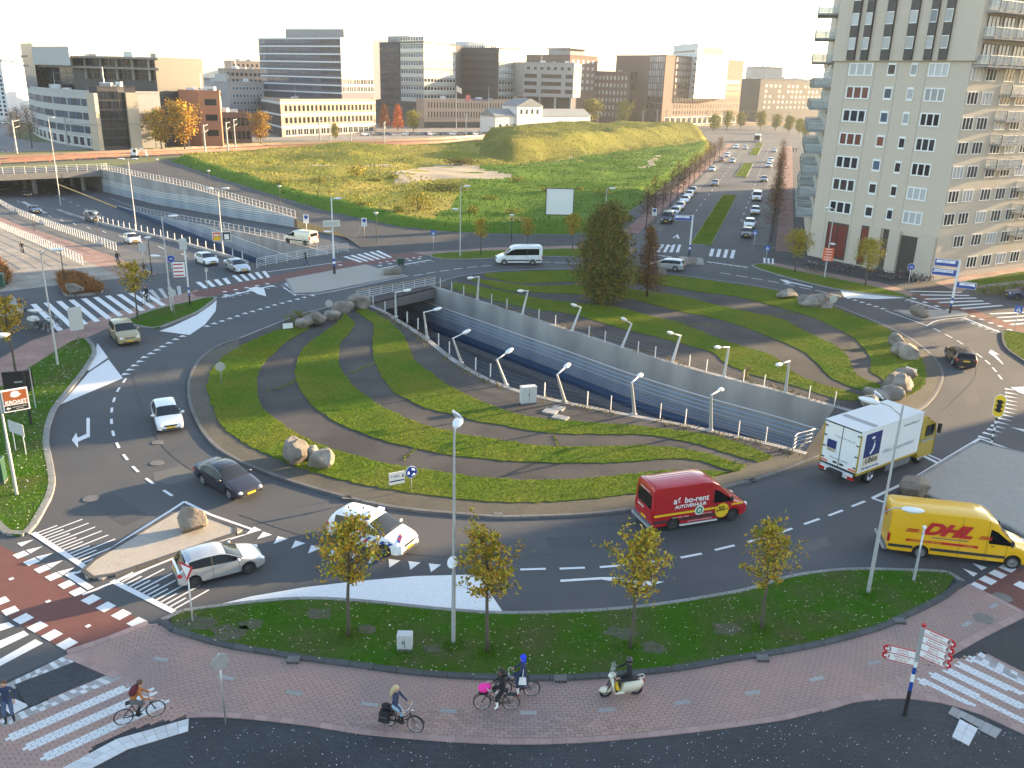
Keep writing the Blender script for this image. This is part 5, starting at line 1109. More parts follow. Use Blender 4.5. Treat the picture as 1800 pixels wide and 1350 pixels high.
for px, s_, pm, lb_ in (((1257,326), SED, 'paint_grey', 'dark saloon driving along the avenue between the grass medians'),((1252,301), HAT, 'paint_car_white', 'white hatchback parked alone by the avenue cycle path'),((1287,286), HAT, 'paint_silver', 'pale hatchback driving beside the second grass median'),((1269,284), HAT, 'paint_darkred', 'dark red hatchback parked by the avenue'),((1278,276), WAG, 'paint_silver', 'silver estate parked beyond the red hatchback'),((1294,261), WAG, 'paint_car_white', 'white estate driving near the far bend of the avenue'),((1310,262), HAT, 'paint_silver', 'silver hatchback driving beside the far grass median')): avcar(px, s_, pm, lb_, True, 'cars driving along the avenue' if 'driving' in lb_ else 'cars parked along the avenue')
# bus
bus = thing('bus', 'dark-fronted city bus at the far bend of the avenue', 'bus', G(1331,249), AVA+PI); mat('bus_grey', (.30,.33,.34),.4)
mb = MB(); mb.box((0,0,1.7),(11.5,2.5,2.8)); mb.build('body', MATS['bus_grey'], bus); panel(bus, 'windscreen', 'car_glass', (5.76,0,1.9),(.04,2.3,1.7))
for s_ in (1,-1):
    for k_ in range(6): panel(bus, 'window', 'car_glass', (-4.6+1.75*k_, s_*1.255,2.1),(1.55,.03,1.1))
    for x in (-3.4,3.6): mb = MB(); mb.lathe([(.001,0),(.48,0),(.48,.3),(.001,.3)],(x, s_*1.0,.48),14, axis=Matrix.Rotation(-s_*PI/2,3, 'X')); mb.build('wheel', MATS['rubber'], bus)
# lorry
LOR = thing('lorry', 'white box lorry with mustard cab and blue emblem on its side', 'lorry'); a, b = G(1526.7,849.3), G(1614.7,814.7); d = (b-a).normalized(); lat = Vector((-d.y, d.x, 0))
LOR.location = (a+b)/2+lat*1.12; LOR.rotation_euler = (0,0, math.atan2(d.y, d.x)); wbm = (b-a).length/2
xr, xf, zb_, zt_ = -wbm-1.75, wbm-.75,1.05,3.72
panel(LOR, 'cargo_box', 'paint_car_white', ((xr+xf)/2,0,(zb_+zt_)/2),(xf-xr, 2.5, zt_-zb_))
for s_ in (1,-1):
    panel(LOR, 'edge_trim', 'paint_olive', ((xr+xf)/2, s_*1.252, zb_-.04),(xf-xr+.02,.06,.14)); panel(LOR, 'edge_trim', 'paint_olive', (xr-.01, s_*1.235,(zb_+zt_)/2-.1),(.06,.07, zt_-zb_-.2)); panel(LOR, 'roof_edge', 'steel_white', ((xr+xf)/2, s_*1.24, zt_+.012),(xf-xr, .05,.03))
panel(LOR, 'edge_trim', 'plastic', (xr-.012,0, zt_-.04),(.05,2.44,.07)); panel(LOR, 'edge_trim', 'plastic', (xr-.014,0, zb_+.02),(.05,2.44,.07)); panel(LOR, 'door_gap', 'plastic', (xr-.004,0,(zb_+zt_)/2),(.03,.035, zt_-zb_-.1)); panel(LOR, 'tail_lift', 'steel_white', (xr-.06,0,.80),(.10,2.2,.36)); panel(LOR, 'rear_bumper', 'plastic', (xr-.02,0,.52),(.12,2.4,.12))
for s_ in (1,-1):
    panel(LOR, 'tail_light', 'taillight', (xr-.08, s_*1.0,.72),(.08,.42,.18)); panel(LOR, 'reflector', 'sign_orange', (xr-.03, s_*.95,1.22),(.02,.45,.10))
    for z_ in (1.4,2.1,2.8,3.4): panel(LOR, 'hinge', 'plastic', (xr-.03, s_*1.1, z_),(.03,.2,.07))
    panel(LOR, 'latch', 'plastic', (xr-.03, s_*.22,1.3),(.03,.26,.12))
panel(LOR, 'roof_hatch', 'tile_grey', (-wbm-.2,0, zt_+.012),(.42,2.2,.02)); panel(LOR, 'chassis', 'plastic', ((xr+xf)/2+.3,0,.78),(xf-xr+1.5,.9,.3)); panel(LOR, 'side_guard', 'plastic_grey', (0.1,-1.15,.62),(2.6,.06,.4)); panel(LOR, 'side_guard', 'plastic_grey', (0.1,1.15,.62),(2.6,.06,.4))
yy = -1.256; e = panel(LOR, 'emblem', 'sign_navy', (xr+1.25, yy, 2.72),(1.6,.014,1.5)); panel(LOR, 'emblem', 'sign_beige', (xr+1.25, yy, 1.72),(1.6,.014,.52)); text(LOR, 'Ubica', .52, 'sign_black', (xr+1.27, yy-.012,1.74), RSIDE, bold=.01, shear=.2); text(LOR, 'Elke dag een top dag', .20, 'sign_navy', (xr+1.3, yy-.006,1.28), RSIDE, shear=.2); text(LOR, 'Ubica Slaapcomfort', .42, 'sign_grey', (xr+4.1, yy-.006,1.95), RSIDE, bold=-.004); text(LOR, 'www.ubica.nl', .30, 'sign_grey', (xf-1.3, yy-.006,3.25), RSIDE)
mb = MB(); mb.tube([(xr+1.05, yy-.016,2.15),(xr+1.28, yy-.016,2.38),(xr+1.38, yy-.016,2.70),(xr+1.34, yy-.016,2.95)],[.05,.06,.055,.03],6); mb.ball((xr+1.2, yy-.014,3.15),(.18,.012,.09),8); mb.build('moon_figure', MATS['sign_white'], LOR)
panel(LOR, 'emblem', 'sign_navy', (xr-.025,.60,2.35),(.02,.62,.52)); panel(LOR, 'emblem', 'sign_beige', (xr-.025,.60,1.98),(.02,.62,.2)); text(LOR, 'Ubica', .2, 'sign_black', (xr-.04,.6,1.98), REAR, shear=.2); text(LOR, 'Ubica Slaapcomfort', .16, 'sign_grey', (xr-.03,-.0,1.55), REAR); text(LOR, 'Zo heerlijk kan slapen zijn', .13, 'sign_grey', (xr-.03,-.2,2.95), REAR)
cx = xf+.12; mb = MB(); prof = [(cx, .55),(cx, 2.95),(cx+.5,3.0),(cx+1.1,2.92),(cx+1.62,2.6),(cx+1.80,1.9),(cx+1.86,1.3),(cx+1.86,.5),(cx+1.35,.45)]
mb.loft([[(x, s_*w_, z) for x, z in prof] for s_, w_ in ((-1,1.18),(-1,1.22),(1,1.22),(1,1.18))], closed=True, caps=True); mb.build('cab', MATS['paint_olive'], LOR, auto=30)
mb = MB(); mb.add([(cx+1.19,-1.0,2.94),(cx+1.19,1.0,2.94),(cx+1.84,1.05,1.75),(cx+1.84,-1.05,1.75)],[(0,3,2,1)]); mb.build('windscreen', MATS['screen_glass'], LOR)
for s_ in (1,-1):
    panel(LOR, 'window', 'car_glass', (cx+1.05, s_*1.225,2.25),(.85,.02,.72)); panel(LOR, 'mirror', 'plastic', (cx+1.75, s_*1.42,2.3),(.12,.22,.62)); panel(LOR, 'cab_band', 'sign_grey', (cx+.95, s_*1.222,1.62),(1.5,.02,.12)); panel(LOR, 'headlight', 'headlight', (cx+1.86, s_*.95,.85),(.05,.35,.2))
    for x in (-wbm, wbm):
        wo = link('wheel', None, LOR, (x, s_*1.12,.5)); RX = Matrix.Rotation(-s_*PI/2,3, 'X')
        mb = MB(); mb.lathe([(.3,-.3),(.46,-.3),(.5,-.27),(.5,-.03),(.46,0),(.31,.004)], n=22, axis=RX); mb.build('tyre', MATS['rubber'], wo, auto=40)
        mb = MB(); mb.lathe([(.31,0),(.27,-.08),(.16,-.07),(.14,.02),(.001,.03)], n=22, axis=RX); mb.build('rim', MATS['chrome'], wo, auto=40)
panel(LOR, 'air_deflector', 'paint_olive', (cx+.55,0,3.05),(.8,2.1,.12))
# ------------------------------------------------------------------ buildings
def AT(px, dep, z=0.0):
    X = (px-900)/FPX; Y = -(X*CX[2]+CD[2])/CU[2]; D = X*CX+Y*CU+CD; return Vector((D[0]/D[1]*dep, dep, z))
mat('win_glass', (.014,.019,.028),.07, spec=.32, per=.5); mat('win_glass_lit', (.30,.33,.34),.10, spec=1.0, per=.3); mat('win_blue', (.045,.085,.14),.08, spec=.5, per=.4); mat('win_red', (.16,.03,.025),.25, per=.3); mat('win_pale', (.36,.37,.38),.25, per=.25)  # win_glass_lit: sunlit reflection put into a paler glass colour
mat('frame_white', (.78,.78,.77),.5); mat('frame_dark', (.028,.030,.034),.5)
def bwall(name, c, c2, sc=.6, b=.2): return mat(name, c, .88, c2, sc, 1.1, b, 18, coord=W)
bwall('brick_cream', (.51,.435,.35),(.57,.49,.40),3.5); bwall('stone_pale', (.38,.375,.365),(.44,.435,.425)); bwall('brick_dark', (.040,.039,.046),(.058,.056,.064),2.5); bwall('brick_brown', (.13,.08,.066),(.165,.105,.088),2.5); bwall('brick_tan', (.33,.245,.19),(.39,.30,.24),2.5); bwall('brick_orange', (.30,.13,.075),(.36,.165,.10),2.5); bwall('panel_grey', (.25,.245,.25),(.34,.335,.34),.4); bwall('panel_white', (.62,.63,.64),(.56,.57,.58)); bwall('stone_beige', (.44,.36,.27),(.50,.42,.32),1.0); bwall('render_white', (.66,.66,.64),(.6,.6,.585)); bwall('brick_mauve', (.085,.082,.105),(.115,.11,.135),2.5); bwall('roof_slate', (.16,.18,.20),(.2,.22,.24)); bwall('roof_dark', (.07,.07,.072),(.1,.1,.1)); bwall('panel_taupe', (.22,.19,.165),(.26,.225,.195),1)
def winmesh(n, glass, frame, fw=.05, dep=.07):
    mb = MB()
    def fb(x0, x1, z0, z1): mb.bx((x0,-dep, z0),(x1,0.0, z1),1)
    mb.add([(-.5,-.012,0),(.5,-.012,0),(.5,-.012,1),(-.5,-.012,1)],[(0,1,2,3)],0)
    if frame: 
        fb(-.5,.5,0, fw*1.1); fb(-.5,.5,1-fw*1.1,1); fb(-.5,-.5+fw*.7, fw, 1-fw); fb(.5-fw*.7,.5, fw, 1-fw)
        for k in range(1, n): x = -.5+k/n; fb(x-fw*.35, x+fw*.35, fw, 1-fw)
    return mb.mesh('window', [MATS[glass], MATS[frame or 'frame_dark']])
WM = {}
def win(parent, P, D, u0, u1, z0, z1, n=1, glass='win_glass', frame='frame_white', fw=.05, off=.02, name='window'):
    k = (n, glass, frame, fw)
    if k not in WM: WM[k] = winmesh(*k)
    o = link(name, WM[k], parent); c = P+D*((u0+u1)/2); q = Vector((D.y, -D.x, 0))*off
    o.location = Vector((c.x+q.x, c.y+q.y, z0)); o.rotation_euler = (0,0, math.atan2(D.y, D.x)); o.scale = (u1-u0,1, z1-z0); return o
class Bld:
    """walls from plan corners listed left to right as seen; closed behind"""
    def __init__(s, label, pts, ztop, m, name='office_building', depth=25, z0=-.2, cat='building', roofm='roof_dark', parapet=.6, closed=False):
        s.o = thing(name, label, cat, pts[0]); s.p0 = Vector(pts[0]); s.P = [Vector(p)-s.p0 for p in pts]; s.zt = ztop
        for p in s.P: p.z = 0
        back = []
        if not closed:
            d = Vector((s.P[-1]-s.P[0])); n = Vector((-d.y, d.x, 0)).normalized(); back = [s.P[-1]+n*depth, s.P[0]+n*depth]
        s.foot = s.P+back; s.block(s.foot, z0, ztop, m)
        mb = MB(); mb.prism(offset([p for p in s.ccw(s.foot)],.35, True), ztop-.4, ztop-.38); s.roof = mb.build('roof', MATS[roofm], s.o)
        for a, b in zip(s.foot, s.foot[1:]+s.foot[:1]):
            d = (b-a); mb = MB(); mb.box(((a+b)/2)+Vector((0,0, ztop+parapet/2)),(d.length+.3,.3, parapet), math.atan2(d.y, d.x)); mb.build('parapet', MATS[m], s.roof)
        c = sum(s.foot, Vector())/len(s.foot); rs = random.Random(int(ztop*977)+len(label))
        for k in range(5 if name == 'office_building' else 0):
            f = s.foot[k % len(s.foot)]; q = c.lerp(f, rs.uniform(.15,.6)); w_, h_ = rs.uniform(1.2,3.4), rs.uniform(.8,2.4); mb = MB(); mb.box((q.x, q.y, ztop-.38+h_/2),(w_, w_*rs.uniform(.6,1.2), h_), rs.uniform(0,.4)); mb.build('roof_unit', MATS['panel_grey' if k % 2 else 'panel_white'], s.roof)
        if name == 'office_building': mb = MB(); q = c.lerp(s.foot[0],.3); mb.tube([(q.x, q.y, ztop-.4),(q.x, q.y, ztop+5.5)],[.12,.04],5); mb.build('antenna', MATS['steel'], s.roof)
    def ccw(s, q): return q if sum(a.x*b.y-b.x*a.y for a, b in zip(q, q[1:]+q[:1])) > 0 else q[::-1]
    def block(s, foot, z0, z1, m, name='wall', parent=None):
        mb = MB(); mb.prism([(p.x, p.y) for p in foot], z0, z1); return mb.build(name, MATS[m], parent or s.o)
    def face(s, i): a, b = s.P[i], s.P[i+1]; d = b-a; return a, d.normalized(), d.length
    def grid(s, i, rows, cols, z0, z1, u0=.03, u1=.97, fr=.6, fh=.6, n=1, glass='win_glass', frame=None, fw=.05, skip=0):
        a, D, L = s.face(i); cw, rh = L*(u1-u0)/cols, (z1-z0)/rows
        for r in range(rows):
            for c in range(cols):
                if skip and random.random() < skip: continue
                cu = L*u0+cw*(c+.5); cz = z0+rh*(r+.5); win(s.o, a, D, cu-cw*fr/2, cu+cw*fr/2, cz-rh*fh/2, cz+rh*fh/2, n, glass, frame, fw)
    def band(s, i, z0, z1, m, u0=0, u1=1, off=.12, name='band'):
        a, D, L = s.face(i); q = Vector((D.y, -D.x, 0)); c = a+D*(L*(u0+u1)/2)+q*(off/2-.02); mb = MB(); mb.box((c.x, c.y, (z0+z1)/2),(L*(u1-u0), off+.04, z1-z0), math.atan2(D.y, D.x)); return mb.build(name, MATS[m], s.o)
    def boxon(s, i, u0, u1, out, z0, z1, m, name='volume', inn=.2):
        a, D, L = s.face(i); q = Vector((D.y, -D.x, 0)); c = a+D*((u0+u1)/2)+q*((out-inn)/2); mb = MB(); mb.box((c.x, c.y, (z0+z1)/2),(u1-u0, out+inn, z1-z0), math.atan2(D.y, D.x)); return mb.build(name, MATS[m], s.o)
def H_(p, row): return height_at(Vector((p.x, p.y, 0)), row)
# ---- apartment block
P0, P1 = Vector((41.6,122.6,0)), Vector((52.4,107.5,0)); e_ = (Vector((70,118,0))-P1).normalized()
AP = Bld('tall cream brick apartment block with projecting upper storeys and balconies', [P0+AVD*38, P0, P1, P1+e_*34],25.9, 'brick_cream', 'apartment_block', closed=False, depth=1)
upf = [P0+AVD*37.5-AVN*.0, P0-Vector((.35,.15,0)), P1+Vector((-.1,-.65,0)), P1+e_*33.8+Vector((.3,-.5,0)), P1+e_*33.8+AVD*30]
AP.block([p-AP.p0 for p in upf],25.95,44, 'brick_cream', 'upper_wall')
a, D, L = AP.face(1); q = Vector((D.y, -D.x, 0))
glz = ['win_red', 'win_red', 'win_glass', 'win_glass', 'win_glass', 'win_blue']
for r, zt in enumerate((25.75,22.9,20.0,17.05,14.05,11.1,8.1)):
    for u0, u1, n, g in ((2.4,5.9,3, 'win_pale' if r == 0 else 'win_red' if r in (1,3) else 'win_glass'),(7.95,9.1,1, 'win_blue' if r in (1,2,4) else 'win_red' if r == 3 else 'win_glass'),(11.1,12.0,1, 'win_pale' if r < 3 else 'win_glass'),(13.4,16.0,3, 'win_pale' if r in (0,1,5,6) else 'win_glass')):
        win(AP.o, a, D, u0, u1, zt-1.6, zt, n, g, 'frame_white', .15 if n == 1 else .085)
for u in (2.15,6.15,9.35,13.15): AP.boxon(1, u, u+.035,.012,.2,25.7, 'panel_taupe', 'movement_joint')
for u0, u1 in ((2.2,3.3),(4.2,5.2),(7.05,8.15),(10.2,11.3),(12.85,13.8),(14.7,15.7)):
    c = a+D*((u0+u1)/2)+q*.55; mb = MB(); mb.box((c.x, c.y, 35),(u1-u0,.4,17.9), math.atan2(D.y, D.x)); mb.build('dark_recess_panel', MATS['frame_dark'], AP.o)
    for z_ in (27.3,30.2,33.1,36.0): win(AP.o, a+q*.77, D, u0+.12, u1-.02, z_, z_+1.45,1, 'win_blue' if u0 > 12 and z_ == 30.2 and u0 < 14 else 'win_pale', 'frame_white', .06)
mat('entry_shade', (.055,.05,.045),.8); mat('entry_brown', (.07,.035,.03),.4)
for u0, u1, z0, z1, m_ in ((2.65,5.9,.3,5.2, 'win_red'),(7.9,9.0,.2,5.4, 'win_red')): win(AP.o, a, D, u0, u1, z0, z1,2 if u1-u0 > 2 else 1, m_, 'frame_dark', .05, name='entrance_glazing')
def passage_shade(u0, u1, z1, d=3.0):  # flat dark panel stands in for the shade inside a deep opening
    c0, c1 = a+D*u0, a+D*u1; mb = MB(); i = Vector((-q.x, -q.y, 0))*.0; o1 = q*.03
    mb.box(((c0+c1)/2+q*.02+Vector((0,0, z1/2))),(u1-u0,.06, z1), math.atan2(D.y, D.x)); mb.build('passage_shade', MATS['entry_shade'], AP.o)
passage_shade(11.1,12.0,5.4); passage_shade(13.7,15.9,5.0)
for u0, u1 in ((12.1,13.6),(16.1,18.4),(9.2,10.9)): AP.boxon(1, u0, u1,.35,0,5.5, 'brick_cream', 'pier')
a2, D2, L2 = AP.face(2)
for r, zt in enumerate((25.3,22.6,19.7,16.85,14.0,11.1,8.3,5.4,2.5)):
    for k_, u0 in enumerate((.25,3.1,6.8,10.0,13.2,16.4,19.6)):
        if r > 6 and k_ < (1 if r == 7 else 2): continue
        win(AP.o, a2, D2, u0, u0+2.1, zt-1.5, zt, 3, 'win_pale' if (r*3+k_) % 4 == 0 else 'win_glass', 'frame_white', .06)
mat('balcony_glass', (.42,.47,.49),.12, spec=.8, alpha=.38)
def balcony(i, u0, u1, out, z, label=None):
    a, D, L = AP.face(i); b = AP.boxon(i, u0, u1, out, z-.22, z, 'tile_grey', 'balcony'); qn = Vector((D.y, -D.x, 0))
    def rail(p, r_, nm):
        c = (p+r_)/2; d = r_-p; mb = MB(); mb.box((c.x, c.y, z+.55),(d.length, .03,.95), math.atan2(d.y, d.x)); mb.build('glass_panel', MATS['balcony_glass'], b)
        mb = MB(); mb.box((c.x, c.y, z+1.06),(d.length, .06,.06), math.atan2(d.y, d.x))
        n = max(1, int(d.length/1.3))
        for k in range(n+1): e = p+d*(k/n); mb.box((e.x, e.y, z+.5),(.05,.05,1.1))
        mb.build('balustrade', MATS['steel'], b)
    A_, B_ = a+D*u0, a+D*u1; rail(A_+qn*out, B_+qn*out, ''); rail(A_, A_+qn*out, ''); rail(B_, B_+qn*out, '')
for z_ in (22.3,19.4,16.6,13.7): balcony(2,6.6,11.8,1.5, z_)
for z_ in (10.7,7.9,5.0): balcony(2,14.3,19.0,1.5, z_)
a3 = a2+Vector((D2.y, -D2.x, 0))*.6
for z_ in (25.5,28.5,31.3,34.2):
    balcony(2,.2,11.8,2.0, z_)
    for k_ in range(4): win(AP.o, a3, D2,.6+3.0*k_, 2.9+3.0*k_, z_+.15, z_+2.4,3, 'win_pale', 'frame_dark', .05)
a0, D0, L0 = AP.face(0)
for k_, z_ in enumerate((5.4,8.3,11.2,14.1,17.0,19.9,22.8,25.9,28.9,31.9,34.9)):
    for u0 in ((L0-7.2, L0-1.0),(L0-17, L0-10.5),(L0-27, L0-20.5))[: 3 if z_ < 23 else 1]: balcony(0, u0[0], u0[1],2.3 if z_ < 23 else 2.8, z_)
for r, z_ in enumerate((5.6,8.5,11.4,14.3,17.2,20.1,23.0)):
    for k_ in range(9): win(AP.o, a0, D0,1.5+4*k_, 3.6+4*k_, z_, z_+2.0,2, 'win_glass', 'frame_white')
B = Bld('long dark brick housing row behind the apartment block along the avenue', [AV(95,17), AV(40,17), AV(40,30)],13, 'brick_mauve', 'terraced_block', depth=1); B.grid(0,4,16,1,12.5, n=1)
# ---- main office with pale bands (corner block on a stone podium)
c0, c1, c2 = AT(456,372), G(496,241), G(661,233); pz = H_(c1,177)
B = Bld('large office block with white bands over a sandstone podium beside the railway', [c0, c1, c2], pz, 'brick_tan', depth=34)
for r in range(3):
    z0 = pz*r/3; B.band(1, z0+pz/3-1.2, z0+pz/3-.4, 'panel_white'); B.band(0, z0+pz/3-1.1, z0+pz/3-.4, 'panel_white')
    if r: B.grid(1,1,22, z0+.4, z0+pz/3-1.6, fr=.55, fh=.9, glass='win_glass')
    else: B.grid(1,1,16,.3, pz/3-1.4, fr=.85, fh=.95, n=2, glass='win_glass', frame='frame_white')
B.band(0,.1, pz-1.5, 'brick_dark', off=.06, name='dark_cladding')
q0, q1, q2 = AT(458,398), AT(600,371), AT(657,397); zt = H_(q1,66); up = [q0-B.p0, q1-B.p0, q2-B.p0]
d = up[2]-up[0]; nn = Vector((-d.y, d.x, 0)).normalized(); mass = B.block([*up, up[2]+nn*16, up[0]+nn*16], pz, zt, 'brick_mauve', 'upper_storeys')
fl = (zt-pz)/8; B.P = up
for r in range(8):
    z0 = pz+fl*r
    B.band(0, z0+fl-.55, z0+fl, 'panel_white', off=.2); B.grid(0,1,30, z0+.9, z0+fl-.7,.1,.66,.5,.95, glass='win_blue'); B.grid(0,1,10, z0+.9, z0+fl-.7,.76,.99,.5,.95); B.grid(0,1,2, z0+.5, z0+fl-.6,.0,.09,.9,.95, glass='win_blue')
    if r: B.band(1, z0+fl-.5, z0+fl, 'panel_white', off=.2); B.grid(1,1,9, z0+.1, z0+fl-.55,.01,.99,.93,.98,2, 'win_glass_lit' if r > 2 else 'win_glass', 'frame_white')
pc = [AT(506,392)-B.p0, AT(607,379)-B.p0, AT(634,392)-B.p0]; B.block([*pc, pc[2]+nn*8, pc[0]+nn*8], zt, H_(AT(607,379),51), 'panel_grey', 'plant_room')
# ---- dark brick towers with glass corners
def darktower(label, c, row, n_floor, podium):
    pts = [AT(x, d) for x, d in c]; zt = H_(pts[1], row); B = Bld(label, pts, zt, 'brick_dark', depth=26); fl = (zt-podium)/n_floor
    return B, fl, zt
B, fl, zt = darktower('dark brick office tower with a pale glass corner behind the parked cars', [(659,466),(745,436),(800,462)],75,8,11)
for r in range(9):
    z0 = 8+fl*r*(zt-8)/(zt-11)*.98; B.grid(0,1,16, z0+.6, z0+fl-.8,.02,.5,.4,.8, glass='win_glass'); 
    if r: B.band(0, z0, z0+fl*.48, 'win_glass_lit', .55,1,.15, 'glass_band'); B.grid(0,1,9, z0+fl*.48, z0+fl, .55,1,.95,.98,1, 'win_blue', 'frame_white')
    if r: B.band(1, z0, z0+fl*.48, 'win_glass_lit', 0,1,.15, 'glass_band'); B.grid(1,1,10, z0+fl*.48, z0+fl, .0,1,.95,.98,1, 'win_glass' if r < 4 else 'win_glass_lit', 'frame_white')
pc = [AT(683,465)-B.p0, AT(720,455)-B.p0, AT(748,465)-B.p0, AT(715,475)-B.p0]; B.block(pc, zt, H_(AT(720,455),63), 'panel_grey', 'plant_room')
B2, fl, zt = darktower('dark brick office tower with rooftop plant beside the health office lettering', [(800,486),(876,472),(922,492)],86,8,11)
for r in range(9):
    z0 = 8+fl*r*(zt-8)/(zt-11)*.98; B2.grid(0,1,18, z0+.6, z0+fl-.8,.05,.95,.4,.7, glass='win_glass')
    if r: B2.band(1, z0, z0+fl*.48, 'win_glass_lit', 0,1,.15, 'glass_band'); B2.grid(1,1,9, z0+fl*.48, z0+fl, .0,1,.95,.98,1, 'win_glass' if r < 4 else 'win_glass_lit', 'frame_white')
pc = [AT(796,500)-B2.p0, AT(822,495)-B2.p0, AT(850,500)-B2.p0, AT(822,510)-B2.p0]; B2.block(pc, zt, H_(AT(822,495),73), 'panel_white', 'plant_room')
c0, c1 = AT(745,433), AT(922,462); zt = H_(c0,176)
B = Bld('low tan brick annexe with two rows of narrow windows in front of the dark towers', [c0, c1], zt, 'brick_tan', depth=14)
B.grid(0,1,34, zt*.70, zt*.95, fr=.35, fh=.8); B.grid(0,1,34, zt*.36, zt*.62, fr=.35, fh=.8); B.band(0,0, zt*.22, 'frame_dark', off=.1, name='glazed_plinth'); B.grid(0,1,20,.2, zt*.2, fr=.9, fh=.9, glass='win_red', frame='frame_dark', off=.14) if False else None
a, D, L = B.face(0); mat('logo_orange', (.80,.22,.05),.5); mat('logo_pink', (.6,.1,.35),.5)
lg = link('sign_lettering', None, B.o, a+D*L*.42+Vector((D.y, -D.x, 0))*.4+Vector((0,0, zt+1.4)), math.atan2(D.y, D.x)); text(lg, 'GelderConsult', 1.7, 'sign_blue', (7.4,0,-.7),(PI/2,0,0), ext=.08)
for k_ in range(8):
    an = k_*PI/4; mb = MB(); mb.tube([(0,0,0),(1.5*math.cos(an),0,1.5*math.sin(an))],[.1,.32],6); mb.build('star_ray', MATS['logo_orange' if k_ % 2 else 'logo_pink'], lg)
for u, lab in ((.30, 'tall white flagpole with a pale flag above the tan annexe'),(.62, 'tall bare white flagpole above the tan annexe')):
    p = B.p0+B.P[0]+B.face(0)[1]*L*u+Vector((D.y, -D.x, 0))*1.2; fp = thing('flagpole', lab, 'flagpole', Vector((p.x, p.y, 0))); mb = MB(); mb.tube([(0,0,0),(0,0, zt+7)],[.12,.07],8); mb.build('pole', MATS['steel_white'], fp)
    if u < .5: mb = MB(); mb.loft([[(.1+.5*k, .25*math.sin(k*1.1), zt+6.8-.25*k),(.1+.5*k, .25*math.sin(k*1.1+.4), zt+4.2-.2*k)] for k in range(6)], closed=False); mb.build('flag', MATS['paint_cream'], fp)
# ---- grey panel office on columns, brown offices
c = [AT(920,474), AT(1008,466), AT(1021,490)]; z0, zt = H_(c[1],172), H_(c[1],113)
B = Bld('grey panel office raised on pale columns behind the white station house', c, zt, 'panel_grey', z0=z0, depth=22); fl = (zt-z0)/4.4
for r in range(4):
    z_ = z0+fl*(r+.3)
    if r < 3: 
        for u0, u1 in ((.02,.27),(.36,.76),(.84,.98)): B.grid(0,1,7, z_+.2*fl, z_+.72*fl, u0, u1,.96,1, glass='win_glass', frame='frame_dark')
    else: B.grid(0,1,7, z_+.2*fl, z_+.75*fl, .03,.97,.55,1, glass='win_glass', frame='frame_white')
    B.grid(1,1,2, z_+.1*fl, z_+.8*fl, 0.05,.95,.9,1,1, 'win_glass_lit', 'frame_white')
for k_ in range(4): a, D, L = B.face(0); p = a+D*L*(.02+.31*k_)-Vector((D.y, -D.x, 0))*1; mb = MB(); mb.tube([(p.x, p.y, 0),(p.x, p.y, z0)],.6,8); mb.build('column', MATS['concrete'], B.o)
a, D, L = B.face(0); B.block([a+D*1-Vector((D.y, -D.x, 0))*6, a+D*(L-2)-Vector((D.y, -D.x, 0))*6, a+D*(L-2)-Vector((D.y, -D.x, 0))*15, a+D-Vector((D.y, -D.x, 0))*15],0, z0, 'brick_dark', 'core')
c = [AT(924,545), AT(1000,520), AT(1046,540)]; zt = H_(c[1],98); B = Bld('tall brown office with a flat-roofed penthouse behind the grey panel office', c, zt, 'brick_brown', depth=26); B.grid(1,5,5, zt-19, zt-1, fr=.5, fh=.5, glass='win_pale'); B.grid(0,4,14, zt-16, zt-1, fr=.4, fh=.5)
pc = [AT(962,540)-B.p0, AT(1000,528)-B.p0, AT(1025,540)-B.p0, AT(995,560)-B.p0]; B.block(pc, zt, H_(AT(1000,528),86), 'panel_grey', 'penthouse'); pc = [AT(958,542)-B.p0, AT(1000,523)-B.p0, AT(1034,540)-B.p0, AT(995,568)-B.p0]; B.block(pc, H_(AT(1000,528),86), H_(AT(1000,528),84), 'panel_grey', 'roof_slab')
c = [AT(1016,548), AT(1106,540), AT(1139,575)]; zt = H_(c[1],128); B = Bld('long brown brick office with square pale windows beyond the yellow trees', c, zt, 'brick_brown', depth=22); B.grid(0,6,13,3, zt-1, fr=.45, fh=.5, glass='win_pale'); B.grid(1,6,4,3, zt-1, fr=.35, fh=.4)
c = [AT(1138,545), AT(1167,530), AT(1303,610)]; zt = H_(c[1],98)
B = Bld('red-brown brick office with tight rows of upright windows and a glass end', c, zt, 'brick_brown', depth=26)
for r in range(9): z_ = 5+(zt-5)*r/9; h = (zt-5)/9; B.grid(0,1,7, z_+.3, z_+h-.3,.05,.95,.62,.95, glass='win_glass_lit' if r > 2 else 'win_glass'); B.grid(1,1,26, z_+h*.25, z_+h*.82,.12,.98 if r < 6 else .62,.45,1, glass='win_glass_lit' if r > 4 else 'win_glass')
B.grid(1,1,14,.2,4.6, fr=.8, fh=1, glass='win_glass', frame='frame_white')
c = [AT(1178,585), AT(1221,546), AT(1268,572)]; zt, zb = H_(c[1],78), H_(c[1],173)
B = Bld('white office tower with a framed glass front standing over the red-brown office', c, zt, 'panel_white', z0=zb, depth=14)
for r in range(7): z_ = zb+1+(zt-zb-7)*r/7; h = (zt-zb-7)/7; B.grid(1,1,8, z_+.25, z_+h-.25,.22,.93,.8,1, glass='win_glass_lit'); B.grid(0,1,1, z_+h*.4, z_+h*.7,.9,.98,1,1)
B.grid(0,1,1, zt-4, zt-3,.1,.9,1,1); B.band(1, zt-5, zt-1, 'brick_tan', .2,.95)
c = [AT(1306,645), AT(1336,628), AT(1465,700)]; zt = H_(c[1],140); B = Bld('dark hazy office slab at the far end of the avenue', c, zt, 'brick_dark', depth=24); B.grid(1,5,15,8, zt-2,.05,.9,.4,.45, glass='win_glass_lit', skip=.2)
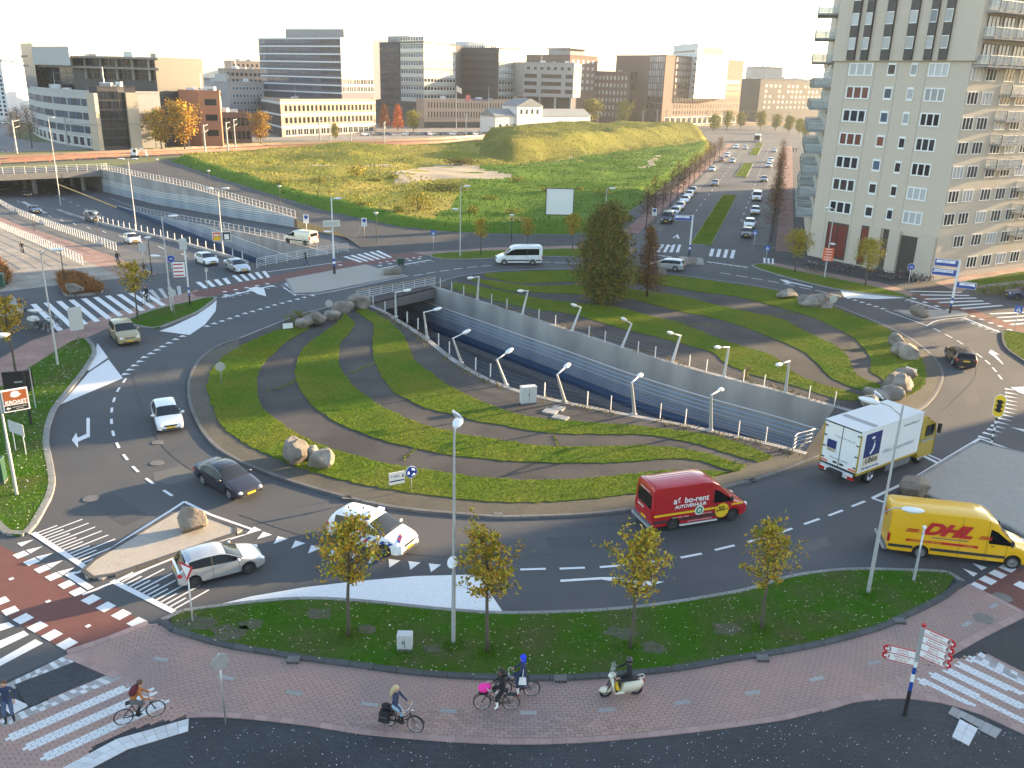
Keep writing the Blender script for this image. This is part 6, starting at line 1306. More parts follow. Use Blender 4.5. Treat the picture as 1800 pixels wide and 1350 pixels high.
c = [AT(1318,800), AT(1372,800)]; B = Bld('pale hazy tower rising behind the far office slab', c, H_(c[0],118), 'panel_grey', depth=20); B.grid(0,4,6,40, H_(c[0],120), fr=.9, fh=.4)
c = [AT(1372,760), AT(1470,780)]; B = Bld('long pale glass office in the haze beyond the avenue', c, H_(c[0],139), 'panel_grey', depth=20); B.grid(0,5,14,5, H_(c[0],142), fr=.9, fh=.5, glass='win_blue')
# ---- white station house
sb = G(893,236); sb = AT(872,398); se = AT(1041,436); D = (se-sb).normalized(); Lh = (se-sb).length; z1 = H_(sb, 205)
B = Bld('white station house with arched windows and grey slate roofs', [sb, se], z1, 'render_white', 'station_house', depth=11, parapet=.1)
a, D, L = B.face(0); q = Vector((D.y, -D.x, 0)); ang = math.atan2(D.y, D.x)
WM['arch'] = (lambda: (lambda mb: (mb.add([(-.5,-.03,0),(.5,-.03,0)]+[(.5*math.cos(t*PI/8),-.03,.72+.28*math.sin(t*PI/8)) for t in range(9)],[tuple(range(11))]), mb.mesh('window', [MATS['win_glass']]))[1])(MB()))()
for k_ in range(15):
    u = L*(.05+.066*k_); o = link('window', WM['arch'], B.o); p = a+D*u+q*.05; o.location = (p.x, p.y, 1.0); o.rotation_euler = (0,0, ang); o.scale = (1.3,1,3.4)
def gable(u0, u1, d0, d1, z0, zr, m, along=True, name='pitched_roof'):
    A_, B_ = a+D*u0+q*d0, a+D*u1+q*d0; C_, E_ = a+D*u1-q*d1, a+D*u0-q*d1; mb = MB()
    if along: r0, r1 = (A_+E_)/2+Vector((0,0, zr)),(B_+C_)/2+Vector((0,0, zr)); v = [A_+Vector((0,0, z0)), B_+Vector((0,0, z0)), C_+Vector((0,0, z0)), E_+Vector((0,0, z0)), r0, r1]; f = [(0,1,5,4),(2,3,4,5),(0,4,3),(1,2,5),(0,3,2,1)]
    else: r0, r1 = (A_+B_)/2+Vector((0,0, zr)),(C_+E_)/2+Vector((0,0, zr)); v = [A_+Vector((0,0, z0)), B_+Vector((0,0, z0)), C_+Vector((0,0, z0)), E_+Vector((0,0, z0)), r0, r1]; f = [(1,2,5,4),(3,0,4,5),(0,1,4),(2,3,5),(0,3,2,1)]
    mb.add(v, f); return mb.build(name, MATS[m], B.o)
gable(L*.28, L+.4,.5,11.4, z1+.12, z1+3.2, 'roof_slate'); gable(-.4, L*.28,.5,11.4, z1+.12, z1+3.2, 'roof_slate')
B.block([a+D*L*.20+q*.8, a+D*L*.46+q*.8, a+D*L*.46-q*10, a+D*L*.20-q*10],0, z1+4.5, 'render_white', 'central_wing'); gable(L*.19, L*.47,1.2,10.5, z1+4.52, z1+7.8, 'roof_slate', False)
for k_ in range(4): win(B.o, a+q*.82, D, L*(.235+.055*k_), L*(.235+.055*k_)+1.1, z1+1.0, z1+3.2,1); 
for k_ in range(3): win(B.o, a+q*.82, D, L*(.29+.03*k_), L*(.29+.03*k_)+.5, z1+4.3, z1+5.1,1)
# ---- complex beside the railway: curved offices, stair tower, brick wings
cv = [AT(42,322), AT(52,303), AT(66,292), AT(85,282), AT(110,274), AT(135,268), AT(152,264)]; zt = H_(cv[-1],163)
B = Bld('curved pale stone office with long ribbon windows beside the railway', cv, zt, 'stone_pale', depth=20)
for i in range(6):
    for r in range(3): z_ = zt*(.27+.245*r); B.grid(i, 1,3 if i > 1 else 2, z_, z_+zt*.125,.04,.96,.94,1,2, 'win_blue', 'frame_dark')
    B.grid(i, 1,2,.5, zt*.2,.05,.95,.8,1,1, 'win_glass', 'frame_white')
zu = H_(cv[3],77); up = [AT(46,312), AT(60,304), AT(128,288), AT(275,284)]
u1 = Bld('dark glazed upper offices with flat overhanging roofs behind the curved building', [AT(48,316), AT(128,290), AT(274,282)], H_(AT(128,290),98), 'frame_dark', depth=18, parapet=.1)
zA, zB, zC = H_(AT(200,286),119), H_(AT(200,286),134), H_(AT(200,286),101)
for z_ in (zA, zC):
    mb = MB(); pp = [p-u1.p0 for p in (AT(40,310), AT(128,286), AT(280,279), AT(285,300), AT(40,335))]; mb.prism(pp, z_-.35, z_+.25); mb.build('roof_overhang', MATS['panel_taupe'], u1.o)
for k_ in range(5): a, D, L = u1.face(1); p = a+D*L*(.18+.19*k_)+Vector((D.y, -D.x, 0))*.8; mb = MB(); mb.tube([(p.x, p.y, zB-1),(p.x, p.y, zC)],.35,8); mb.build('column', MATS['concrete'], u1.o)
u1.grid(1,3,16, zB-1, zC-.4,.16,1,.93,.9,1, 'win_glass', 'frame_dark'); u1.grid(0,4,7, zt, zC, 0,1,.9,.9,1, 'win_glass')
mb = MB(); pc = [p-u1.p0 for p in (AT(60,300), AT(125,284), AT(140,300), AT(75,318))]; mb.prism(pc, zA+.3, H_(AT(90,295),82)); mb.build('stone_block', MATS['stone_pale'], u1.o); mb = MB(); pc = [p-u1.p0 for p in (AT(42,312), AT(62,301), AT(66,315), AT(48,322))]; mb.prism(pc, zt, H_(AT(50,305),76)); mb.build('glass_lantern', MATS['win_blue'], u1.o)
c = [AT(152,262), AT(166,260), AT(202,264), AT(214,266), AT(234,268)]; zs_ = H_(c[2],147)
B = Bld('glass stair tower between two sandstone slabs beside the railway', c, zs_-1, 'brick_dark', depth=12, parapet=.2)
mat('glass_brown', (.05,.035,.02),.08, spec=.9)
for i, m_, zz in ((0, 'stone_beige', H_(c[0],163)),(3, 'stone_beige', H_(c[4],163))): 
    a, D, L = B.face(i); n_ = Vector((D.y, -D.x, 0)); B.block([a+n_*1.2, a+D*L+n_*1.2, a+D*L-n_*8, a-n_*8],0, zz, m_, 'stone_slab')
B.grid(1,6,5,1, zs_-2,0,1,.94,.94,1, 'win_glass', 'frame_dark'); B.grid(2,6,2,1, zs_-2,0,1,.9,.94,1, 'win_glass', 'frame_dark')
c = [AT(236,285), AT(330,290), AT(382,296)]; zt = H_(c[0],163); B = Bld('red brick office wing with broad windows behind the orange trees', c, zt, 'brick_brown', depth=18); B.grid(0,3,5,1, zt-.6,.1,.95,.6,.45,3, 'win_glass', 'frame_white'); B.grid(1,3,3,1, zt-.6,.1,.95,.5,.5,2, 'win_glass', 'frame_dark')
c = [AT(345,283), AT(382,286), AT(384,292)]; zt = H_(c[0],162); B = Bld('orange brick stair wing with a rounded corner beside the brick office', c, zt, 'brick_orange', depth=8); B.grid(0,3,1,2, zt-.6,.2,.9,.8,.4,3)
c = [AT(232,300), AT(304,300), AT(338,306)]; zt = H_(c[0],143); B = Bld('grey-purple upper storey above the red brick wing', c, zt, 'brick_mauve', depth=16, z0=10); B.grid(1,1,4, zt-3, zt-.7,.1,.9,.7,.9,2)
c = [AT(364,300), AT(435,306)]; zt = H_(c[0],200); B = Bld('low brick hall beside the railway behind the billboard frame', c, zt, 'brick_brown', depth=16); B.grid(0,2,8,.5, zt-.4, fr=.75, fh=.6, n=2)
c = [AT(377,372), AT(400,366), AT(462,384)]; zt = H_(c[1],146); B = Bld('pale grey office with five rows of windows next to the large banded block', c, zt, 'panel_grey', depth=18); B.grid(1,5,9,4, zt-.6,.08,.95,.7,.45,1, 'win_blue', 'frame_white'); B.block([Vector(p)-B.p0 for p in (AT(377,373), AT(396,367), AT(402,378), AT(384,384))], zt, H_(c[0],129), 'stone_pale', 'stair_tower')
c = [AT(395,470), AT(462,480)]; zt = H_(c[0],122); B = Bld('taupe office behind the pale grey one', c, zt, 'panel_taupe', depth=14); B.grid(0,3,8, zt-10, zt-.6, fr=.6, fh=.5)
c = [AT(407,560), AT(458,570)]; zt = H_(c[0],108); B = Bld('distant brown block peeping over the pale offices', c, zt, 'brick_tan', depth=14); B.grid(0,3,6, zt-9, zt-.6, fr=.4, fh=.6)
c = [AT(318,420), AT(378,430)]; zt = H_(c[0],138); B = Bld('grey low office behind the stair wing', c, zt, 'panel_grey', depth=14); B.grid(0,2,8, zt-7, zt-.6, fr=.6, fh=.5)
c = [AT(280,400), AT(332,405)]; zt = H_(c[0],122); B = Bld('pale stone block with a curved roof beyond the dark glazed offices', c, zt, 'stone_pale', depth=14); B.grid(0,2,3, zt-8, zt-.6, fr=.4, fh=.5)
c = [AT(5,420), AT(22,412), AT(40,424)]; zt = H_(c[1],115); B = Bld('brown residential tower with a sunlit glass bay at the edge of the city', c, zt, 'brick_tan', depth=20); B.grid(1,7,3,3, zt-.6,0,1,.9,.8,1, 'win_glass_lit', 'frame_white'); B.grid(0,7,2,3, zt-.6, fr=.4, fh=.4)
c = [AT(-40,380), AT(3,372), AT(9,380)]; zt = H_(c[1],112); B = Bld('white tower with dark slot windows at the edge of the city', c, zt, 'panel_white', depth=16); B.grid(0,10,5,3, zt-4, fr=.5, fh=.6)
# ---- tower blocks outside the view added and sized to cast the shade on the crossroads
def tower(label, pts, h, m):
    B = Bld(label, [Vector((*p, 0)) for p in pts], h, m, 'apartment_block', closed=True)
    for i in range(len(pts)-1): B.grid(i, int(h/3), max(2, int(B.face(i)[2]/4)),1, h-1, n=2, frame='frame_white', fr=.5, fh=.5)
sd, pd = Vector((*SUN_DIR, 0)).normalized(), Vector((-SUN_DIR[1], SUN_DIR[0],0)).normalized()
pA = Vector((42.3,86.9,0))+sd*105; qA = [pA, pA+sd*22, pA+sd*22+pd*11, pA+pd*11]
tower('slim cream tower block standing beyond the apartment block', [(p.x, p.y) for p in qA[::-1]],46, 'brick_cream')
pB = Vector((2,40.9,0))+sd*125; qB = [pB, pB-pd*75, pB-pd*75+sd*20, pB+sd*20]
tower('long cream tower block standing behind the gravel corner', [(p.x, p.y) for p in qB],44, 'brick_cream')
# ------------------------------------------------------------------ trees
mat('bark', (.085,.068,.052),.95,(.13,.11,.085),4,1.1,.7,18); mat('bark_dark', (.045,.036,.030),.95,(.075,.06,.05),4,1.1,.6,18)
def leafm(n, c, c2, sc=.9):
    M = mat(n, c, .75, c2, sc, 1.3, coord='Object', per=.12, spec=.2); return M
leafm('leaf_yellow', (.55,.36,.035),(.42,.30,.03)); leafm('leaf_orange', (.52,.21,.02),(.44,.28,.03)); leafm('leaf_green', (.15,.19,.022),(.26,.25,.03)); leafm('leaf_gold', (.60,.44,.05),(.46,.36,.04)); leafm('leaf_fir', (.055,.085,.020),(.10,.12,.028)); leafm('leaf_fir_rust', (.24,.14,.03),(.17,.13,.03)); leafm('leaf_rust', (.22,.095,.04),(.15,.07,.035)); leafm('leaf_red', (.42,.07,.03),(.30,.08,.03)); leafm('leaf_olive', (.16,.16,.03),(.11,.12,.025))
mat('weed', (.13,.12,.03),.9,(.26,.17,.06),1.2,1.2, coord=W)
leafm('leaf_flame', (.50,.20,.02),(.38,.22,.03))
def leafmesh(name, C, size, mats, w, rs, parent, flat=.0):
    """many small leaf faces centred at C"""
    n = len(C); a = rs.normal(size=(n, 3)); a /= np.linalg.norm(a, axis=1)[:, None]; b = np.cross(a, rs.normal(size=(n, 3))); b /= np.linalg.norm(b, axis=1)[:, None]
    s = size*rs.uniform(.6,1.4,(n, 1)); v = np.empty((n, 4,3)); v[:, 0] = C-a*s; v[:, 1] = C-b*s*.55; v[:, 2] = C+a*s; v[:, 3] = C+b*s*.55
    return fastmesh(name, v.reshape(-1,3), np.arange(4*n).reshape(-1,4), mats, parent, None, False, rs.choice(len(mats), n, p=np.array(w)/sum(w)))
def make_tree(name, label, cat, h, crown_r, trunk_h, nb, leaves, size, mats, w, seed, shape='round', r0=.10, bark='bark', group=None, twig=1, spread=.5, up=.55):
    """tapered trunk, limbs and branchlets; leaves gather round the branchlets"""
    rs = np.random.default_rng(seed); o = thing(name, label, cat, group=group); mb = MB(); tips = []
    lean = rs.normal(0,.02,2); T = [Vector((lean[0]*h*t+rs.normal(0,.012)*h*t, lean[1]*h*t+rs.normal(0,.012)*h*t, h*t*.96)) for t in np.linspace(0,1,8)]
    mb.tube(T, [r0*(1-.88*t)+.008 for t in np.linspace(0,1,8)],7); mb.build('trunk', MATS[bark], o, smooth=True)
    def at(z): t = z/(h*.96)*7; i = min(6, int(t)); return T[i].lerp(T[i+1], t-i)
    lb = MB()
    for k in range(nb):
        u = (k+rs.random())/nb; z = trunk_h+(h*.93-trunk_h)*u; an = k*2.4+rs.normal(0,.3)
        v = u
        prof = {'round': math.sin(PI*min(1,.18+.80*v))**.7, 'cone': 1.02-.93*v, 'egg': (1.06-v)**.6*min(1,.55+v*2.5)}[shape]
        ln = crown_r*prof*(rs.uniform(.55,1.25) if shape == 'round' else rs.uniform(.75,1.15)); e_up = up*(1.1-v*.3) if shape == 'round' else (.10 if shape == 'cone' else up)
        d = Vector((math.cos(an), math.sin(an), e_up)).normalized(); b = at(z); pts = [b]; p = b.copy()
        for j in range(4): p = p+(d+Vector(rs.normal(0,.16,3))).normalized()*ln/4; pts.append(p.copy())
        rr = max(.008, r0*.34*(1-.6*v)); lb.tube(pts, [rr, rr*.75, rr*.5, rr*.3,.005],5)
        for j in range(1,5):
            tips.append(pts[j])
            for t in range(twig):
                q = pts[j]+Vector(rs.normal(0,1,3)).normalized()*ln*rs.uniform(.15,.34)+Vector((0,0,.08*ln)); lb.tube([pts[j],(pts[j]+q)/2+Vector(rs.normal(0,.03,3)), q],[rr*.35, rr*.22,.004],4); tips.append(q); tips.append((pts[j]+q)/2)
    lb.build('branches', MATS[bark], o, smooth=True)
    tp = np.array([tuple(t) for t in tips]); wgt = rs.uniform(.05,1, len(tp))**(2.4 if shape == 'round' else 1.5); idx = rs.choice(len(tp), leaves, p=wgt/wgt.sum())
    C = tp[idx]+rs.normal(0, crown_r*spread*.22,(leaves, 3)); leafmesh('crown', C, size, mats, w, rs, o); return o
YT = [make_tree('young_tree', 'x', 'tree', 5.6,1.42,2.35,30, n, .082,['leaf_yellow', 'leaf_orange', 'leaf_green', 'leaf_gold'], w_, sd_, 'round', .085, twig=4, spread=.30) for n, w_, sd_ in ((2200,(4,4,4,2),3),(2100,(4,3,4,3),4),(2000,(4,2,3,4),5))]
used = set()
def plant(src, p, label, s=1.0, rz=0, group=None):
    if src.name in used: o = copytree(src, label=label, group=group)
    else: used.add(src.name); o = src; o['label'] = label; o['group'] = group or ''; 
    if not group and 'group' in o: del o['group']
    o.location = p; o.rotation_euler = (0,0, rz); o.scale = (s, s, s) if not hasattr(s, '__len__') else s; return o
gN = 'young autumn trees on the curved lawn'
plant(YT[0], G(612,1118,.11), 'young autumn tree standing before the police car', 1.04,.3, gN); plant(YT[1], G(856,1145,.11), 'young autumn tree close beside the tall double-headed lamp', 1.04,1.0, gN); plant(YT[2], G(1107,1140,.11), 'young golden tree standing before the painted lane arrow', 1.03,2.0, gN); plant(YT[2], G(1338,1107,.11), 'young golden tree nearest the tall lamp by the yellow van', .95,4.1, gN)
plant(YT[1], G(242,560,.11), 'young autumn tree on the small lawn by the cyclist on the white bicycle', 1.02,2.4, 'young street trees'); plant(YT[0], G(28,655,0), 'leafy autumn tree beside the dark advertising boards', 1.1,3.3, 'young street trees')
plant(YT[2], G(845,447,.11), 'small golden tree on the verge beside the minibus route', .92,.5, 'young street trees'); plant(YT[1], G(927,441,.1), 'small golden tree on the verge behind the minibus roof', .85,1.5, 'young street trees'); plant(YT[0], G(1006,442,.1), 'small autumn tree before the blank white billboard', .95,2.8, 'young street trees')
YG = make_tree('young_tree', 'x', 'tree', 5.4,1.9,2.0,26,3400,.085,['leaf_gold', 'leaf_green', 'leaf_yellow'],(4,4,3),15, 'round', .085, twig=3, spread=.5)
plant(YG, G(1521,501,.11), 'round golden-green tree before the passages of the apartment block', 1.05,0, 'young street trees'); plant(YG, G(1397,478,.11), 'golden-green tree beside the zebra crossing of the avenue', 1.0,2, 'young street trees'); plant(YG, G(1835,545,0), 'golden tree at the corner beyond the dark blue car', 1.1,1, 'young street trees')
# big evergreen and the bare reddish conifer on the island
EV = make_tree('evergreen_tree', 'big dense conical evergreen on the far half of the island', 'tree', 10.5,3.7,.3,150,30000,.13,['leaf_fir', 'leaf_fir_rust', 'leaf_olive'],(4,3.4,2.4),21, 'egg', .28, 'bark_dark', twig=3, spread=.55, up=.35); EV.location = G(1058,533,.12)
RC = make_tree('conifer', 'thin reddish half-bare conifer beside the big evergreen', 'tree', 8.3,2.0,.9,110,5200,.085,['leaf_rust', 'leaf_fir_rust'],(4,1),22, 'cone', .14, 'bark_dark', twig=4, spread=.5); RC.location = G(1137,522,.12)
# avenue trees, nearly bare
BT = [make_tree('street_tree', 'x', 'tree', 7.0,2.3,2.0,46, n, .095,['leaf_rust', 'leaf_fir_rust'],(4,1), sd_, 'egg', .09, 'bark_dark', twig=4, spread=.7) for n, sd_ in ((950,31),(600,32))]
for i, a_ in enumerate((13,22,33,44,55,66,78,90,103,117,132,150,170)): plant(BT[i % 2], AV(a_, -9.9), 'nearly bare rusty street tree, %s from the crossing on the field side of the avenue' % ordn[i],1.0+.12*math.sin(i*2.1), i*1.3, 'bare street trees along the avenue')
for i, a_ in enumerate((9.5,30,47,64,82,100,120,142,165)): plant(BT[(i+1) % 2], AV(a_, 9.9), 'nearly bare rusty street tree, %s from the crossing on the building side of the avenue' % ordn[i],(1.0+.1*math.sin(i*1.7))*(1.1 if i == 0 else 1), i*1.9, 'bare street trees along the avenue')
# trees before the far buildings
OT = make_tree('autumn_tree', 'x', 'tree', 12,4.6,2.2,36,5000,.26,['leaf_flame', 'leaf_orange', 'leaf_gold', 'leaf_olive'],(4,2,2,2),41, 'round', .2, twig=2, spread=.6)
plant(OT, AT(270,270), 'broad orange autumn tree beside the sandstone slab', .95,0, 'autumn trees by the railway'); plant(OT, AT(312,272), 'taller orange autumn tree in front of the red brick wing', 1.15,2, 'autumn trees by the railway'); plant(OT, AT(450,300), 'orange autumn tree next to the banded office podium', .85,4, 'autumn trees by the railway')
OG = make_tree('park_tree', 'x', 'tree', 11,4.4,2.0,34,4200,.25,['leaf_olive', 'leaf_green', 'leaf_gold'],(4,3,2),42, 'round', .2, twig=2, spread=.65)
plant(OG, AT(248,276), 'dark green tree between the stair tower and the orange trees', 1.0,1, 'green trees near the railway'); plant(OG, AT(1042,505), 'broad yellow-green tree beside the station house', (1.7,1.7,1.25),2, 'green trees near the railway'); plant(OG, AT(1100,520), 'rounded yellow-green tree beyond the mound', 1.2,3, 'green trees near the railway'); plant(OG, AT(726,395), 'pale olive tree between the parked cars', .8,4, 'green trees near the railway'); plant(OG, AT(585,330), 'slim yellowish tree beside the railway masts', (.4,.4,.55),4, 'green trees near the railway')
RT = make_tree('red_tree', 'bright red maple in front of the dark brick tower', 'tree', 11.5,3.2,1.5,34,3200,.24,['leaf_red', 'leaf_orange'],(4,1),43, 'cone', .2, twig=2, spread=.7); RT.location = AT(698,402); BR = copytree(RT, label='brownish bare maple beside the bright red one'); BR.location = AT(674,405); 
for c in BR.children:
    if c.name.startswith('crown'):
        for k_ in range(2): c.material_slots[k_].link = 'OBJECT'; c.material_slots[k_].material = MATS['leaf_rust']
for i, (x, d_, s_) in enumerate(((5,250,1.0),(35,262,1.1),(16,300,.9))): plant(BT[0], AT(x, d_),('dark bare tree by the footbridge at the city edge', 'dark bare tree before the curved stone office', 'small bare tree behind the city-edge railing')[i],1.6*s_, i, 'bare city trees')
for i, (x, d_, s_) in enumerate(((1262,470,.8),(1285,500,.9),(1310,520,.8),(1345,515,.9),(1372,505,.8),(1395,480,.8),(1415,470,.7),(1425,440,.6))): plant(OG, AT(x, d_), 'yellow-green tree in the row beyond the far bend of the avenue', s_, i*1.7, 'trees beyond the avenue bend')
# shrubs in the field
def bush(p, r, n, label, mats, w, seed, name='bush', size=.12):
    rs = np.random.default_rng(seed); o = thing(name, label, 'bush', p); mb = MB()
    for k in range(16):
        an = rs.uniform(0,6.3); e = Vector((math.cos(an)*r[0]*rs.uniform(.2,.8), math.sin(an)*r[1]*rs.uniform(.2,.8), r[2]*rs.uniform(.6,1))); mb.tube([(0,0,0), e*.5+Vector((0,0,.1)), e],[.03,.02,.006],4)
    mb.build('stems', MATS['bark'], o); u = rs.normal(size=(n, 3)); u /= np.linalg.norm(u, axis=1)[:, None]; C = u*(rs.random((n, 1))**.45)*np.array([r[0], r[1], r[2]*.6]); C[:, 2] += r[2]*.55
    k = vnoise(C[:, :2]*3+C[:, 2:3],1.2, seed); C = C[k > .35]; leafmesh('foliage', C, size, mats, w, rs, o); return o
def fbush(x, y, r, n, label, mats, w, seed, size=.13): p = G(x, y, 1.0); p.z = fz(np.array([[p.x, p.y]]))[0]-.1; return bush(p, r, n, label, mats, w, seed, size=size)
# ------------------------------------------------------------------ field, railway, avenue
mat('meadow', (.12,.15,.022),.95,(.21,.205,.04),.35,1.2,.8,3, big=(.30,.25,.065), bigscale=.045, coord=W, spec=.05); mat('meadow_dry', (.13,.14,.028),.95,(.20,.19,.045),.45,1.2,.8,3, big=(.12,.12,.03), bigscale=.06, coord=W, spec=.05); mat('meadow_green', (.060,.13,.014),.95,(.11,.175,.022),.4,1.2,.8,3, coord=W, spec=.05); mat('sand', (.36,.30,.22),.95,(.28,.23,.16),.5,1,.5,3, coord=W)
mat('tuft_a', (.20,.21,.03),.9,(.32,.27,.06),.25,1.2, coord=W, spec=.1); mat('tuft_b', (.06,.13,.014),.9,(.12,.18,.024),.3,1.2, coord=W, spec=.1)
def aof(x, y): return (G(x, y)-AV0).dot(AVD)
near_e = [G(*p) for p in FIELD_PX]; fr = [AV(a, -15.6) for a in (24,60,120,180,225)]
back_e = [G(x, y) for x, y in [(1235,238),(1120,240),(1000,243),(900,246),(820,252),(700,261),(600,265),(470,268),(380,272),(310,277)]]
fpoly = near_e+fr+back_e
def seg_dist(xy, P):
    best = np.full(len(xy),1e9); sg = np.zeros(len(xy))
    for a, b in zip(P, P[1:]):
        ax, ay, dx, dy = a[0], a[1], b[0]-a[0], b[1]-a[1]; t = np.clip(((xy[:, 0]-ax)*dx+(xy[:, 1]-ay)*dy)/(dx*dx+dy*dy),0,1)
        ex, ey = xy[:, 0]-ax-t*dx, xy[:, 1]-ay-t*dy; d = np.hypot(ex, ey); c = dx*ey-dy*ex; m_ = d < best; best[m_] = d[m_]; sg[m_] = np.sign(c[m_])
    return best*sg
MOUND = [G(x, y) for x, y in [(838,262),(840,285),(900,291),(960,287),(1040,277),(1120,267),(1235,250)]]
MTOP = [G(x, y) for x, y in [(838,262),(1000,245),(1235,238)]]
sm = lambda x: np.clip(x, 0,1)**2*(3-2*np.clip(x, 0,1))
def vnoise(xy, s, seed):
    r = np.random.default_rng(seed); T = r.random((64,64)); u = xy/s; i = np.floor(u).astype(int); f = u-i; f = f*f*(3-2*f); g = lambda a, b: T[(i[:, 0]+a) % 64,(i[:, 1]+b) % 64]
    return (g(0,0)*(1-f[:, 0])+g(1,0)*f[:, 0])*(1-f[:, 1])+(g(0,1)*(1-f[:, 0])+g(1,1)*f[:, 0])*f[:, 1]
MPOLY = MOUND+[p+Vector((4,14,0)) for p in MTOP[::-1]]
def fz(xy):
    d = np.abs(seg_dist(xy, fpoly+fpoly[:1])); h = 1.15*sm(d/3.5)+(vnoise(xy, 9,1)-.5)*1.2*sm(d/8)+(vnoise(xy, 2.6,2)-.5)*.25*sm(d/5)
    dm = np.abs(seg_dist(xy, MOUND)); ins = inpoly(xy, MPOLY); edge = np.minimum(np.abs(seg_dist(xy, fpoly+fpoly[:1])),40)
    h += np.where(ins, 5.6*sm(dm/13)*sm((edge+1)/9),0)+np.where(ins, (vnoise(xy, 4,5)-.5)*.9,0)
    for (px, py, r, hh) in ((590,283,16,1.6),(790,283,9,1.8),(840,275,10,2.6),(560,270,26,1.2),(700,272,26,1.3)):
        c = G(px, py); q = np.hypot((xy[:, 0]-c.x)*.6, xy[:, 1]-c.y); h += hh*np.exp(-(q/r*2)**2)*sm(d/6)
    return h
stp = 1.7; gx = np.arange(-112,122, stp); gy = np.arange(128,500, stp); XX, YY = np.meshgrid(gx, gy); xy = np.stack([XX.ravel(), YY.ravel()],1); ins = inpoly(xy, fpoly); zz = np.where(ins, fz(xy),-.35)
I = np.arange(len(xy)).reshape(YY.shape); q = np.stack([I[:-1, :-1].ravel(), I[:-1,1:].ravel(), I[1:, 1:].ravel(), I[1:, :-1].ravel()],1); q = q[ins[q].sum(1) >= 2]
cc = xy[q].mean(1); mi = np.zeros(len(q), int); nz = vnoise(cc, 6,8)
mi[inpoly(cc, MPOLY)] = 1
GREEN = [G(x, y) for x, y in [(830,300),(960,290),(1240,252),(1230,290),(1100,400),(900,405),(760,400),(820,340)]]
mi[(inpoly(cc, GREEN)) & (mi == 0) & (nz > .08)] = 2
for P_ in ([(690,312),(740,300),(800,294),(835,297),(880,315),(905,322),(850,326),(800,322),(760,322),(700,330)],[(540,302),(600,298),(700,298),(700,302),(600,304)],[(960,284),(1020,275),(1060,265),(1090,264),(1040,277),(980,288)],[(1120,305),(1150,285),(1165,278),(1160,283),(1135,305)]):
    mi[inpoly(cc, [G(x, y) for x, y in P_]) & (nz > .2) & (mi != 1)] = 3
dn = np.abs(seg_dist(cc, near_e)); mi[(dn < 5)] = 2
use = np.unique(q); rm = np.zeros(len(xy), int); rm[use] = np.arange(len(use))
fo = fastmesh('field', np.concatenate([xy[use], zz[use, None]],1), rm[q],['meadow', 'meadow_dry', 'meadow_green', 'sand'], None, 'structure', True, mi)
c2 = RNG.uniform((-110,130),(120,480),(130000,2)); c2 = c2[inpoly(c2, fpoly)]; sandm = np.zeros(len(c2), bool)
for P_ in ([(690,312),(740,300),(800,294),(880,315),(905,322),(850,326),(760,322)],): sandm |= inpoly(c2,[G(x, y) for x, y in P_])
c2 = c2[~sandm]; c2 = c2[RNG.random(len(c2)) < (.35+vnoise(c2,7,11))]; gm = inpoly(c2, GREEN) | (np.abs(seg_dist(c2, near_e)) < 5)
tris(c2[~gm][:22000],.34,.28, fz, 'tuft_a', fo, 'meadow_tufts'); tris(c2[gm][:12000],.28,.26, fz, 'tuft_b', fo, 'meadow_tufts')
# ---- railway
mat('ballast', (.034,.023,.018),.95,(.058,.040,.031),.8,1.1,.6,6, coord=W); mat('rail_steel', (.20,.15,.12),.5, metal=.5); mat('fence_red', (.55,.10,.05),.6); mat('city_paving', (.17,.165,.16),.9,(.22,.21,.205),.15,1.1, coord=W); mat('city_green', (.075,.095,.025),.95,(.12,.125,.04),.15,1.2, coord=W)
RN = [(-60,292),(0,289),(150,281),(300,273),(480,264),(600,260),(700,257),(800,252),(870,244),(1000,232),(1140,225),(1260,222),(1420,221)]; RF = [(-60,276),(0,273),(150,267),(300,260),(450,252),(600,247),(700,244),(800,240),(870,235),(1000,225),(1140,218),(1260,215),(1420,214)]
sheet('city_ground', [AT(-80,240), AT(0,262), *[G(x, y) for x, y in RF], AT(1440,560), AT(1480,2500), AT(-200,2500)],.02, 'city_paving')
sheet('railway_bed', [G(x, y) for x, y in RN]+[G(x, y) for x, y in RF[::-1]],.06, 'ballast')
sheet('verge', [G(x, y) for x, y in [(0,273),(150,267),(300,260),(450,252),(600,247),(450,249),(150,263),(0,268)]],.05, 'city_green')
sheet('verge', [G(x, y) for x, y in [(-60,294),(0,290.5),(150,282.5),(300,274.5),(330,273),(310,280),(200,292),(100,294),(-60,298)]],.03, 'city_green')
sheet('verge', [G(x, y) for x, y in [(30,215),(150,232),(160,248),(60,250),(20,240)]],.03, 'city_green')
for k_ in range(1,8):
    if k_ == 4: continue
    P = [G(*a).lerp(G(*b), k_/8) for a, b in zip(RN, RF)]; P = catmull(P, 4)
    tr = link('track', None); tr['kind'] = 'structure'
    for s_ in (-.72,.72):
        Q = offset(P, s_); mb = MB(); mb.loft([[(p.x, p.y, .1),(p.x-.0, p.y, .26),(p.x, p.y+.12,.26)] for p in Q], closed=False); mb.build('rail', MATS['rail_steel'], tr)
o = railing('orange-red safety fence along the railway bed', [G(x, y, .06) for x, y in RN[1:9]],1.2,2,6.0, m='fence_red', r=.055, pr=.06, name='safety_fence')
mat('mast', (.36,.36,.35),.6)
masts = [(333,258),(362,277),(401,269),(414,260),(562,249),(581,249),(617,255),(676,264),(819,239),(455,246),(250,259),(120,258),(30,270),(905,236),(960,231),(1050,226),(1129,223),(1154,222),(1170,223),(1211,222),(1240,221),(1270,221),(1305,221),(1340,220),(1385,220)]
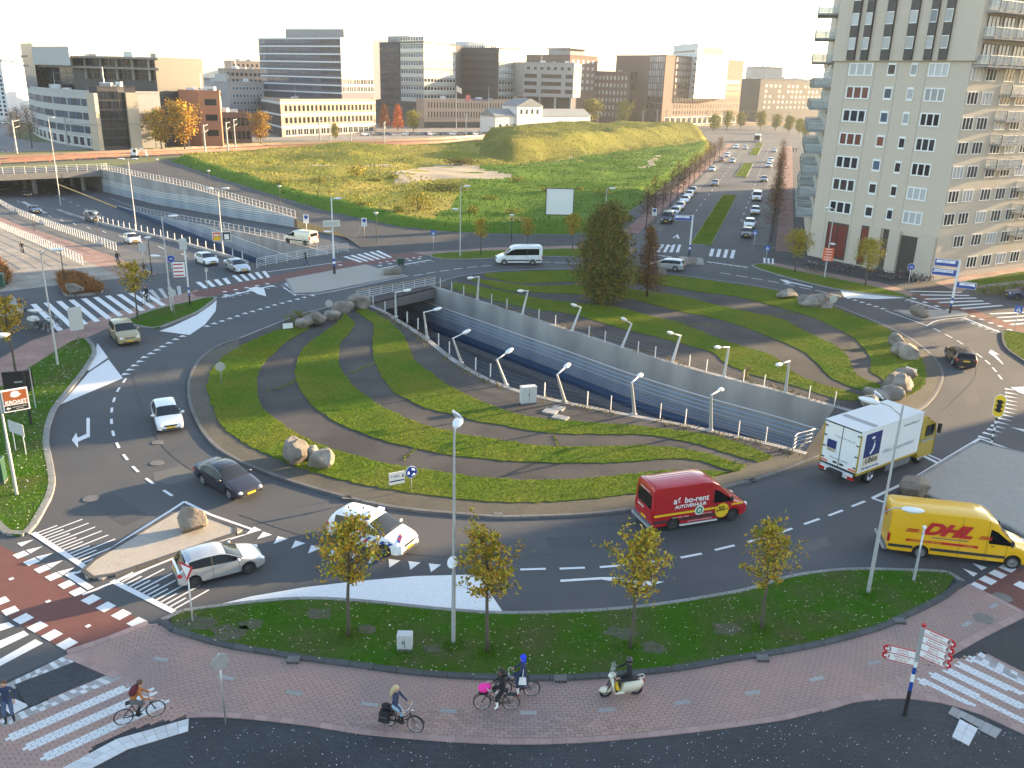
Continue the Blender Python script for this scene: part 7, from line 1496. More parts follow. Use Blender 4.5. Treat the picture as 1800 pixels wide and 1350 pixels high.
for i, (x, y) in enumerate(masts):
    p = G(x, y); o = thing('catenary_mast', 'slim grey overhead-line mast beside the railway tracks', 'mast', p, 0, 'overhead line masts'); h = 8.8
    mb = MB(); mb.box((0,0, h/2),(.38,.38, h), taper=.8); mb.build('post', MATS['mast'], o); mb = MB(); mb.tube([(0,0, h-.4),(0,3.6, h-.1),(0,3.6, h-1.6),(0,.1, h-2.1)],.09,5); mb.build('bracket', MATS['mast'], o)
for off_ in (.35,.65):
    P = [G(*a).lerp(G(*b), off_)+Vector((0,0,8.0)) for a, b in zip(RN, RF)]; mb = MB(); mb.tube(resample(P, 18),.035,4); tag(mb.build('overhead_wire', MATS['steel_dark']), 'thin overhead wire strung above the %s railway tracks' % ('field-side' if off_ < .5 else 'city-side'), 'wire')
# ---- avenue
brickmat('paving_red', (.20,.10,.085),(.24,.125,.105),(.12,.065,.055),.3,.15)
def strip(name, a0, a1, b0, b1, z, m): return sheet(name, [AV(a0, b0), AV(a1, b0), AV(a1, b1), AV(a0, b1)], z, m)
strip('avenue_road', 4,300,-7.2,7.2,.004, 'asphalt'); strip('parking_strip', 12,260,-9.5,-7.2,.006, 'paving_grey'); strip('parking_strip', 6,260,7.2,9.5,.006, 'paving_grey'); strip('pavement', 12,260,-15.7,-9.5,.005, 'paving_dark'); strip('cycle_path', 8,260,-13,-10.4,.009, 'paving_red'); strip('pavement', 6,260,9.5,16.5,.005, 'paving_dark'); strip('cycle_path', 2,260,10.7,13.3,.009, 'paving_red')
for (a0, a1) in ((2, aof(1273,343)),(aof(1295,311), aof(1310,287)),(aof(1318,272), aof(1325,259)),(aof(1330,257), aof(1335,252))):
    P = [AV(a0,-1.5), AV(a1,-1.5), AV(a1,1.5), AV(a0,1.5)]; lw = lawn(P, .12,.12,60 if a0 < 5 else 15,.12,.10, m='grass'); kerb(P, lw, 'kerb_grey', .2,.13,2.5, True)
for a_ in range(30,240,9):
    for b_ in (-4.4,4.4): bar(AV(a_, b_), AV(a_+2.5, b_),.12, 'lane_dash')
line([(440,322),(560,368),(605,382),(627,391),(634,400),(628,412),(618,424)],.28,4, 'kerb_line', .008, 'kerb_dark')
# planting bed by the cycle path
mat('rust_leaf', (.22,.085,.025),.9,(.30,.15,.04),1.5,1.2, coord=W)
bedp = pxpoly([(103,490),(112,485),(140,487),(165,500),(180,510),(176,517),(150,520),(120,522),(112,515)],2); mb = MB(); mb.prism(bedp, 0,.25, bottom=False); bo = struct('planting_bed', mb, MATS['soil']); kerb(bedp, bo, 'kerb_grey', .2,.3,1.2, True); blades(bedp, 150,.5,.16,.25, 'rust_leaf', bo, 'groundcover', .8)
bedp = [G(x, y) for x, y in [(-60,455),(0,462),(20,490),(15,500),(-60,500)]]; mb = MB(); mb.prism(bedp, 0,.25, bottom=False); bo = struct('planting_bed', mb, MATS['soil']); blades(bedp, 60,.6,.2,.25, 'rust_leaf', bo, 'groundcover', .8)
# distant hills
mat('hill', (.10,.115,.10),.95,(.13,.14,.12),.01,1, coord=W)
mb = MB(); pts = []
for k_ in range(60):
    x = -2600+5200*k_/59; h = 34+26*math.sin(k_*.31)+14*math.sin(k_*.83+1)+8*math.sin(k_*1.9); pts.append([(x, 2300+200*math.sin(k_*.5),-2),(x, 2550+200*math.sin(k_*.5), max(10, h)),(x, 3100, max(8, h*.8)),(x, 3400,-2)])
mb.loft(pts, closed=False); struct('hills', mb, MATS['hill'], smooth=True)
fbush(735,368,(3.2,2.4,3.4),2600, 'tall yellowish willow shrub in the near part of the field', ['leaf_gold', 'leaf_olive'],(2,3),51,.11); fbush(628,312,(2.2,1.8,2.4),900, 'rounded yellow shrub on the grassy slope of the field', ['leaf_gold', 'leaf_olive'],(3,2),52,.16); fbush(780,338,(5,2.5,1.8),1600, 'low wide dark bush below the sandy patch', ['leaf_fir', 'leaf_olive'],(2,3),53,.16); fbush(810,290,(5,2.2,1.9),1400, 'low bush on the earth heap at the end of the mound', ['leaf_olive', 'leaf_rust'],(3,2),54,.18)
for i, (x, y) in enumerate(((560,318),(660,318),(690,316),(910,320),(960,340),(860,350),(830,372),(900,375),(1020,335),(1060,345),(700,372),(640,360),(1105,385),(490,325))): fbush(x, y, (1.8+.8*math.sin(i*3),1.4,1.0+.3*math.cos(i*2)),420, 'low scrubby tussock bush growing wild in the field', ['leaf_olive', 'leaf_green', 'leaf_gold'],(3,3,1),60+i, .13)['group'] = 'wild tussock bushes in the field'
bush(G(1312,665,.12),(.5,.4,1.3),420, 'small yellow sapling on the edge above the striped wall', ['leaf_gold', 'leaf_olive'],(2,2),80, size=.06)
for i, (x, y, n_) in enumerate(((525,566, 'wispy bush behind the boulders by the bridge'),(1760,517, 'clipped hedge bush beside the dark blue car'),(1730,517, 'clipped hedge bush under the blue signpost'),(1790,512, 'clipped hedge bush at the corner of the lawn'))): bush(G(x, y, .1),(1.6,1.0,1.0),700, n_, ['leaf_olive', 'leaf_green'],(2,2),85+i, size=.08)
# weeds along the edges of the cut
for C_, sd_, lb in ((CUT_N, 1, 'weeds'),(CUT_F, -1, 'weeds')):
    P = resample(C_, .25); Q = offset(P, -.55*sd_); xy = np.array([[p.x, p.y] for p in Q]); xy = np.repeat(xy, 7,0)+RNG.normal(0,.32,(len(xy)*7,2)); k = vnoise(xy, 1.6,9); xy = xy[(k > .42) & (RNG.random(len(xy)) < .9)]
    okk = ~inpoly(xy, hole_cut); tris(xy[okk],.22,.09, ISL, 'weed', None, 'weeds')
# ------------------------------------------------------------------ signs
def postth(name, label, p, h, r=.035, m='steel', cat='sign', rz=0, group=None):
    o = thing(name, label, cat, p, rz, group); mb = MB(); mb.tube([(0,0,0),(0,0, h)], r, 8); mb.build('pole', MATS[m], o, smooth=True); return o
def cam_rz(p, extra=0): return math.atan2(p.y, p.x)-PI/2+extra      # local -y faces the camera
def disc(parent, c, r, m, y=0, n=24, name='disc', th=.02): mb = MB(); mb.lathe([(.001,0),(r, 0),(r, th),(.001, th)],(c[0], y, c[1]), n, axis=Matrix.Rotation(PI/2,3, 'X')); return mb.build(name, MATS[m], parent)
def roundsign(px, topy, label, kind='back', extra=0, r=.3, z=0):
    p = G(*px, z); h = height_at(p, topy)-p.z; o = postth('round_sign', label, p, h, rz=cam_rz(p, extra), group='round traffic signs'); c = (0, h-r)
    if kind == 'back': disc(o, c, r, 'steel', -.05); disc(o, c, r*.9, 'steel_white', -.04)
    else:
        disc(o, c, r, 'sign_white', -.04); disc(o, c, r*.93, 'sign_blue', -.055)
        if kind == 'ring':
            for k in range(3):
                mb = MB(); a0 = 2*PI*k/3+.5; mb.tube([(c[0]+r*.55*math.cos(a0+t*.28),-.08, c[1]+r*.55*math.sin(a0+t*.28)) for t in range(5)],[.035,.05,.05,.09,.01],6); mb.build('arrow', MATS['sign_white'], o)
        if kind == 'bike':
            for dx in (-.11,.11): mb = MB(); mb.tube([(dx+.075*math.cos(t),-.08, c[1]-.05+.075*math.sin(t)) for t in np.linspace(0,6.28,13)],.014,5); mb.build('wheel_symbol', MATS['sign_white'], o)
            mb = MB(); mb.tube([(-.11,-.08, c[1]-.05),(-.02,-.08, c[1]+.1),(.09,-.08, c[1]+.1),(.11,-.08, c[1]-.05)],.014,5); mb.build('frame_symbol', MATS['sign_white'], o)
    return o
roundsign((723,862),819, 'small blue roundabout sign on the near grass ring', 'ring', .35,.36,.12); roundsign((390,676),636, 'round sign seen from behind on the outer grass ring', 'back', 0,.36,.12); roundsign((579,552),527, 'round sign seen from behind among the boulders by the bridge', 'back', 0,.36,.12); roundsign((1462,545),519, 'round sign seen from behind beside the far trio of boulders', 'back', .3,.4,.12)
roundsign((397,1273),1149, 'round sign seen from behind at the edge of the cycle path', 'back', .4,.32); roundsign((307,556),508, 'round sign seen from behind at the tip of the small lawn', 'back', 0,.36); roundsign((305,497),448, 'round blue cycle path sign beside the ramp mouth', 'bike', 0,.42); roundsign((1595,508),463, 'round blue cycle path sign before the parked bicycles', 'bike', 0,.42)
roundsign((366,520),471, 'slim signpost at the red cycle crossing of the ramp', 'back', .8,.25)
# give-way sign
p = G(339,1092,.1); h = height_at(p, 988)-p.z; o = postth('give_way_sign', 'red and white triangular give-way sign by the silver hatchback', p, h, rz=cam_rz(p, -.95), m='steel_white')
for s_, m_, y in ((.45, 'sign_red', -.04),(.31, 'sign_white', -.055)): mb = MB(); c = h-.35; mb.prism([(-s_, c+s_*.58),(s_, c+s_*.58),(0, c-s_*1.15)], y-.012, y+.012); [None for v in ()]; mb.v = [(v[0], v[2], v[1]) for v in mb.v]; mb.build('triangle', MATS[m_], o)
# coffee sign on the lamp pole
p = lampK[1]; o = thing('hanging_sign', 'brown coffee shop sign with white border and cup emblem on the lamp pole', 'sign', p, cam_rz(p, .1)); zc = (height_at(p, 688)+height_at(p, 726))/2
panel(o, 'sign_box', 'sign_white', (.72,-.02, zc),(1.25,.16,1.22)); panel(o, 'brown_face', 'sign_brown', (.72,-.105, zc+.18),(1.12,.02,.76)); panel(o, 'black_face', 'sign_black', (.72,-.105, zc-.40),(1.12,.02,.30)); text(o, 'KROAST', .27, 'sign_white', (.72,-.12, zc-.09),(PI/2,0,0), bold=.008); text(o, 'specialiteiten & koffiebar', .07, 'sign_white', (.86,-.12, zc-.36),(PI/2,0,0)); text(o, 'lunchroom', .08, 'sign_white', (.86,-.12, zc-.46),(PI/2,0,0))
mb = MB(); mb.ball((.72,-.115, zc+.30),(.24,.015,.13),14); mb.ball((.72,-.115, zc+.42),(.2,.015,.09),12); mb.tube([(.92,-.12, zc+.36),(1.0,-.12, zc+.32),(.92,-.12, zc+.26)],.02,5); mb.build('cup_emblem', MATS['sign_white'], o)
mb = MB(); mb.add([(.22,-.12, zc-.4),(.32,-.12, zc-.31),(.32,-.12, zc-.37),(.44,-.12, zc-.37),(.44,-.12, zc-.43),(.32,-.12, zc-.43),(.32,-.12, zc-.49)],[(0,6,5,4,3,2,1)]); mb.build('arrow', MATS['sign_white'], o); panel(o, 'bracket', 'steel', (.08,0, zc+.5),(.2,.05,.05)); panel(o, 'bracket', 'steel', (.08,0, zc-.5),(.2,.05,.05))
# dark advertising boards and grey board
p = G(55,746,.1); h = height_at(p, 652)-p.z; o = thing('advert_board', 'black double advertising board on a dark post on the lawn', 'sign', p, cam_rz(p, -.15)); mb = MB(); mb.tube([(0,0,0),(0,0, h)],.09,8); mb.build('post', MATS['steel_dark'], o); panel(o, 'board', 'sign_black', (-.45,.06, h-.75),(1.5,.10,1.35)); panel(o, 'caption', 'sign_grey', (-.3,-.004, h-.72),(.55,.02,.10)); panel(o, 'board_rim', 'steel_dark', (-.45,.07, h-.03),(1.55,.14,.06))
p2 = G(63,718,.1); o = thing('advert_board', 'grey-backed board standing behind the black one on steel legs', 'sign', p2, cam_rz(p2,.3)); h = height_at(p2,648)-p2.z
for x in (-1.3,0): mb = MB(); mb.tube([(x, 0,0),(x, 0, h)],.045,8); mb.build('leg', MATS['steel'], o)
panel(o, 'board', 'sign_black', (-.65,.06, h-.7),(1.6,.05,1.3))
pa, pb = G(28,792,.1), G(46,799,.1); o = thing('information_board', 'small grey information board on two thin legs on the lawn', 'sign', pa, math.atan2((pb-pa).y, (pb-pa).x)); Lb = (pb-pa).length; h = height_at(pa, 742)
for x in (0, Lb): mb = MB(); mb.tube([(x, 0,0),(x, 0, h)],.03,6); mb.build('leg', MATS['steel_white'], o)
panel(o, 'board', 'cabinet', (Lb/2,-.04, h-.36),(Lb+.5,.03,.75))
# physio panel on the island
p = G(698,854,.12); o = thing('small_panel', 'low white panel with blue line beside the roundabout sign', 'sign', p, cam_rz(p, .35)); panel(o, 'board', 'sign_white', (0,0,.5),(.95,.05,.75)); panel(o, 'blue_line', 'sign_navy', (0,-.03,.34),(.9,.02,.07)); text(o, 'FYSIO', .2, 'sign_navy', (-.1,-.03,.62),(PI/2,0,0)); text(o, '&', .3, 'sign_navy', (.36,-.03,.6),(PI/2,0,0))
for x in (-.35,.35): panel(o, 'leg', 'steel', (x, .02,.1),(.05,.05,.2))
p = G(506,579,.12); o = thing('light_box', 'low white box panel beside the boulders by the bridge', 'sign', p, cam_rz(p, .2)); panel(o, 'frame', 'steel_dark', (0,0,.35),(1.05,.1,.62)); panel(o, 'face', 'sign_white', (0,-.06,.36),(.92,.02,.5)); panel(o, 'foot', 'steel_dark', (0,0,.04),(.8,.1,.08))
p = G(1599,665,.12); o = thing('small_panel', 'low white panel behind the boulder cluster by the lorry', 'sign', p, cam_rz(p, -.5)); panel(o, 'board', 'sign_white', (0,0,.6),(.95,.05,.6)); panel(o, 'leg', 'steel', (-.3,.02,.2),(.05,.05,.4)); panel(o, 'leg', 'steel', (.3,.02,.2),(.05,.05,.4)); panel(o, 'blue_line', 'sign_navy', (0,-.03,.5),(.8,.02,.06))
# red and white finger post
p = G(1590,1257); h = height_at(p, 1097); o = thing('finger_post', 'tall cycle finger post with red-tipped white arms at the cycle path', 'signpost', p, cam_rz(p)); mat('post_black', (.02,.02,.02),.5)
for z0, z1, m_, r in ((0,1.15, 'post_black', .075),(1.15,1.55, 'sign_blue', .072),(1.55,1.9, 'sign_white', .072),(1.9,2.2, 'sign_blue', .072),(2.2, h-1.6, 'sign_white', .072),(h-1.6, h-.1, 'steel', .085),(h-.1, h, 'sign_red', .08)): mb = MB(); mb.tube([(0,0, z0),(0,0, z1)], r, 10); mb.build('post_section', MATS[m_], o, auto=40)
for z_, s_, t1, t2 in ((h-.28,1, 'Hoogland 5', 'Amersfoort Noord'),(h-.58,1, 'Bunschoten', 'Spakenburg 10'),(h-.88,1, 'Soest 6', 'Baarn 10'),(h-1.18,1, 'Utrecht 22', 'Amsterdam 45'),(h-1.35,-1, 'Centrum', 'Leusden 5'),(h-1.65,-1, 'Apeldoorn 43', 'Zwolle 66')):
    arm = link('arm', None, o, (0,0, z_),(-.28 if s_ > 0 else .12)); panel(arm, 'arm_board', 'sign_white', (s_*.55,-.02,0),(.95,.03,.27)); panel(arm, 'arm_edge', 'sign_red', (s_*.55,-.02,.145),(.97,.045,.02)); panel(arm, 'arm_edge', 'sign_red', (s_*.55,-.02,-.145),(.97,.045,.02)); mb = MB(); mb.lathe([(.001,0),(.145,0),(.145,.035),(.001,.035)],(s_*1.03,0,0),14, axis=Matrix.Rotation(PI/2,3, 'X')); mb.build('red_tip', MATS['sign_red'], arm); text(arm, t1,.10, 'sign_red', (s_*.5,-.04,.06),(PI/2,0,0)); text(arm, t2,.10, 'sign_red', (s_*.5,-.04,-.06),(PI/2,0,0)); mb = MB(); mb.box((s_*1.03,-.045,0),(.14,.01,.03)); mb.box((s_*1.07,-.046,0),(.05,.01,.09)); mb.build('arrow', MATS['sign_white'], arm)
# yellow traffic light warning board
p = G(1741,785); h = height_at(p, 692); o = thing('traffic_light_board', 'yellow oval board with a black traffic light on a striped pole', 'sign', p, cam_rz(p, -.25)); nseg = 10
for k in range(nseg): mb = MB(); mb.tube([(0,0, h*.62*k/nseg),(0,0, h*.62*(k+1)/nseg)],.06,8); mb.build('pole_section', MATS['sign_black' if k % 2 == 0 else 'sign_white'], o, smooth=True)
zt_, zb_ = h-.05, height_at(p, 733); r = .36
def oval(r_, m_, y): mb = MB(); c0, c1 = zb_+r, zt_-r; pts = [(r_*math.cos(t), c1+r_*math.sin(t)) for t in np.linspace(0, PI, 13)]+[(r_*math.cos(t), c0+r_*math.sin(t)) for t in np.linspace(PI, 2*PI, 13)]; mb.add([(x, y, z) for x, z in pts]+[(x, y+.03, z) for x, z in pts],[tuple(range(25,-1,-1)), tuple(range(26,52))]+[(i, (i+1) % 26,26+(i+1) % 26,26+i) for i in range(26)]); mb.build('oval_board', MATS[m_], o)
oval(r, 'sign_white', -.08); oval(r*.9, 'sign_yellow', -.095); cz = (zt_+zb_)/2; panel(o, 'light_symbol', 'sign_black', (0,-.11, cz),(.26,.02,.85))
for k in range(3):
    panel(o, 'light_hood', 'sign_black', (0,-.11, cz-.3+.3*k),(.44,.02,.12))
# blue road signposts with striped feet
def signpost(px, topy, arms, label, extra=0):
    p = G(*px); h = height_at(p, topy); o = thing('signpost', label, 'signpost', p, cam_rz(p, extra), 'road signposts')
    for z0, z1, m_ in ((0,.9, 'post_black'),(.9,1.2, 'sign_blue'),(1.2,1.5, 'sign_white'),(1.5,1.8, 'sign_blue'),(1.8, h, 'steel_white')): mb = MB(); mb.tube([(0,0, z0),(0,0, z1)],.13,10); mb.build('post_section', MATS[m_], o, auto=40)
    for z_, s_, wd, hh, two, t1 in arms:
        b = panel(o, 'arm_board', 'sign_blue', (s_*(wd/2+.14),-.03, h+z_),(wd, .1, hh)); panel(o, 'arm_rim', 'steel_white', (s_*(wd/2+.14),.02, h+z_),(wd+.08,.09, hh+.08))
        if two: panel(o, 'white_field', 'sign_white', (s_*(wd/2+.2),-.085, h+z_+hh*.2),(wd*.82,.02, hh*.42))
        text(o, t1, hh*.36, 'sign_blue' if two else 'sign_white', (s_*(wd/2+.2),-.1, h+z_+(hh*.2 if two else 0)),(PI/2,0,0)); mb = MB(); e = s_*(wd-.05); mb.box((e, -.09, h+z_),(.22,.02,.07)); mb.build('arrow', MATS['sign_white'], o)
signpost((1669,552),457,[(-.45,-1,2.2,.65,1, 'Centrum'),(-1.45,-1,2.3,.65,1, 'Ziekenhuis Meander'),(-2.6,1,1.8,.6,1, 'Station')], 'white signpost with three blue arms on the small island by the zebra'); signpost((1211,453),378,[(-.45,-1,2.3,.65,1, 'Eemplein')], 'white signpost with one blue arm beside the avenue median'); lamp((588,481),346,[(1,.1,-.3,.4),(-1,-.2,4.9,.2)], 'tall white street lamp with striped foot on the gravel island', .13, 'steel_white'); p = G(588,481,.11); o = thing('street_sign', 'tilted pale panel sign fixed to the white lamp on the gravel island', 'sign', p, cam_rz(p, .25)); z_ = height_at(p, 394); panel(o, 'board', 'paint_cream', (-.15,-.18, z_),(2.0,.06,.75)); panel(o, 'face', 'cabinet', (-.25,-.22, z_),(1.6,.02,.42))
for z0, z1, m_ in ((0,.9, 'post_black'),(.9,1.2, 'sign_blue'),(1.2,1.5, 'sign_white'),(1.5,1.8, 'sign_blue')): mb = MB(); mb.tube([(0,0, z0),(0,0, z1)],.15,10); mb.build('foot_band', MATS[m_], o)
# pedestrian crossing signs, parking signs
mat('sign_panel_blue', (.02,.10,.42),.45)
for px, ty, lab in (((1346,462),432, 'blue pedestrian crossing sign at the avenue crossing'),((1781,586),538, 'blue pedestrian crossing sign on the sunlit corner lawn'),((1324,440),405, 'small blue sign between the parked cars and the cycle path'),((762,447),405, 'narrow blue lane sign on the verge by the zebra')):
    p = G(*px); h = height_at(p, ty); o = postth('crossing_sign', lab, p, h, rz=cam_rz(p), group='blue square signs'); panel(o, 'panel', 'sign_panel_blue', (0,-.05, h-.32),(.66,.03,.66)); mb = MB(); mb.add([(-.22,-.07, h-.52),(.22,-.07, h-.52),(0,-.07, h-.12)],[(0,1,2)]); mb.build('white_triangle', MATS['sign_white'], o); panel(o, 'walker', 'sign_black', (0,-.08, h-.38),(.08,.01,.22))
for px, ty, lab in (((540,425),377, 'white no-stopping panel with blue disc behind the cream van'),((641,420),383, 'white no-stopping panel with blue disc on the dark paving'),((1148,404),366, 'white panel sign at the start of the parked row on the avenue')):
    p = G(*px); h = height_at(p, ty); o = postth('parking_sign', lab, p, h, rz=cam_rz(p), group='white parking panels'); panel(o, 'panel', 'sign_white', (0,-.05, h-.6),(.75,.03,1.2)); disc(o, (0, h-.35),.26, 'sign_blue', -.08); disc(o, (0, h-.85),.22, 'sign_grey', -.08); disc(o, (0, h-.85),.16, 'sign_white', -.095)
# red direction board on a striped pole, plain board backs, advert panels
p = G(334,535,.1); h = height_at(p, 420); o = thing('direction_board', 'striped pole with a red and white direction board on the small lawn', 'sign', p, cam_rz(p))
for z0, z1, m_ in ((0,.9, 'post_black'),(.9,1.2, 'sign_blue'),(1.2,1.5, 'sign_white'),(1.5,1.8, 'sign_blue'),(1.8, h, 'steel_white')): mb = MB(); mb.tube([(0,0, z0),(0,0, z1)],.08,8); mb.build('post_section', MATS[m_], o)
zc = (height_at(p, 466)+height_at(p, 484))/2; panel(o, 'board', 'sign_white', (-.7,-.06, zc),(1.1,.05,1.5))
for k in range(4): panel(o, 'red_row', 'sign_red', (-.75,-.09, zc-.56+.37*k),(.9,.02,.12))
panel(o, 'board_back', 'cabinet', (-.1,-.1, h-.6),(.7,.04,1.1))
for px, ty, wd, hh, lab in (((139,606),540,1.1,2.0, 'grey board seen from behind on the lawn corner by the zebra'),((255,480),427,.8,1.0, 'grey board back on a post at the triangle marking')):
    p = G(*px); h = height_at(p, ty); o = postth('board_sign', lab, p, h, .04, rz=cam_rz(p, .3)); panel(o, 'board', 'cabinet', (0,-.06, h-hh/2),(wd, .05, hh)); panel(o, 'bracket', 'steel', (0,-.09, h-hh/2),(wd*.9,.02,.06))
p = ST(11.6,-4.9, zs(11.6)); z_ = height_at(p, 411); o = thing('lamp_advert', 'pair of small red and black advert panels on the double-headed lamp', 'sign', p+Vector((0,0,0)), cam_rz(p)); panel(o, 'red_panel', 'sign_orange', (-.62,-.08, z_),(.95,.08,1.1)); panel(o, 'black_panel', 'sign_black', (.62,-.08, z_),(.95,.08,1.1)); panel(o, 'white_rim', 'sign_white', (-.62,-.06, z_),(1.08,.08,1.22)); panel(o, 'white_rim', 'sign_white', (.62,-.06, z_),(1.08,.08,1.22)); panel(o, 'bracket', 'steel', (0,-.05, z_+.3),(.5,.06,.06)); panel(o, 'white_field', 'sign_white', (.62,-.12, z_-.05),(.6,.02,.7)); panel(o, 'yellow_field', 'sign_yellow', (-.62,-.12, z_-.25),(.8,.02,.5)); panel(o, 'white_field', 'sign_white', (-.62,-.12, z_+.2),(.7,.02,.2))
p = G(1449,489,.11); o = thing('tourist_panels', 'stack of brown tourist panels on the lamp before the apartment block', 'sign', p, cam_rz(p)); z0, z1 = height_at(p, 460), height_at(p, 437)
for k in range(5): z_ = z0+(z1-z0)*(k+.5)/5; panel(o, 'panel', 'sign_orange', (.05,-.16, z_),(1.25,.04,(z1-z0)/5*.86)); panel(o, 'text_line', 'sign_white', (.05,-.19, z_),(.85,.01,.07))
panel(o, 'clamp', 'steel', (0,-.12,(z0+z1)/2),(.1,.08, z1-z0))
# plain pole by the yellow van, blank billboard in the field
p = G(1606,1020,.1); h = height_at(p, 930); o = postth('plain_pole', 'short plain grey pole at the lawn tip beside the yellow van', p, h, .05, cat='pole'); mb = MB(); mb.tube([(0,0,0),(0,0,1.3)],.07,8); mb.build('sleeve', MATS['pole_grey'], o); panel(o, 'cap', 'sign_white', (0,0, h),(.14,.14,.1))
bp = G(982,398); bp.z = .9; o = thing('billboard', 'square blank white billboard on posts at the edge of the field', 'billboard', bp, cam_rz(bp, .06)); zt_, zb_ = height_at(bp, 332)-bp.z, height_at(bp, 377)-bp.z; wd = 4.35
panel(o, 'board', 'sign_white', (0,0,(zt_+zb_)/2),(wd, .12, zt_-zb_))
for s_ in (1,-1): panel(o, 'frame_side', 'steel_dark', (s_*(wd/2+.05),0,(zt_+zb_)/2),(.1,.2, zt_-zb_+.2)); panel(o, 'frame_bar', 'steel_dark', (0,0,(zt_ if s_ > 0 else zb_)+s_*.05),(wd+.2,.2,.1)); panel(o, 'post', 'steel_dark', (s_*1.6,.1, zb_/2-.5),(.14,.14, zb_+1)); 
# gulls on the lamps
def gull(p, rz, label):
    o = thing('gull', label, 'bird', p, rz); mb = MB(); mb.ball((0,0,.16),(.19,.085,.09),12, axis=Matrix.Rotation(-.35,3, 'Y')); mb.ball((.15,0,.27),(.065,.055,.055),10); mb.ball((.10,0,.21),(.08,.06,.08),8); mb.tube([(-.12,0,.12),(-.30,0,.05)],[.05,.02],6); mb.build('body', MATS['sign_white'], o, smooth=True)
    mb = MB(); mb.ball((-.04,.065,.16),(.2,.025,.06),10, axis=Matrix.Rotation(-.3,3, 'Y')); mb.ball((-.04,-.065,.16),(.2,.025,.06),10, axis=Matrix.Rotation(-.3,3, 'Y')); mb.build('wings', MATS['sign_grey'], o, smooth=True); mb = MB(); mb.tube([(.20,0,.27),(.27,0,.25)],[.015,.004],5); mb.tube([(.0,.03,.09),(.0,.03,0)],.008,4); mb.tube([(.0,-.03,.09),(.0,-.03,0)],.008,4); mb.build('beak_and_legs', MATS['amber'], o)
gull(lampA[1]+Vector((.03,.75, lampA[2]+.08)),2.6, 'white gull perched on the double-headed lamp of the lawn'); gull(lampB[1]+Vector((-.9,.6, lampB[2]+.06)),2.2, 'white gull perched on the lamp above the lorry')
# low walls, stair rail by the cycle parking
mb = MB(); q = [G(x, y) for x, y in [(-40,560),(0,545),(24,530),(42,548),(30,560),(-40,585)]]; mb.prism(q, 0,.55); tag(mb.build('seat_wall', MATS['concrete']), 'low pale concrete wall where a man sits beside the zebra', 'wall')
cabinet(G(-2,505),(1.2,.9,1.5),.3, 'green-topped bin box beside the rust-coloured bed', 'cabinet_green')
p = G(704,466,.0); cabinet(p, (.8,.5,.9),.4, 'dark bin box at the end of the low curved railing', 'cabinet_green')
# ------------------------------------------------------------------ bicycles, scooters, people
mat('skin', (.48,.29,.21),.6); mat('skin_dark', (.20,.11,.075),.6); mat('hair_blond', (.52,.40,.22),.7); mat('hair_dark', (.02,.016,.013),.6); mat('hair_brown', (.10,.06,.035),.7)
for n_, c_ in (('cloth_navy', (.025,.035,.08)),('cloth_black', (.014,.014,.016)),('cloth_denim', (.055,.085,.16)),('cloth_lightdenim', (.26,.36,.46)),('cloth_rust', (.33,.12,.03)),('cloth_maroon', (.10,.012,.02)),('cloth_pink', (.80,.03,.30)),('cloth_white', (.72,.72,.72)),('cloth_blue', (.02,.05,.62)),('cloth_grey', (.10,.10,.11)),('cloth_brown', (.09,.055,.03)),('cloth_red', (.5,.02,.03)),('shoe', (.02,.018,.017))): mat(n_, c_, .85, tuple(min(1, v*1.35+.004) for v in c_),14,1,.2,30)
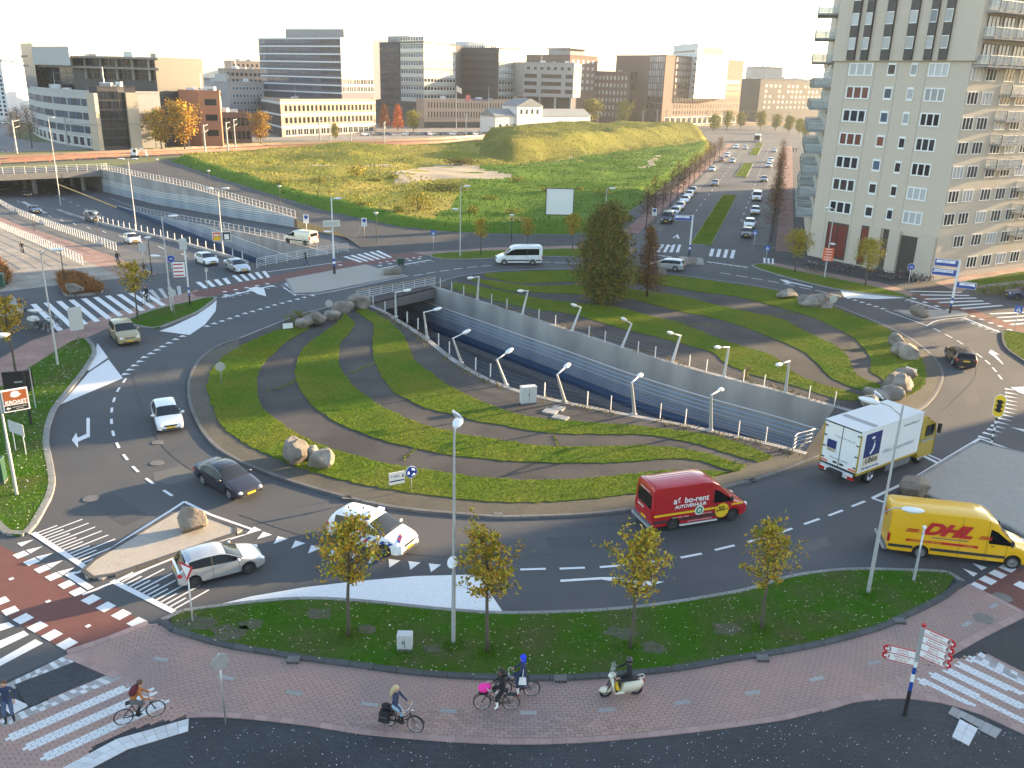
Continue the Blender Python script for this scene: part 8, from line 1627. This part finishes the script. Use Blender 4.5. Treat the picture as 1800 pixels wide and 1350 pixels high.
def bike(label, fm='cloth_black', dutch=True, name='bicycle', group=None, crate=None, pannier=None):
    o = thing(name, label, 'bicycle', group=group); R = .345; wbx = .54
    for x in (-wbx, wbx):
        wh = link('wheel', None, o, (x, 0, R)); RX = Matrix.Rotation(PI/2,3, 'X')
        def torus(r, t, m, nm): mb = MB(); n = 24; mb.loft([[(Vector(((r+t*math.cos(b))*math.cos(a), t*math.sin(b),(r+t*math.cos(b))*math.sin(a)))) for b in np.linspace(0,2*PI, 7)[:-1]] for a in np.linspace(0,2*PI, n+1)]); mb.build(nm, MATS[m], wh, smooth=True)
        torus(R-.02,.02, 'rubber', 'tyre'); torus(R-.045,.011, 'chrome', 'rim'); mb = MB()
        for k in range(10): a = 2*PI*k/10; mb.tube([(0,.02*(-1)**k, 0),((R-.05)*math.cos(a),0,(R-.05)*math.sin(a))],.0035,3)
        mb.tube([(0,-.05,0),(0,.05,0)],.02,6); mb.build('spokes', MATS['chrome'], wh)
        if dutch: mb = MB(); a0 = .2 if x > 0 else -.3; mb.loft([[(x+(R+.035)*math.cos(a), yy, R+(R+.035)*math.sin(a)) for yy in (-.03,.03)] for a in np.linspace(.35,2.9,12)], closed=False); mb.build('mudguard', MATS[fm], o)
    T = lambda P, r: mb.tube(P, r, 6)
    mb = MB(); bb = (-.06,0,.30); seat = (-.25,0,.82); head = (.36,0,.80) if dutch else (.38,0,.86); hd2 = (.40,0,.62)
    T([bb, seat],.017)
    if dutch: T([bb, (.12,0,.42), hd2],.018); T([(-.14,0,.52),(.14,0,.56), head],.016)
    else: T([bb, hd2],.018); T([seat, head],.016)
    T([head, hd2],.02); T([hd2,(.47,.05,.5),(wbx, .05, R)],.012); T([hd2,(.47,-.05,.5),(wbx, -.05, R)],.012)
    for s_ in (.05,-.05): T([bb, (-wbx, s_, R)],.011); T([(seat[0]+.02,0,.72),(-wbx, s_, R)],.010)
    mb.build('frame', MATS[fm], o, smooth=True)
    mb = MB(); hz = 1.08 if dutch else .95; top_ = (head[0]-.03,0, head[2]+.12); T([head, top_, (top_[0],0, hz)],.012)
    for s_ in (1,-1): T([(top_[0],0, hz),(top_[0]+.05, s_*.12, hz+.02),(top_[0]-.02, s_*.27, hz),(top_[0]-.22 if dutch else top_[0]+.08, s_*.29, hz-.05)],.013)
    mb.build('handlebar', MATS['chrome'], o, smooth=True); mb = MB()
    for s_ in (1,-1): xg = top_[0]-.2 if dutch else top_[0]+.06; mb.tube([(xg+.06, s_*.29, hz-.04),(xg-.06, s_*.29, hz-.055)],.02,6)
    mb.build('grips', MATS['rubber'], o); mb = MB(); mb.loft([[(-.43,-.10,.90),(-.43,.10,.90),(-.43,.09,.86),(-.43,-.09,.86)],[(-.30,-.10,.92),(-.30,.10,.92),(-.30,.08,.87),(-.30,-.08,.87)],[(-.12,-.03,.91),(-.12,.03,.91),(-.12,.02,.88),(-.12,-.02,.88)]], caps=True); mb.tube([(-.27,0,.8),(-.28,0,.88)],.014,6); mb.build('saddle', MATS['rubber'], o)
    mb = MB(); mb.lathe([(.09,-.01),(.09,.01)], bb, 16, axis=Matrix.Rotation(PI/2,3, 'X'), cap=True)
    for s_ in (1,-1): mb.tube([bb, (bb[0]+s_*.03, s_*.07, bb[2]-s_*.165)],.012,5); mb.box((bb[0]+s_*.03, s_*.12, bb[2]-s_*.17),(.09,.08,.02))
    mb.tube([(bb[0],-.06, bb[2]),(-wbx, -.06, R)],.015,5); mb.build('cranks_and_pedals', MATS['steel_dark'], o)
    if dutch: mb = MB(); mb.box((-.56,0,.74),(.4,.14,.02)); mb.tube([(-.70,.05,.73),(-wbx, .06, R)],.008,4); mb.tube([(-.70,-.05,.73),(-wbx, -.06, R)],.008,4); mb.build('rear_rack', MATS['steel_dark'], o); mb = MB(); mb.ball((.42,0,.92),(.05,.045,.045),8); mb.build('lamp', MATS['chrome'], o, smooth=True); mb = MB(); mb.box((-.80,0,.66),(.03,.06,.06)); mb.build('rear_lamp', MATS['taillight'], o)
    return o
def bikeat(o, rear, front):
    a, b = G(*rear), G(*front); d = (b-a).normalized(); o.location = (a+b)/2; o.rotation_euler = (0,0, math.atan2(d.y, d.x)); return o
def ik(a, b, l1, l2, pole):
    a, b = Vector(a), Vector(b); d = b-a; L = min(d.length, (l1+l2)*.995); u = d.normalized(); b = a+u*L; x = (l1*l1-l2*l2+L*L)/(2*L); h = math.sqrt(max(1e-6, l1*l1-x*x)); p = Vector(pole); p = (p-u*p.dot(u)).normalized(); return a+u*x+p*h, b
def person(label, pelvis, lean, hands, feet, mats, hair='hair_dark', hairlen=0, look=0.0, helmet=None, group=None, kneeout=.1, turn=0, scarf=None, skirt=None, sc=1.0):
    """one continuous skinned body; mats = (top, trousers, shoes, skin); faces +x"""
    bm = bmesh.new(); sl = bm.verts.layers.skin.verify(); V = []; tagm = []; RR = []
    def v(p, r, t, par=None, root=False, flat=1.0):
        n = bm.verts.new(Vector(p)); n[sl].radius = (r, r*flat); n[sl].use_root = root; V.append(Vector(p)); tagm.append(t); RR.append(r)
        if par is not None: bm.edges.new((par, n))
        return n
    pv = Vector(pelvis); up = Vector((math.sin(lean),0, math.cos(lean))); fw = Vector((math.cos(lean),0,-math.sin(lean)))
    P = v(pv, .135,1, None, True); S1 = v(pv+up*.18,.125,0, P); S2 = v(pv+up*.36,.145,0, S1); S3 = v(pv+up*.49,.12,0, S2)
    hu = Vector((math.sin(lean*.35),0, math.cos(lean*.35))); N = v(pv+up*.55+hu*.03,.055,3, S3); Hd = pv+up*.55+hu*.16; hf = Vector((math.cos(look), math.sin(look),0))
    H1 = v(Hd-hu*.03+hf*.015,.085,3, N); H2 = v(Hd+hu*.06+hf*.01,.095,3, H1); H3 = v(Hd+hu*.115,.075,3, H2); nz = v(Hd+hf*.105+hu*.0,.016,3, H1)
    for s_, hnd in zip((1,-1), hands):
        sh = pv+up*.49+Vector((0, s_*.19,0)); A = v(sh, .062,0, S3); hnd = Vector(hnd); e, w_ = ik(sh, hnd, .29,.26,(-.6, s_*.6,-.7)); E_ = v(e, .047,0, A); Wr = v(w_, .032,0, E_)
        d = (w_-e).normalized(); pm = v(w_+d*.07,.034,3, Wr); side = Vector((0, s_, 0)); 
        tb = v(w_+d*.05+Vector((.02,-s_*.045,.01)),.012,3, pm); v(w_+d*.085+Vector((.03,-s_*.06,.0)),.010,3, tb)
        for k in range(4):
            o_ = (k-1.5)*.019; ln = (.045,.055,.052,.04)[k]; b_ = v(w_+d*.11+Vector((0, s_*o_, .005)),.0105,3, pm); v(w_+d*(.11+ln*.7)+Vector((.01, s_*o_, -.02)),.0095,3, b_)
    for s_, ft in zip((1,-1), feet):
        hp = pv+Vector((0, s_*.10,-.03)); Hh = v(hp, .105,1, P); ft = Vector(ft); kn, an = ik(hp, ft, .43,.43,(1, s_*kneeout, .25)); K = v(kn, .068,1, Hh); C_ = v(kn.lerp(an, .4)+(kn-hp).normalized()*-.02,.062,1, K); An = v(an, .042,2, C_); v(an+Vector((.12, s_*.02,-.045)),.040,2, An); 
    me = bpy.data.meshes.new('person'); bm.to_mesh(me); segs = [(e.verts[0].index, e.verts[1].index) for e in bm.edges]; bm.free()
    t = bpy.data.objects.new('person', me); COL.objects.link(t); t.modifiers.new('s', 'SKIN').use_smooth_shade = True; sb = t.modifiers.new('d', 'SUBSURF'); sb.levels = 1; sb.render_levels = 1
    dg = bpy.context.evaluated_depsgraph_get(); nm = bpy.data.meshes.new_from_object(t.evaluated_get(dg)); bpy.data.objects.remove(t)
    nm.materials.clear(); [nm.materials.append(MATS[q]) for q in mats]
    cen = np.array([tuple(p.center) for p in nm.polygons]); best = np.full(len(cen),1e9); mi = np.zeros(len(cen), int)
    for a, b in segs:
        A_, B_ = np.array(V[a]), np.array(V[b]); d = B_-A_; t_ = np.clip(((cen-A_)@d)/max(1e-9, d@d),0,1); dist = np.linalg.norm(cen-A_-t_[:, None]*d, axis=1)-(RR[a]*(1-t_)+RR[b]*t_); q = dist < best; best[q] = dist[q]; mi[q] = tagm[b] if tagm[b] != 3 or tagm[a] == 3 else 3
    nm.polygons.foreach_set('material_index', mi.astype(np.int32)); nm.polygons.foreach_set('use_smooth', np.ones(len(cen), bool)); nm.name = 'person'
    o = link('person', nm); tag(o, label, 'person', group); o.scale = (sc, sc, sc)
    mb = MB()
    for s_ in (1,-1): mb.ball(Hd+hf*.094+Vector((-hf.y, hf.x, 0))*.034*s_+hu*.03,(.011,.011,.009),6)
    mb.build('eyes', MATS['hair_dark'], o); mb = MB(); mb.ball(Hd+hf*.092-hu*.055,(.012,.026,.007),6); mb.build('mouth', MATS['cloth_maroon'], o)
    for s_ in (1,-1): mb = MB(); mb.ball(Hd+Vector((-hf.y, hf.x, 0))*.098*s_, (.02,.012,.03),6); mb.build('ear', MATS[mats[3]], o)
    mb = MB()
    if helmet: mb.ball(Hd+hu*.04,(.145,.13,.14),14); mb.build('helmet', MATS[helmet], o, smooth=True); mb = MB(); mb.ball(Hd+hf*.07+hu*.02,(.085,.10,.06),10); mb.build('visor', MATS['car_glass'], o, smooth=True)
    elif scarf: mb.ball(Hd+hu*.045-hf*.02,(.125,.12,.13),12); mb.ball(Hd-hu*.09-hf*.03,(.10,.11,.10),10); mb.build('headscarf', MATS[scarf], o, smooth=True)
    else:
        mb.ball(Hd+hu*.055-hf*.018,(.112,.108,.105),12)
        if hairlen: mb.tube([Hd-hf*.05+hu*.06, Hd-hf*.12-hu*.08, Hd-hf*.17-hu*(.1+hairlen*.5), Hd-hf*.20-hu*(.1+hairlen)],[.10,.105,.085,.03],10)
        mb.build('hair', MATS[hair], o, smooth=True)
    if skirt: mb = MB(); mb.lathe([(.16,.05),(.2,-.1),(.26,-.42)], tuple(pv+Vector((.08,0,0))),14); mb.build('skirt', MATS[skirt], o, smooth=True)
    return o
def onbike(p, b): p.location = b.location; p.rotation_euler = b.rotation_euler; return p
RID = dict(pelvis=(-.24,0,1.00), lean=.22, hands=((.13,.27,1.06),(.13,-.27,1.06)), feet=((-.03,.12,.20),(-.09,-.12,.53)))
# standing man
o = person('man in a navy jacket and jeans standing on the pale kerb slabs', (0,0,.93),.02,((.05,.26,.95),(.05,-.26,.95)),((.02,.12,.09),(.05,-.13,.09)),('cloth_navy', 'cloth_denim', 'shoe', 'skin'), 'hair_brown', look=-.2); p = G(19,1268); o.location = p; o.rotation_euler = (0,0,-1.2); MAN = o
# cyclist with backpack on a racing bike
b = bikeat(bike('black racing bicycle crossing the white tiled zebra', dutch=False),(220,1274),(275,1259)); o = onbike(person('cyclist in a rust jacket leaning over a racing bicycle', (-.22,0,.98),.62,((.38,.22,1.0),(.38,-.22,1.0)), RID['feet'],('cloth_rust', 'cloth_grey', 'shoe', 'skin'), 'hair_brown'), b)
bp_ = thing('backpack', 'maroon backpack on the back of the racing cyclist', 'backpack', b.location); bp_.rotation_euler = b.rotation_euler; mb = MB(); mb.ball((-.09,0,1.36),(.15,.17,.25),12, axis=Matrix.Rotation(.62,3, 'Y')); mb.build('bag', MATS['cloth_maroon'], bp_, smooth=True); mb = MB(); mb.ball((-.17,0,1.26),(.08,.13,.12),10, axis=Matrix.Rotation(.62,3, 'Y')); mb.build('front_pocket', MATS['cloth_black'], bp_, smooth=True)
# woman with panniers
b = bikeat(bike('black upright bicycle ridden by the blonde woman'),(681,1275),(731,1287)); onbike(person('woman with long blonde hair in a navy jacket riding an upright bicycle', RID['pelvis'],.12, RID['hands'],((-.03,.12,.20),(-.06,-.12,.50)),('cloth_navy', 'cloth_lightdenim', 'shoe', 'skin'), 'hair_blond', .34), b)
pn = thing('pannier_bag', 'bulky black pannier bags on the blonde woman\'s bicycle', 'bag', b.location); pn.rotation_euler = b.rotation_euler
for s_ in (1,-1): mb = MB(); mb.box((-.58, s_*.19,.55),(.40,.20,.42), taper=.85); mb.build('bag', MATS['cloth_black'], pn); panel(pn, 'reflective_strip', 'cloth_grey', (-.58, s_*.295,.58),(.3,.01,.03))
mb = MB(); mb.ball((-.58,0,.86),(.2,.15,.12),10); mb.build('top_roll', MATS['cloth_black'], pn, smooth=True)
# pink bag rider and blue scarf rider
b = bikeat(bike('black bicycle with a front carrier ridden beside another cyclist'),(901,1248),(844,1247)); onbike(person('cyclist in a dark coat and pale scarf riding with a pink bag in front', RID['pelvis'],.15, RID['hands'], RID['feet'],('cloth_black', 'cloth_black', 'cloth_white', 'skin_dark'), 'hair_dark', .1), b)
pk = thing('pink_bag', 'bright pink bag on the front carrier of a bicycle', 'bag', b.location); pk.rotation_euler = b.rotation_euler; mb = MB(); mb.ball((.50,0,.98),(.21,.2,.17),12); mb.ball((.36,0,1.04),(.15,.17,.13),10); mb.build('bag', MATS['cloth_pink'], pk, smooth=True); mb = MB(); mb.box((.5,0,.82),(.34,.3,.04)); mb.build('carrier', MATS['steel_dark'], pk)
b = bikeat(bike('black bicycle ridden by the person with the bright blue headscarf'),(934,1223),(884,1222)); onbike(person('cyclist with bright blue headscarf and long navy coat', RID['pelvis'],.12, RID['hands'], RID['feet'],('cloth_navy', 'cloth_navy', 'cloth_white', 'skin'), scarf='cloth_blue', skirt='cloth_navy'), b)
bg_ = thing('shoulder_bag', 'white fringed bag hanging beside the rider with blue headscarf', 'bag', b.location); bg_.rotation_euler = b.rotation_euler; mb = MB(); mb.box((-.18,.24,.86),(.30,.07,.30), taper=.8); mb.build('bag', MATS['cloth_white'], bg_); mb = MB(); mb.tube([(-.18,.22,1.0),(-.2,.18,1.3),(-.16,.05,1.52)],.014,5); mb.build('strap', MATS['cloth_white'], bg_)
# scooter
def scooter(label, m='paint_cream', bag=True):
    o = thing('motor_scooter', label, 'scooter')
    for x in (-.62,.62):
        wh = link('wheel', None, o, (x, 0,.24)); mb = MB(); mb.lathe([(.12,-.05),(.21,-.055),(.24,-.03),(.24,.03),(.21,.055),(.12,.05)], n=20, axis=Matrix.Rotation(PI/2,3, 'X')); mb.build('tyre', MATS['rubber'], wh, auto=40); mb = MB(); mb.lathe([(.001,-.04),(.12,-.05),(.12,.05),(.001,.04)], n=14, axis=Matrix.Rotation(PI/2,3, 'X')); mb.build('rim', MATS['rim'], wh)
    rg = lambda x, z0, z1, w_: [(x, -w_, z0),(x, -w_*1.05,(z0+z1)/2),(x, -w_*.7, z1),(x, w_*.7, z1),(x, w_*1.05,(z0+z1)/2),(x, w_, z0)]
    mb = MB(); mb.loft([rg(-.88,.5,.62,.07), rg(-.72,.36,.74,.17),(rg(-.4,.28,.74,.19)), rg(-.1,.24,.70,.15), rg(.0,.22,.42,.13)], caps=True); mb.build('rear_body', MATS[m], o, smooth=True)
    mb = MB(); mb.loft([rg(-.1,.2,.3,.17), rg(.3,.2,.3,.17)], caps=True); mb.build('footboard', MATS[m], o); mb = MB(); mb.loft([[(.26,-.2,.25),(.26,.2,.25),(.31,.2,.25),(.31,-.2,.25)],[(.34,-.21,.55),(.34,.21,.55),(.41,.17,.55),(.41,-.17,.55)],[(.36,-.14,.86),(.36,.14,.86),(.45,.10,.86),(.45,-.10,.86)]], caps=True); mb.build('leg_shield', MATS[m], o, smooth=True)
    mb = MB(); mb.ball((.62,0,.34),(.27,.11,.15),12); mb.build('front_mudguard', MATS[m], o, smooth=True); mb = MB(); mb.tube([(.62,.08,.24),(.44,.08,.7)],.03,6); mb.tube([(.62,-.08,.24),(.44,-.08,.7)],.03,6); mb.build('fork', MATS['steel_dark'], o)
    mb = MB(); mb.ball((.38,0,.98),(.14,.16,.12),12); mb.build('headset', MATS[m], o, smooth=True); mb = MB(); mb.ball((.50,0,.97),(.05,.09,.08),10); mb.build('headlight', MATS['headlight'], o, smooth=True); mb = MB(); mb.tube([(.36,.36,1.02),(.38,0,1.02),(.36,-.36,1.02)],.02,6); mb.build('handlebar', MATS['steel_dark'], o)
    for s_ in (1,-1): mb = MB(); mb.tube([(.36, s_*.2,1.03),(.34, s_*.28,1.22)],.008,4); mb.ball((.34, s_*.28,1.26),(.02,.06,.05),8); mb.build('mirror', MATS['chrome'], o)
    mb = MB(); mb.loft([rg(-.70,.74,.80,.12), rg(-.3,.73,.83,.14), rg(.0,.70,.76,.09)], caps=True); mb.build('seat', MATS['rubber'], o, smooth=True); mb = MB(); mb.tube([(-.62,.1,.78),(-.86,.1,.84),(-.9,0,.85),(-.86,-.1,.84),(-.62,-.1,.78)],.02,6); mb.build('grab_rail', MATS[m], o); mb = MB(); mb.ball((-.9,0,.6),(.05,.08,.06),8); mb.build('tail_light', MATS['taillight'], o)
    mb = MB(); mb.add([(.44,-.2,1.06),(.44,.2,1.06),(.30,.17,1.55),(.30,-.17,1.55)],[(0,1,2,3)]); mb.build('windshield', MATS['balcony_glass'], o); return o
sc_ = bikeat(scooter('cream motor scooter riding along the cycle path beside the dark kerb'),(1117,1220),(1064,1225)); onbike(person('scooter rider in black with a black helmet', (-.30,0,.86),.08,((.27,.30,1.03),(.27,-.30,1.03)),((.14,.14,.36),(.14,-.14,.36)),('cloth_black', 'cloth_black', 'shoe', 'skin'), helmet='paint_black'), sc_)
yb = thing('yellow_bag', 'yellow shopping bag between the scooter rider\'s feet', 'bag', sc_.location); yb.rotation_euler = sc_.rotation_euler; mb = MB(); mb.ball((.16,.03,.47),(.12,.17,.19),10); mb.build('bag', MATS['sign_yellow'], yb, smooth=True)
# more cyclists and walkers
b = bikeat(bike('white bicycle ridden over the wide striped zebra', 'cloth_white'),(263,531),(251,537)); onbike(person('cyclist in black on a white bicycle by the small lawn', RID['pelvis'],.15, RID['hands'], RID['feet'],('cloth_black', 'cloth_black', 'shoe', 'skin'), 'hair_brown', .05), b)
b = bike('dark bicycle riding up the pink cycle path behind the autumn tree'); q = GR(209,468); b.location = q; b.rotation_euler = (0,0, math.atan2(AD.y, AD.x)+PI); onbike(person('cyclist in a dark coat riding up the pink cycle path', RID['pelvis'],.12, RID['hands'], RID['feet'],('cloth_black', 'cloth_denim', 'shoe', 'skin')), b)
b = bike('bicycle with a white load on the pink cycle path by the lamp'); q = GR(257,489); b.location = q; b.rotation_euler = (0,0, math.atan2(AD.y, AD.x)+PI+.3); onbike(person('cyclist in brown carrying a white bag on the pink cycle path', RID['pelvis'],.12, RID['hands'], RID['feet'],('cloth_brown', 'cloth_grey', 'shoe', 'skin'), 'hair_dark', .2), b)
b = bike('dark bicycle descending the beige footpath'); q = GR(41,449); b.location = q; b.rotation_euler = (0,0, math.atan2(AD.y, AD.x)+PI-.2); onbike(person('cyclist in a dark coat on the beige footpath beside the railing', RID['pelvis'],.12, RID['hands'], RID['feet'],('cloth_black', 'cloth_black', 'shoe', 'skin'), 'hair_brown'), b)
WK = person('pedestrian in a black coat walking past the low curved railing', (0,0,.92),.06,((.25,.22,.85),(-.18,-.22,.82)),((.32,.09,.10),(-.30,-.09,.14)),('cloth_black', 'cloth_denim', 'shoe', 'skin'), 'hair_dark', .12); WK.location = G(538,468); WK.rotation_euler = (0,0,.35)
o = person('man in a dark jacket and pale jeans sitting on the low concrete wall', (0,0,.66),.10,((.35,.12,.78),(.35,-.12,.78)),((.52,.12,.14),(.50,-.14,.14)),('cloth_navy', 'cloth_lightdenim', 'shoe', 'skin'), 'hair_brown'); o.location = G(36,548); o.rotation_euler = (0,0,-.5)
for px, src, lab, rz in (((1394,268), WK, 'dark-clothed walker on the pavement at the end of the avenue', 1.8),((1399,268), MAN, 'dark-clothed person beside the walker at the end of the avenue', 4.6),((1424,250), WK, 'tiny walker near the far bend of the avenue', 2.0),((12,272), MAN, 'person standing at the railing behind the railway', 1.2),((24,269), WK, 'person walking behind the railway railing', .2),((275,261), WK, 'dark figure walking beside the low stone wall by the railway', .4)): c = copytree(src, label=lab); c.location = G(*px); c.rotation_euler = (0,0, rz)
# parked bicycles before the apartment block and by the zebra
PB = bike('x', group='bicycles parked before the apartment block'); PB2 = bike('x', 'cloth_maroon', group='bicycles parked before the apartment block')
rows = [((1416,472),(1444,478),5),((1468,474),(1500,480),5),((1528,482),(1566,492),7),((1584,490),(1632,497),7)]; bd = math.atan2(-(P1-P0).x, (P1-P0).y) if False else math.atan2((P1-P0).y, (P1-P0).x)+PI/2
first = True; k_ = 0
for a, b, n in rows:
    for i in range(n):
        p = G(*a).lerp(G(*b), i/(n-1))+Vector((random.uniform(-.08,.08), random.uniform(-.1,.1),0)); src = PB2 if k_ % 6 == 5 else PB; lab = ('maroon ' if src is PB2 else 'dark ')+'bicycle parked in the row before the apartment block'
        if k_ in (0,5): o = src; o['label'] = lab
        else: o = copytree(src, label=lab)
        o.location = p; o.rotation_euler = (random.uniform(-.1,.1),0, bd+random.uniform(-.25,.25)+PI*(k_ % 2)); k_ += 1
for i, (px, rz, lab) in enumerate((((94,575),.4, 'bicycle leaning on the tall lamp by the zebra'),((86,583),1.9, 'bicycle parked beside the cargo bike'))): o = copytree(PB, label=lab); del o['group']; o.location = G(*px); o.rotation_euler = (.12,0, rz)
ms = scooter('black motor scooter parked by the low concrete wall', 'paint_black'); ms.location = G(22,560); ms.rotation_euler = (0,0,.3); ms2 = scooter('dark grey motor scooter parked behind the autumn leaves', 'paint_grey'); ms2.location = G(4,570); ms2.rotation_euler = (0,0,.5)
cg = bike('cargo bicycle with a pale canopy over its front box', name='cargo_bicycle'); cg.location = G(72,581); cg.rotation_euler = (0,0,2.6); mb = MB(); mb.box((.95,0,.55),(.9,.65,.5), taper=1.15); mb.build('cargo_box', MATS['cloth_grey'], cg); mb = MB(); mb.box((.95,0,.98),(.95,.7,.3), taper=.8); mb.build('canopy', MATS['cabinet'], cg)
# cars in the far car park
for i, x in enumerate((641,662,681,713,727,746,757,771,781,797,811,823,836,850)):
    src = (HAT, WAG, SED)[i % 3]; o = copytree(src, label='small parked car in the car park below the dark office towers', group='cars in the far car park'); recolor(o, cols[(i*2) % 6]); o.location = G(x, 238.5-.004*(x-640)); o.rotation_euler = (0,0,.7+(PI if i % 2 else 0))
for x, y, pm, lab in ((8,218, 'paint_car_white', 'white car at the city edge behind the bare trees'),(38,214, 'paint_blue', 'dark blue car at the city edge beside the curved office'),(52,212, 'paint_silver', 'silver car at the city edge beside the curved office')): o = copytree(HAT, label=lab); recolor(o, pm); o.location = G(x, y); o.rotation_euler = (0,0,.4)
# small digger on the tracks
dg_ = thing('mini_digger', 'small white tracked digger working on the railway bed', 'digger', G(238,277,.06),.2); panel(dg_, 'tracks', 'rubber', (0,0,.3),(2.2,1.6,.6)); panel(dg_, 'cab', 'paint_car_white', (-.2,0,1.5),(1.3,1.2,1.7)); panel(dg_, 'cab_glass', 'car_glass', (.1,-.61,1.8),(.7,.03,.8)); mb = MB(); mb.tube([(.5,0,1.1),(1.6,0,2.4),(2.8,0,1.9),(2.9,0,.9)],.16,6); mb.box((2.9,0,.7),(.5,.6,.5)); mb.build('boom', MATS['paint_car_white'], dg_)
# ------------------------------------------------------------------ haze: even, pale air round the whole place
hz = bpy.data.materials.new('haze_air'); hz.use_nodes = True; hn = hz.node_tree; hn.nodes.clear()
ho = hn.nodes.new('ShaderNodeOutputMaterial'); hv = hn.nodes.new('ShaderNodeVolumePrincipled'); hv.inputs['Color'].default_value = (.86,.92,1.0,1); hv.inputs['Density'].default_value = .00012; hv.inputs['Anisotropy'].default_value = .45
hn.links.new(hv.outputs[0], ho.inputs['Volume'])
mb = MB(); mb.bx((-2700,-350,-7.5),(2700,4300,82)); hzo = mb.build('haze', hz); hzo['kind'] = 'stuff'; hzo['label'] = 'thin pale autumn haze over the whole place'
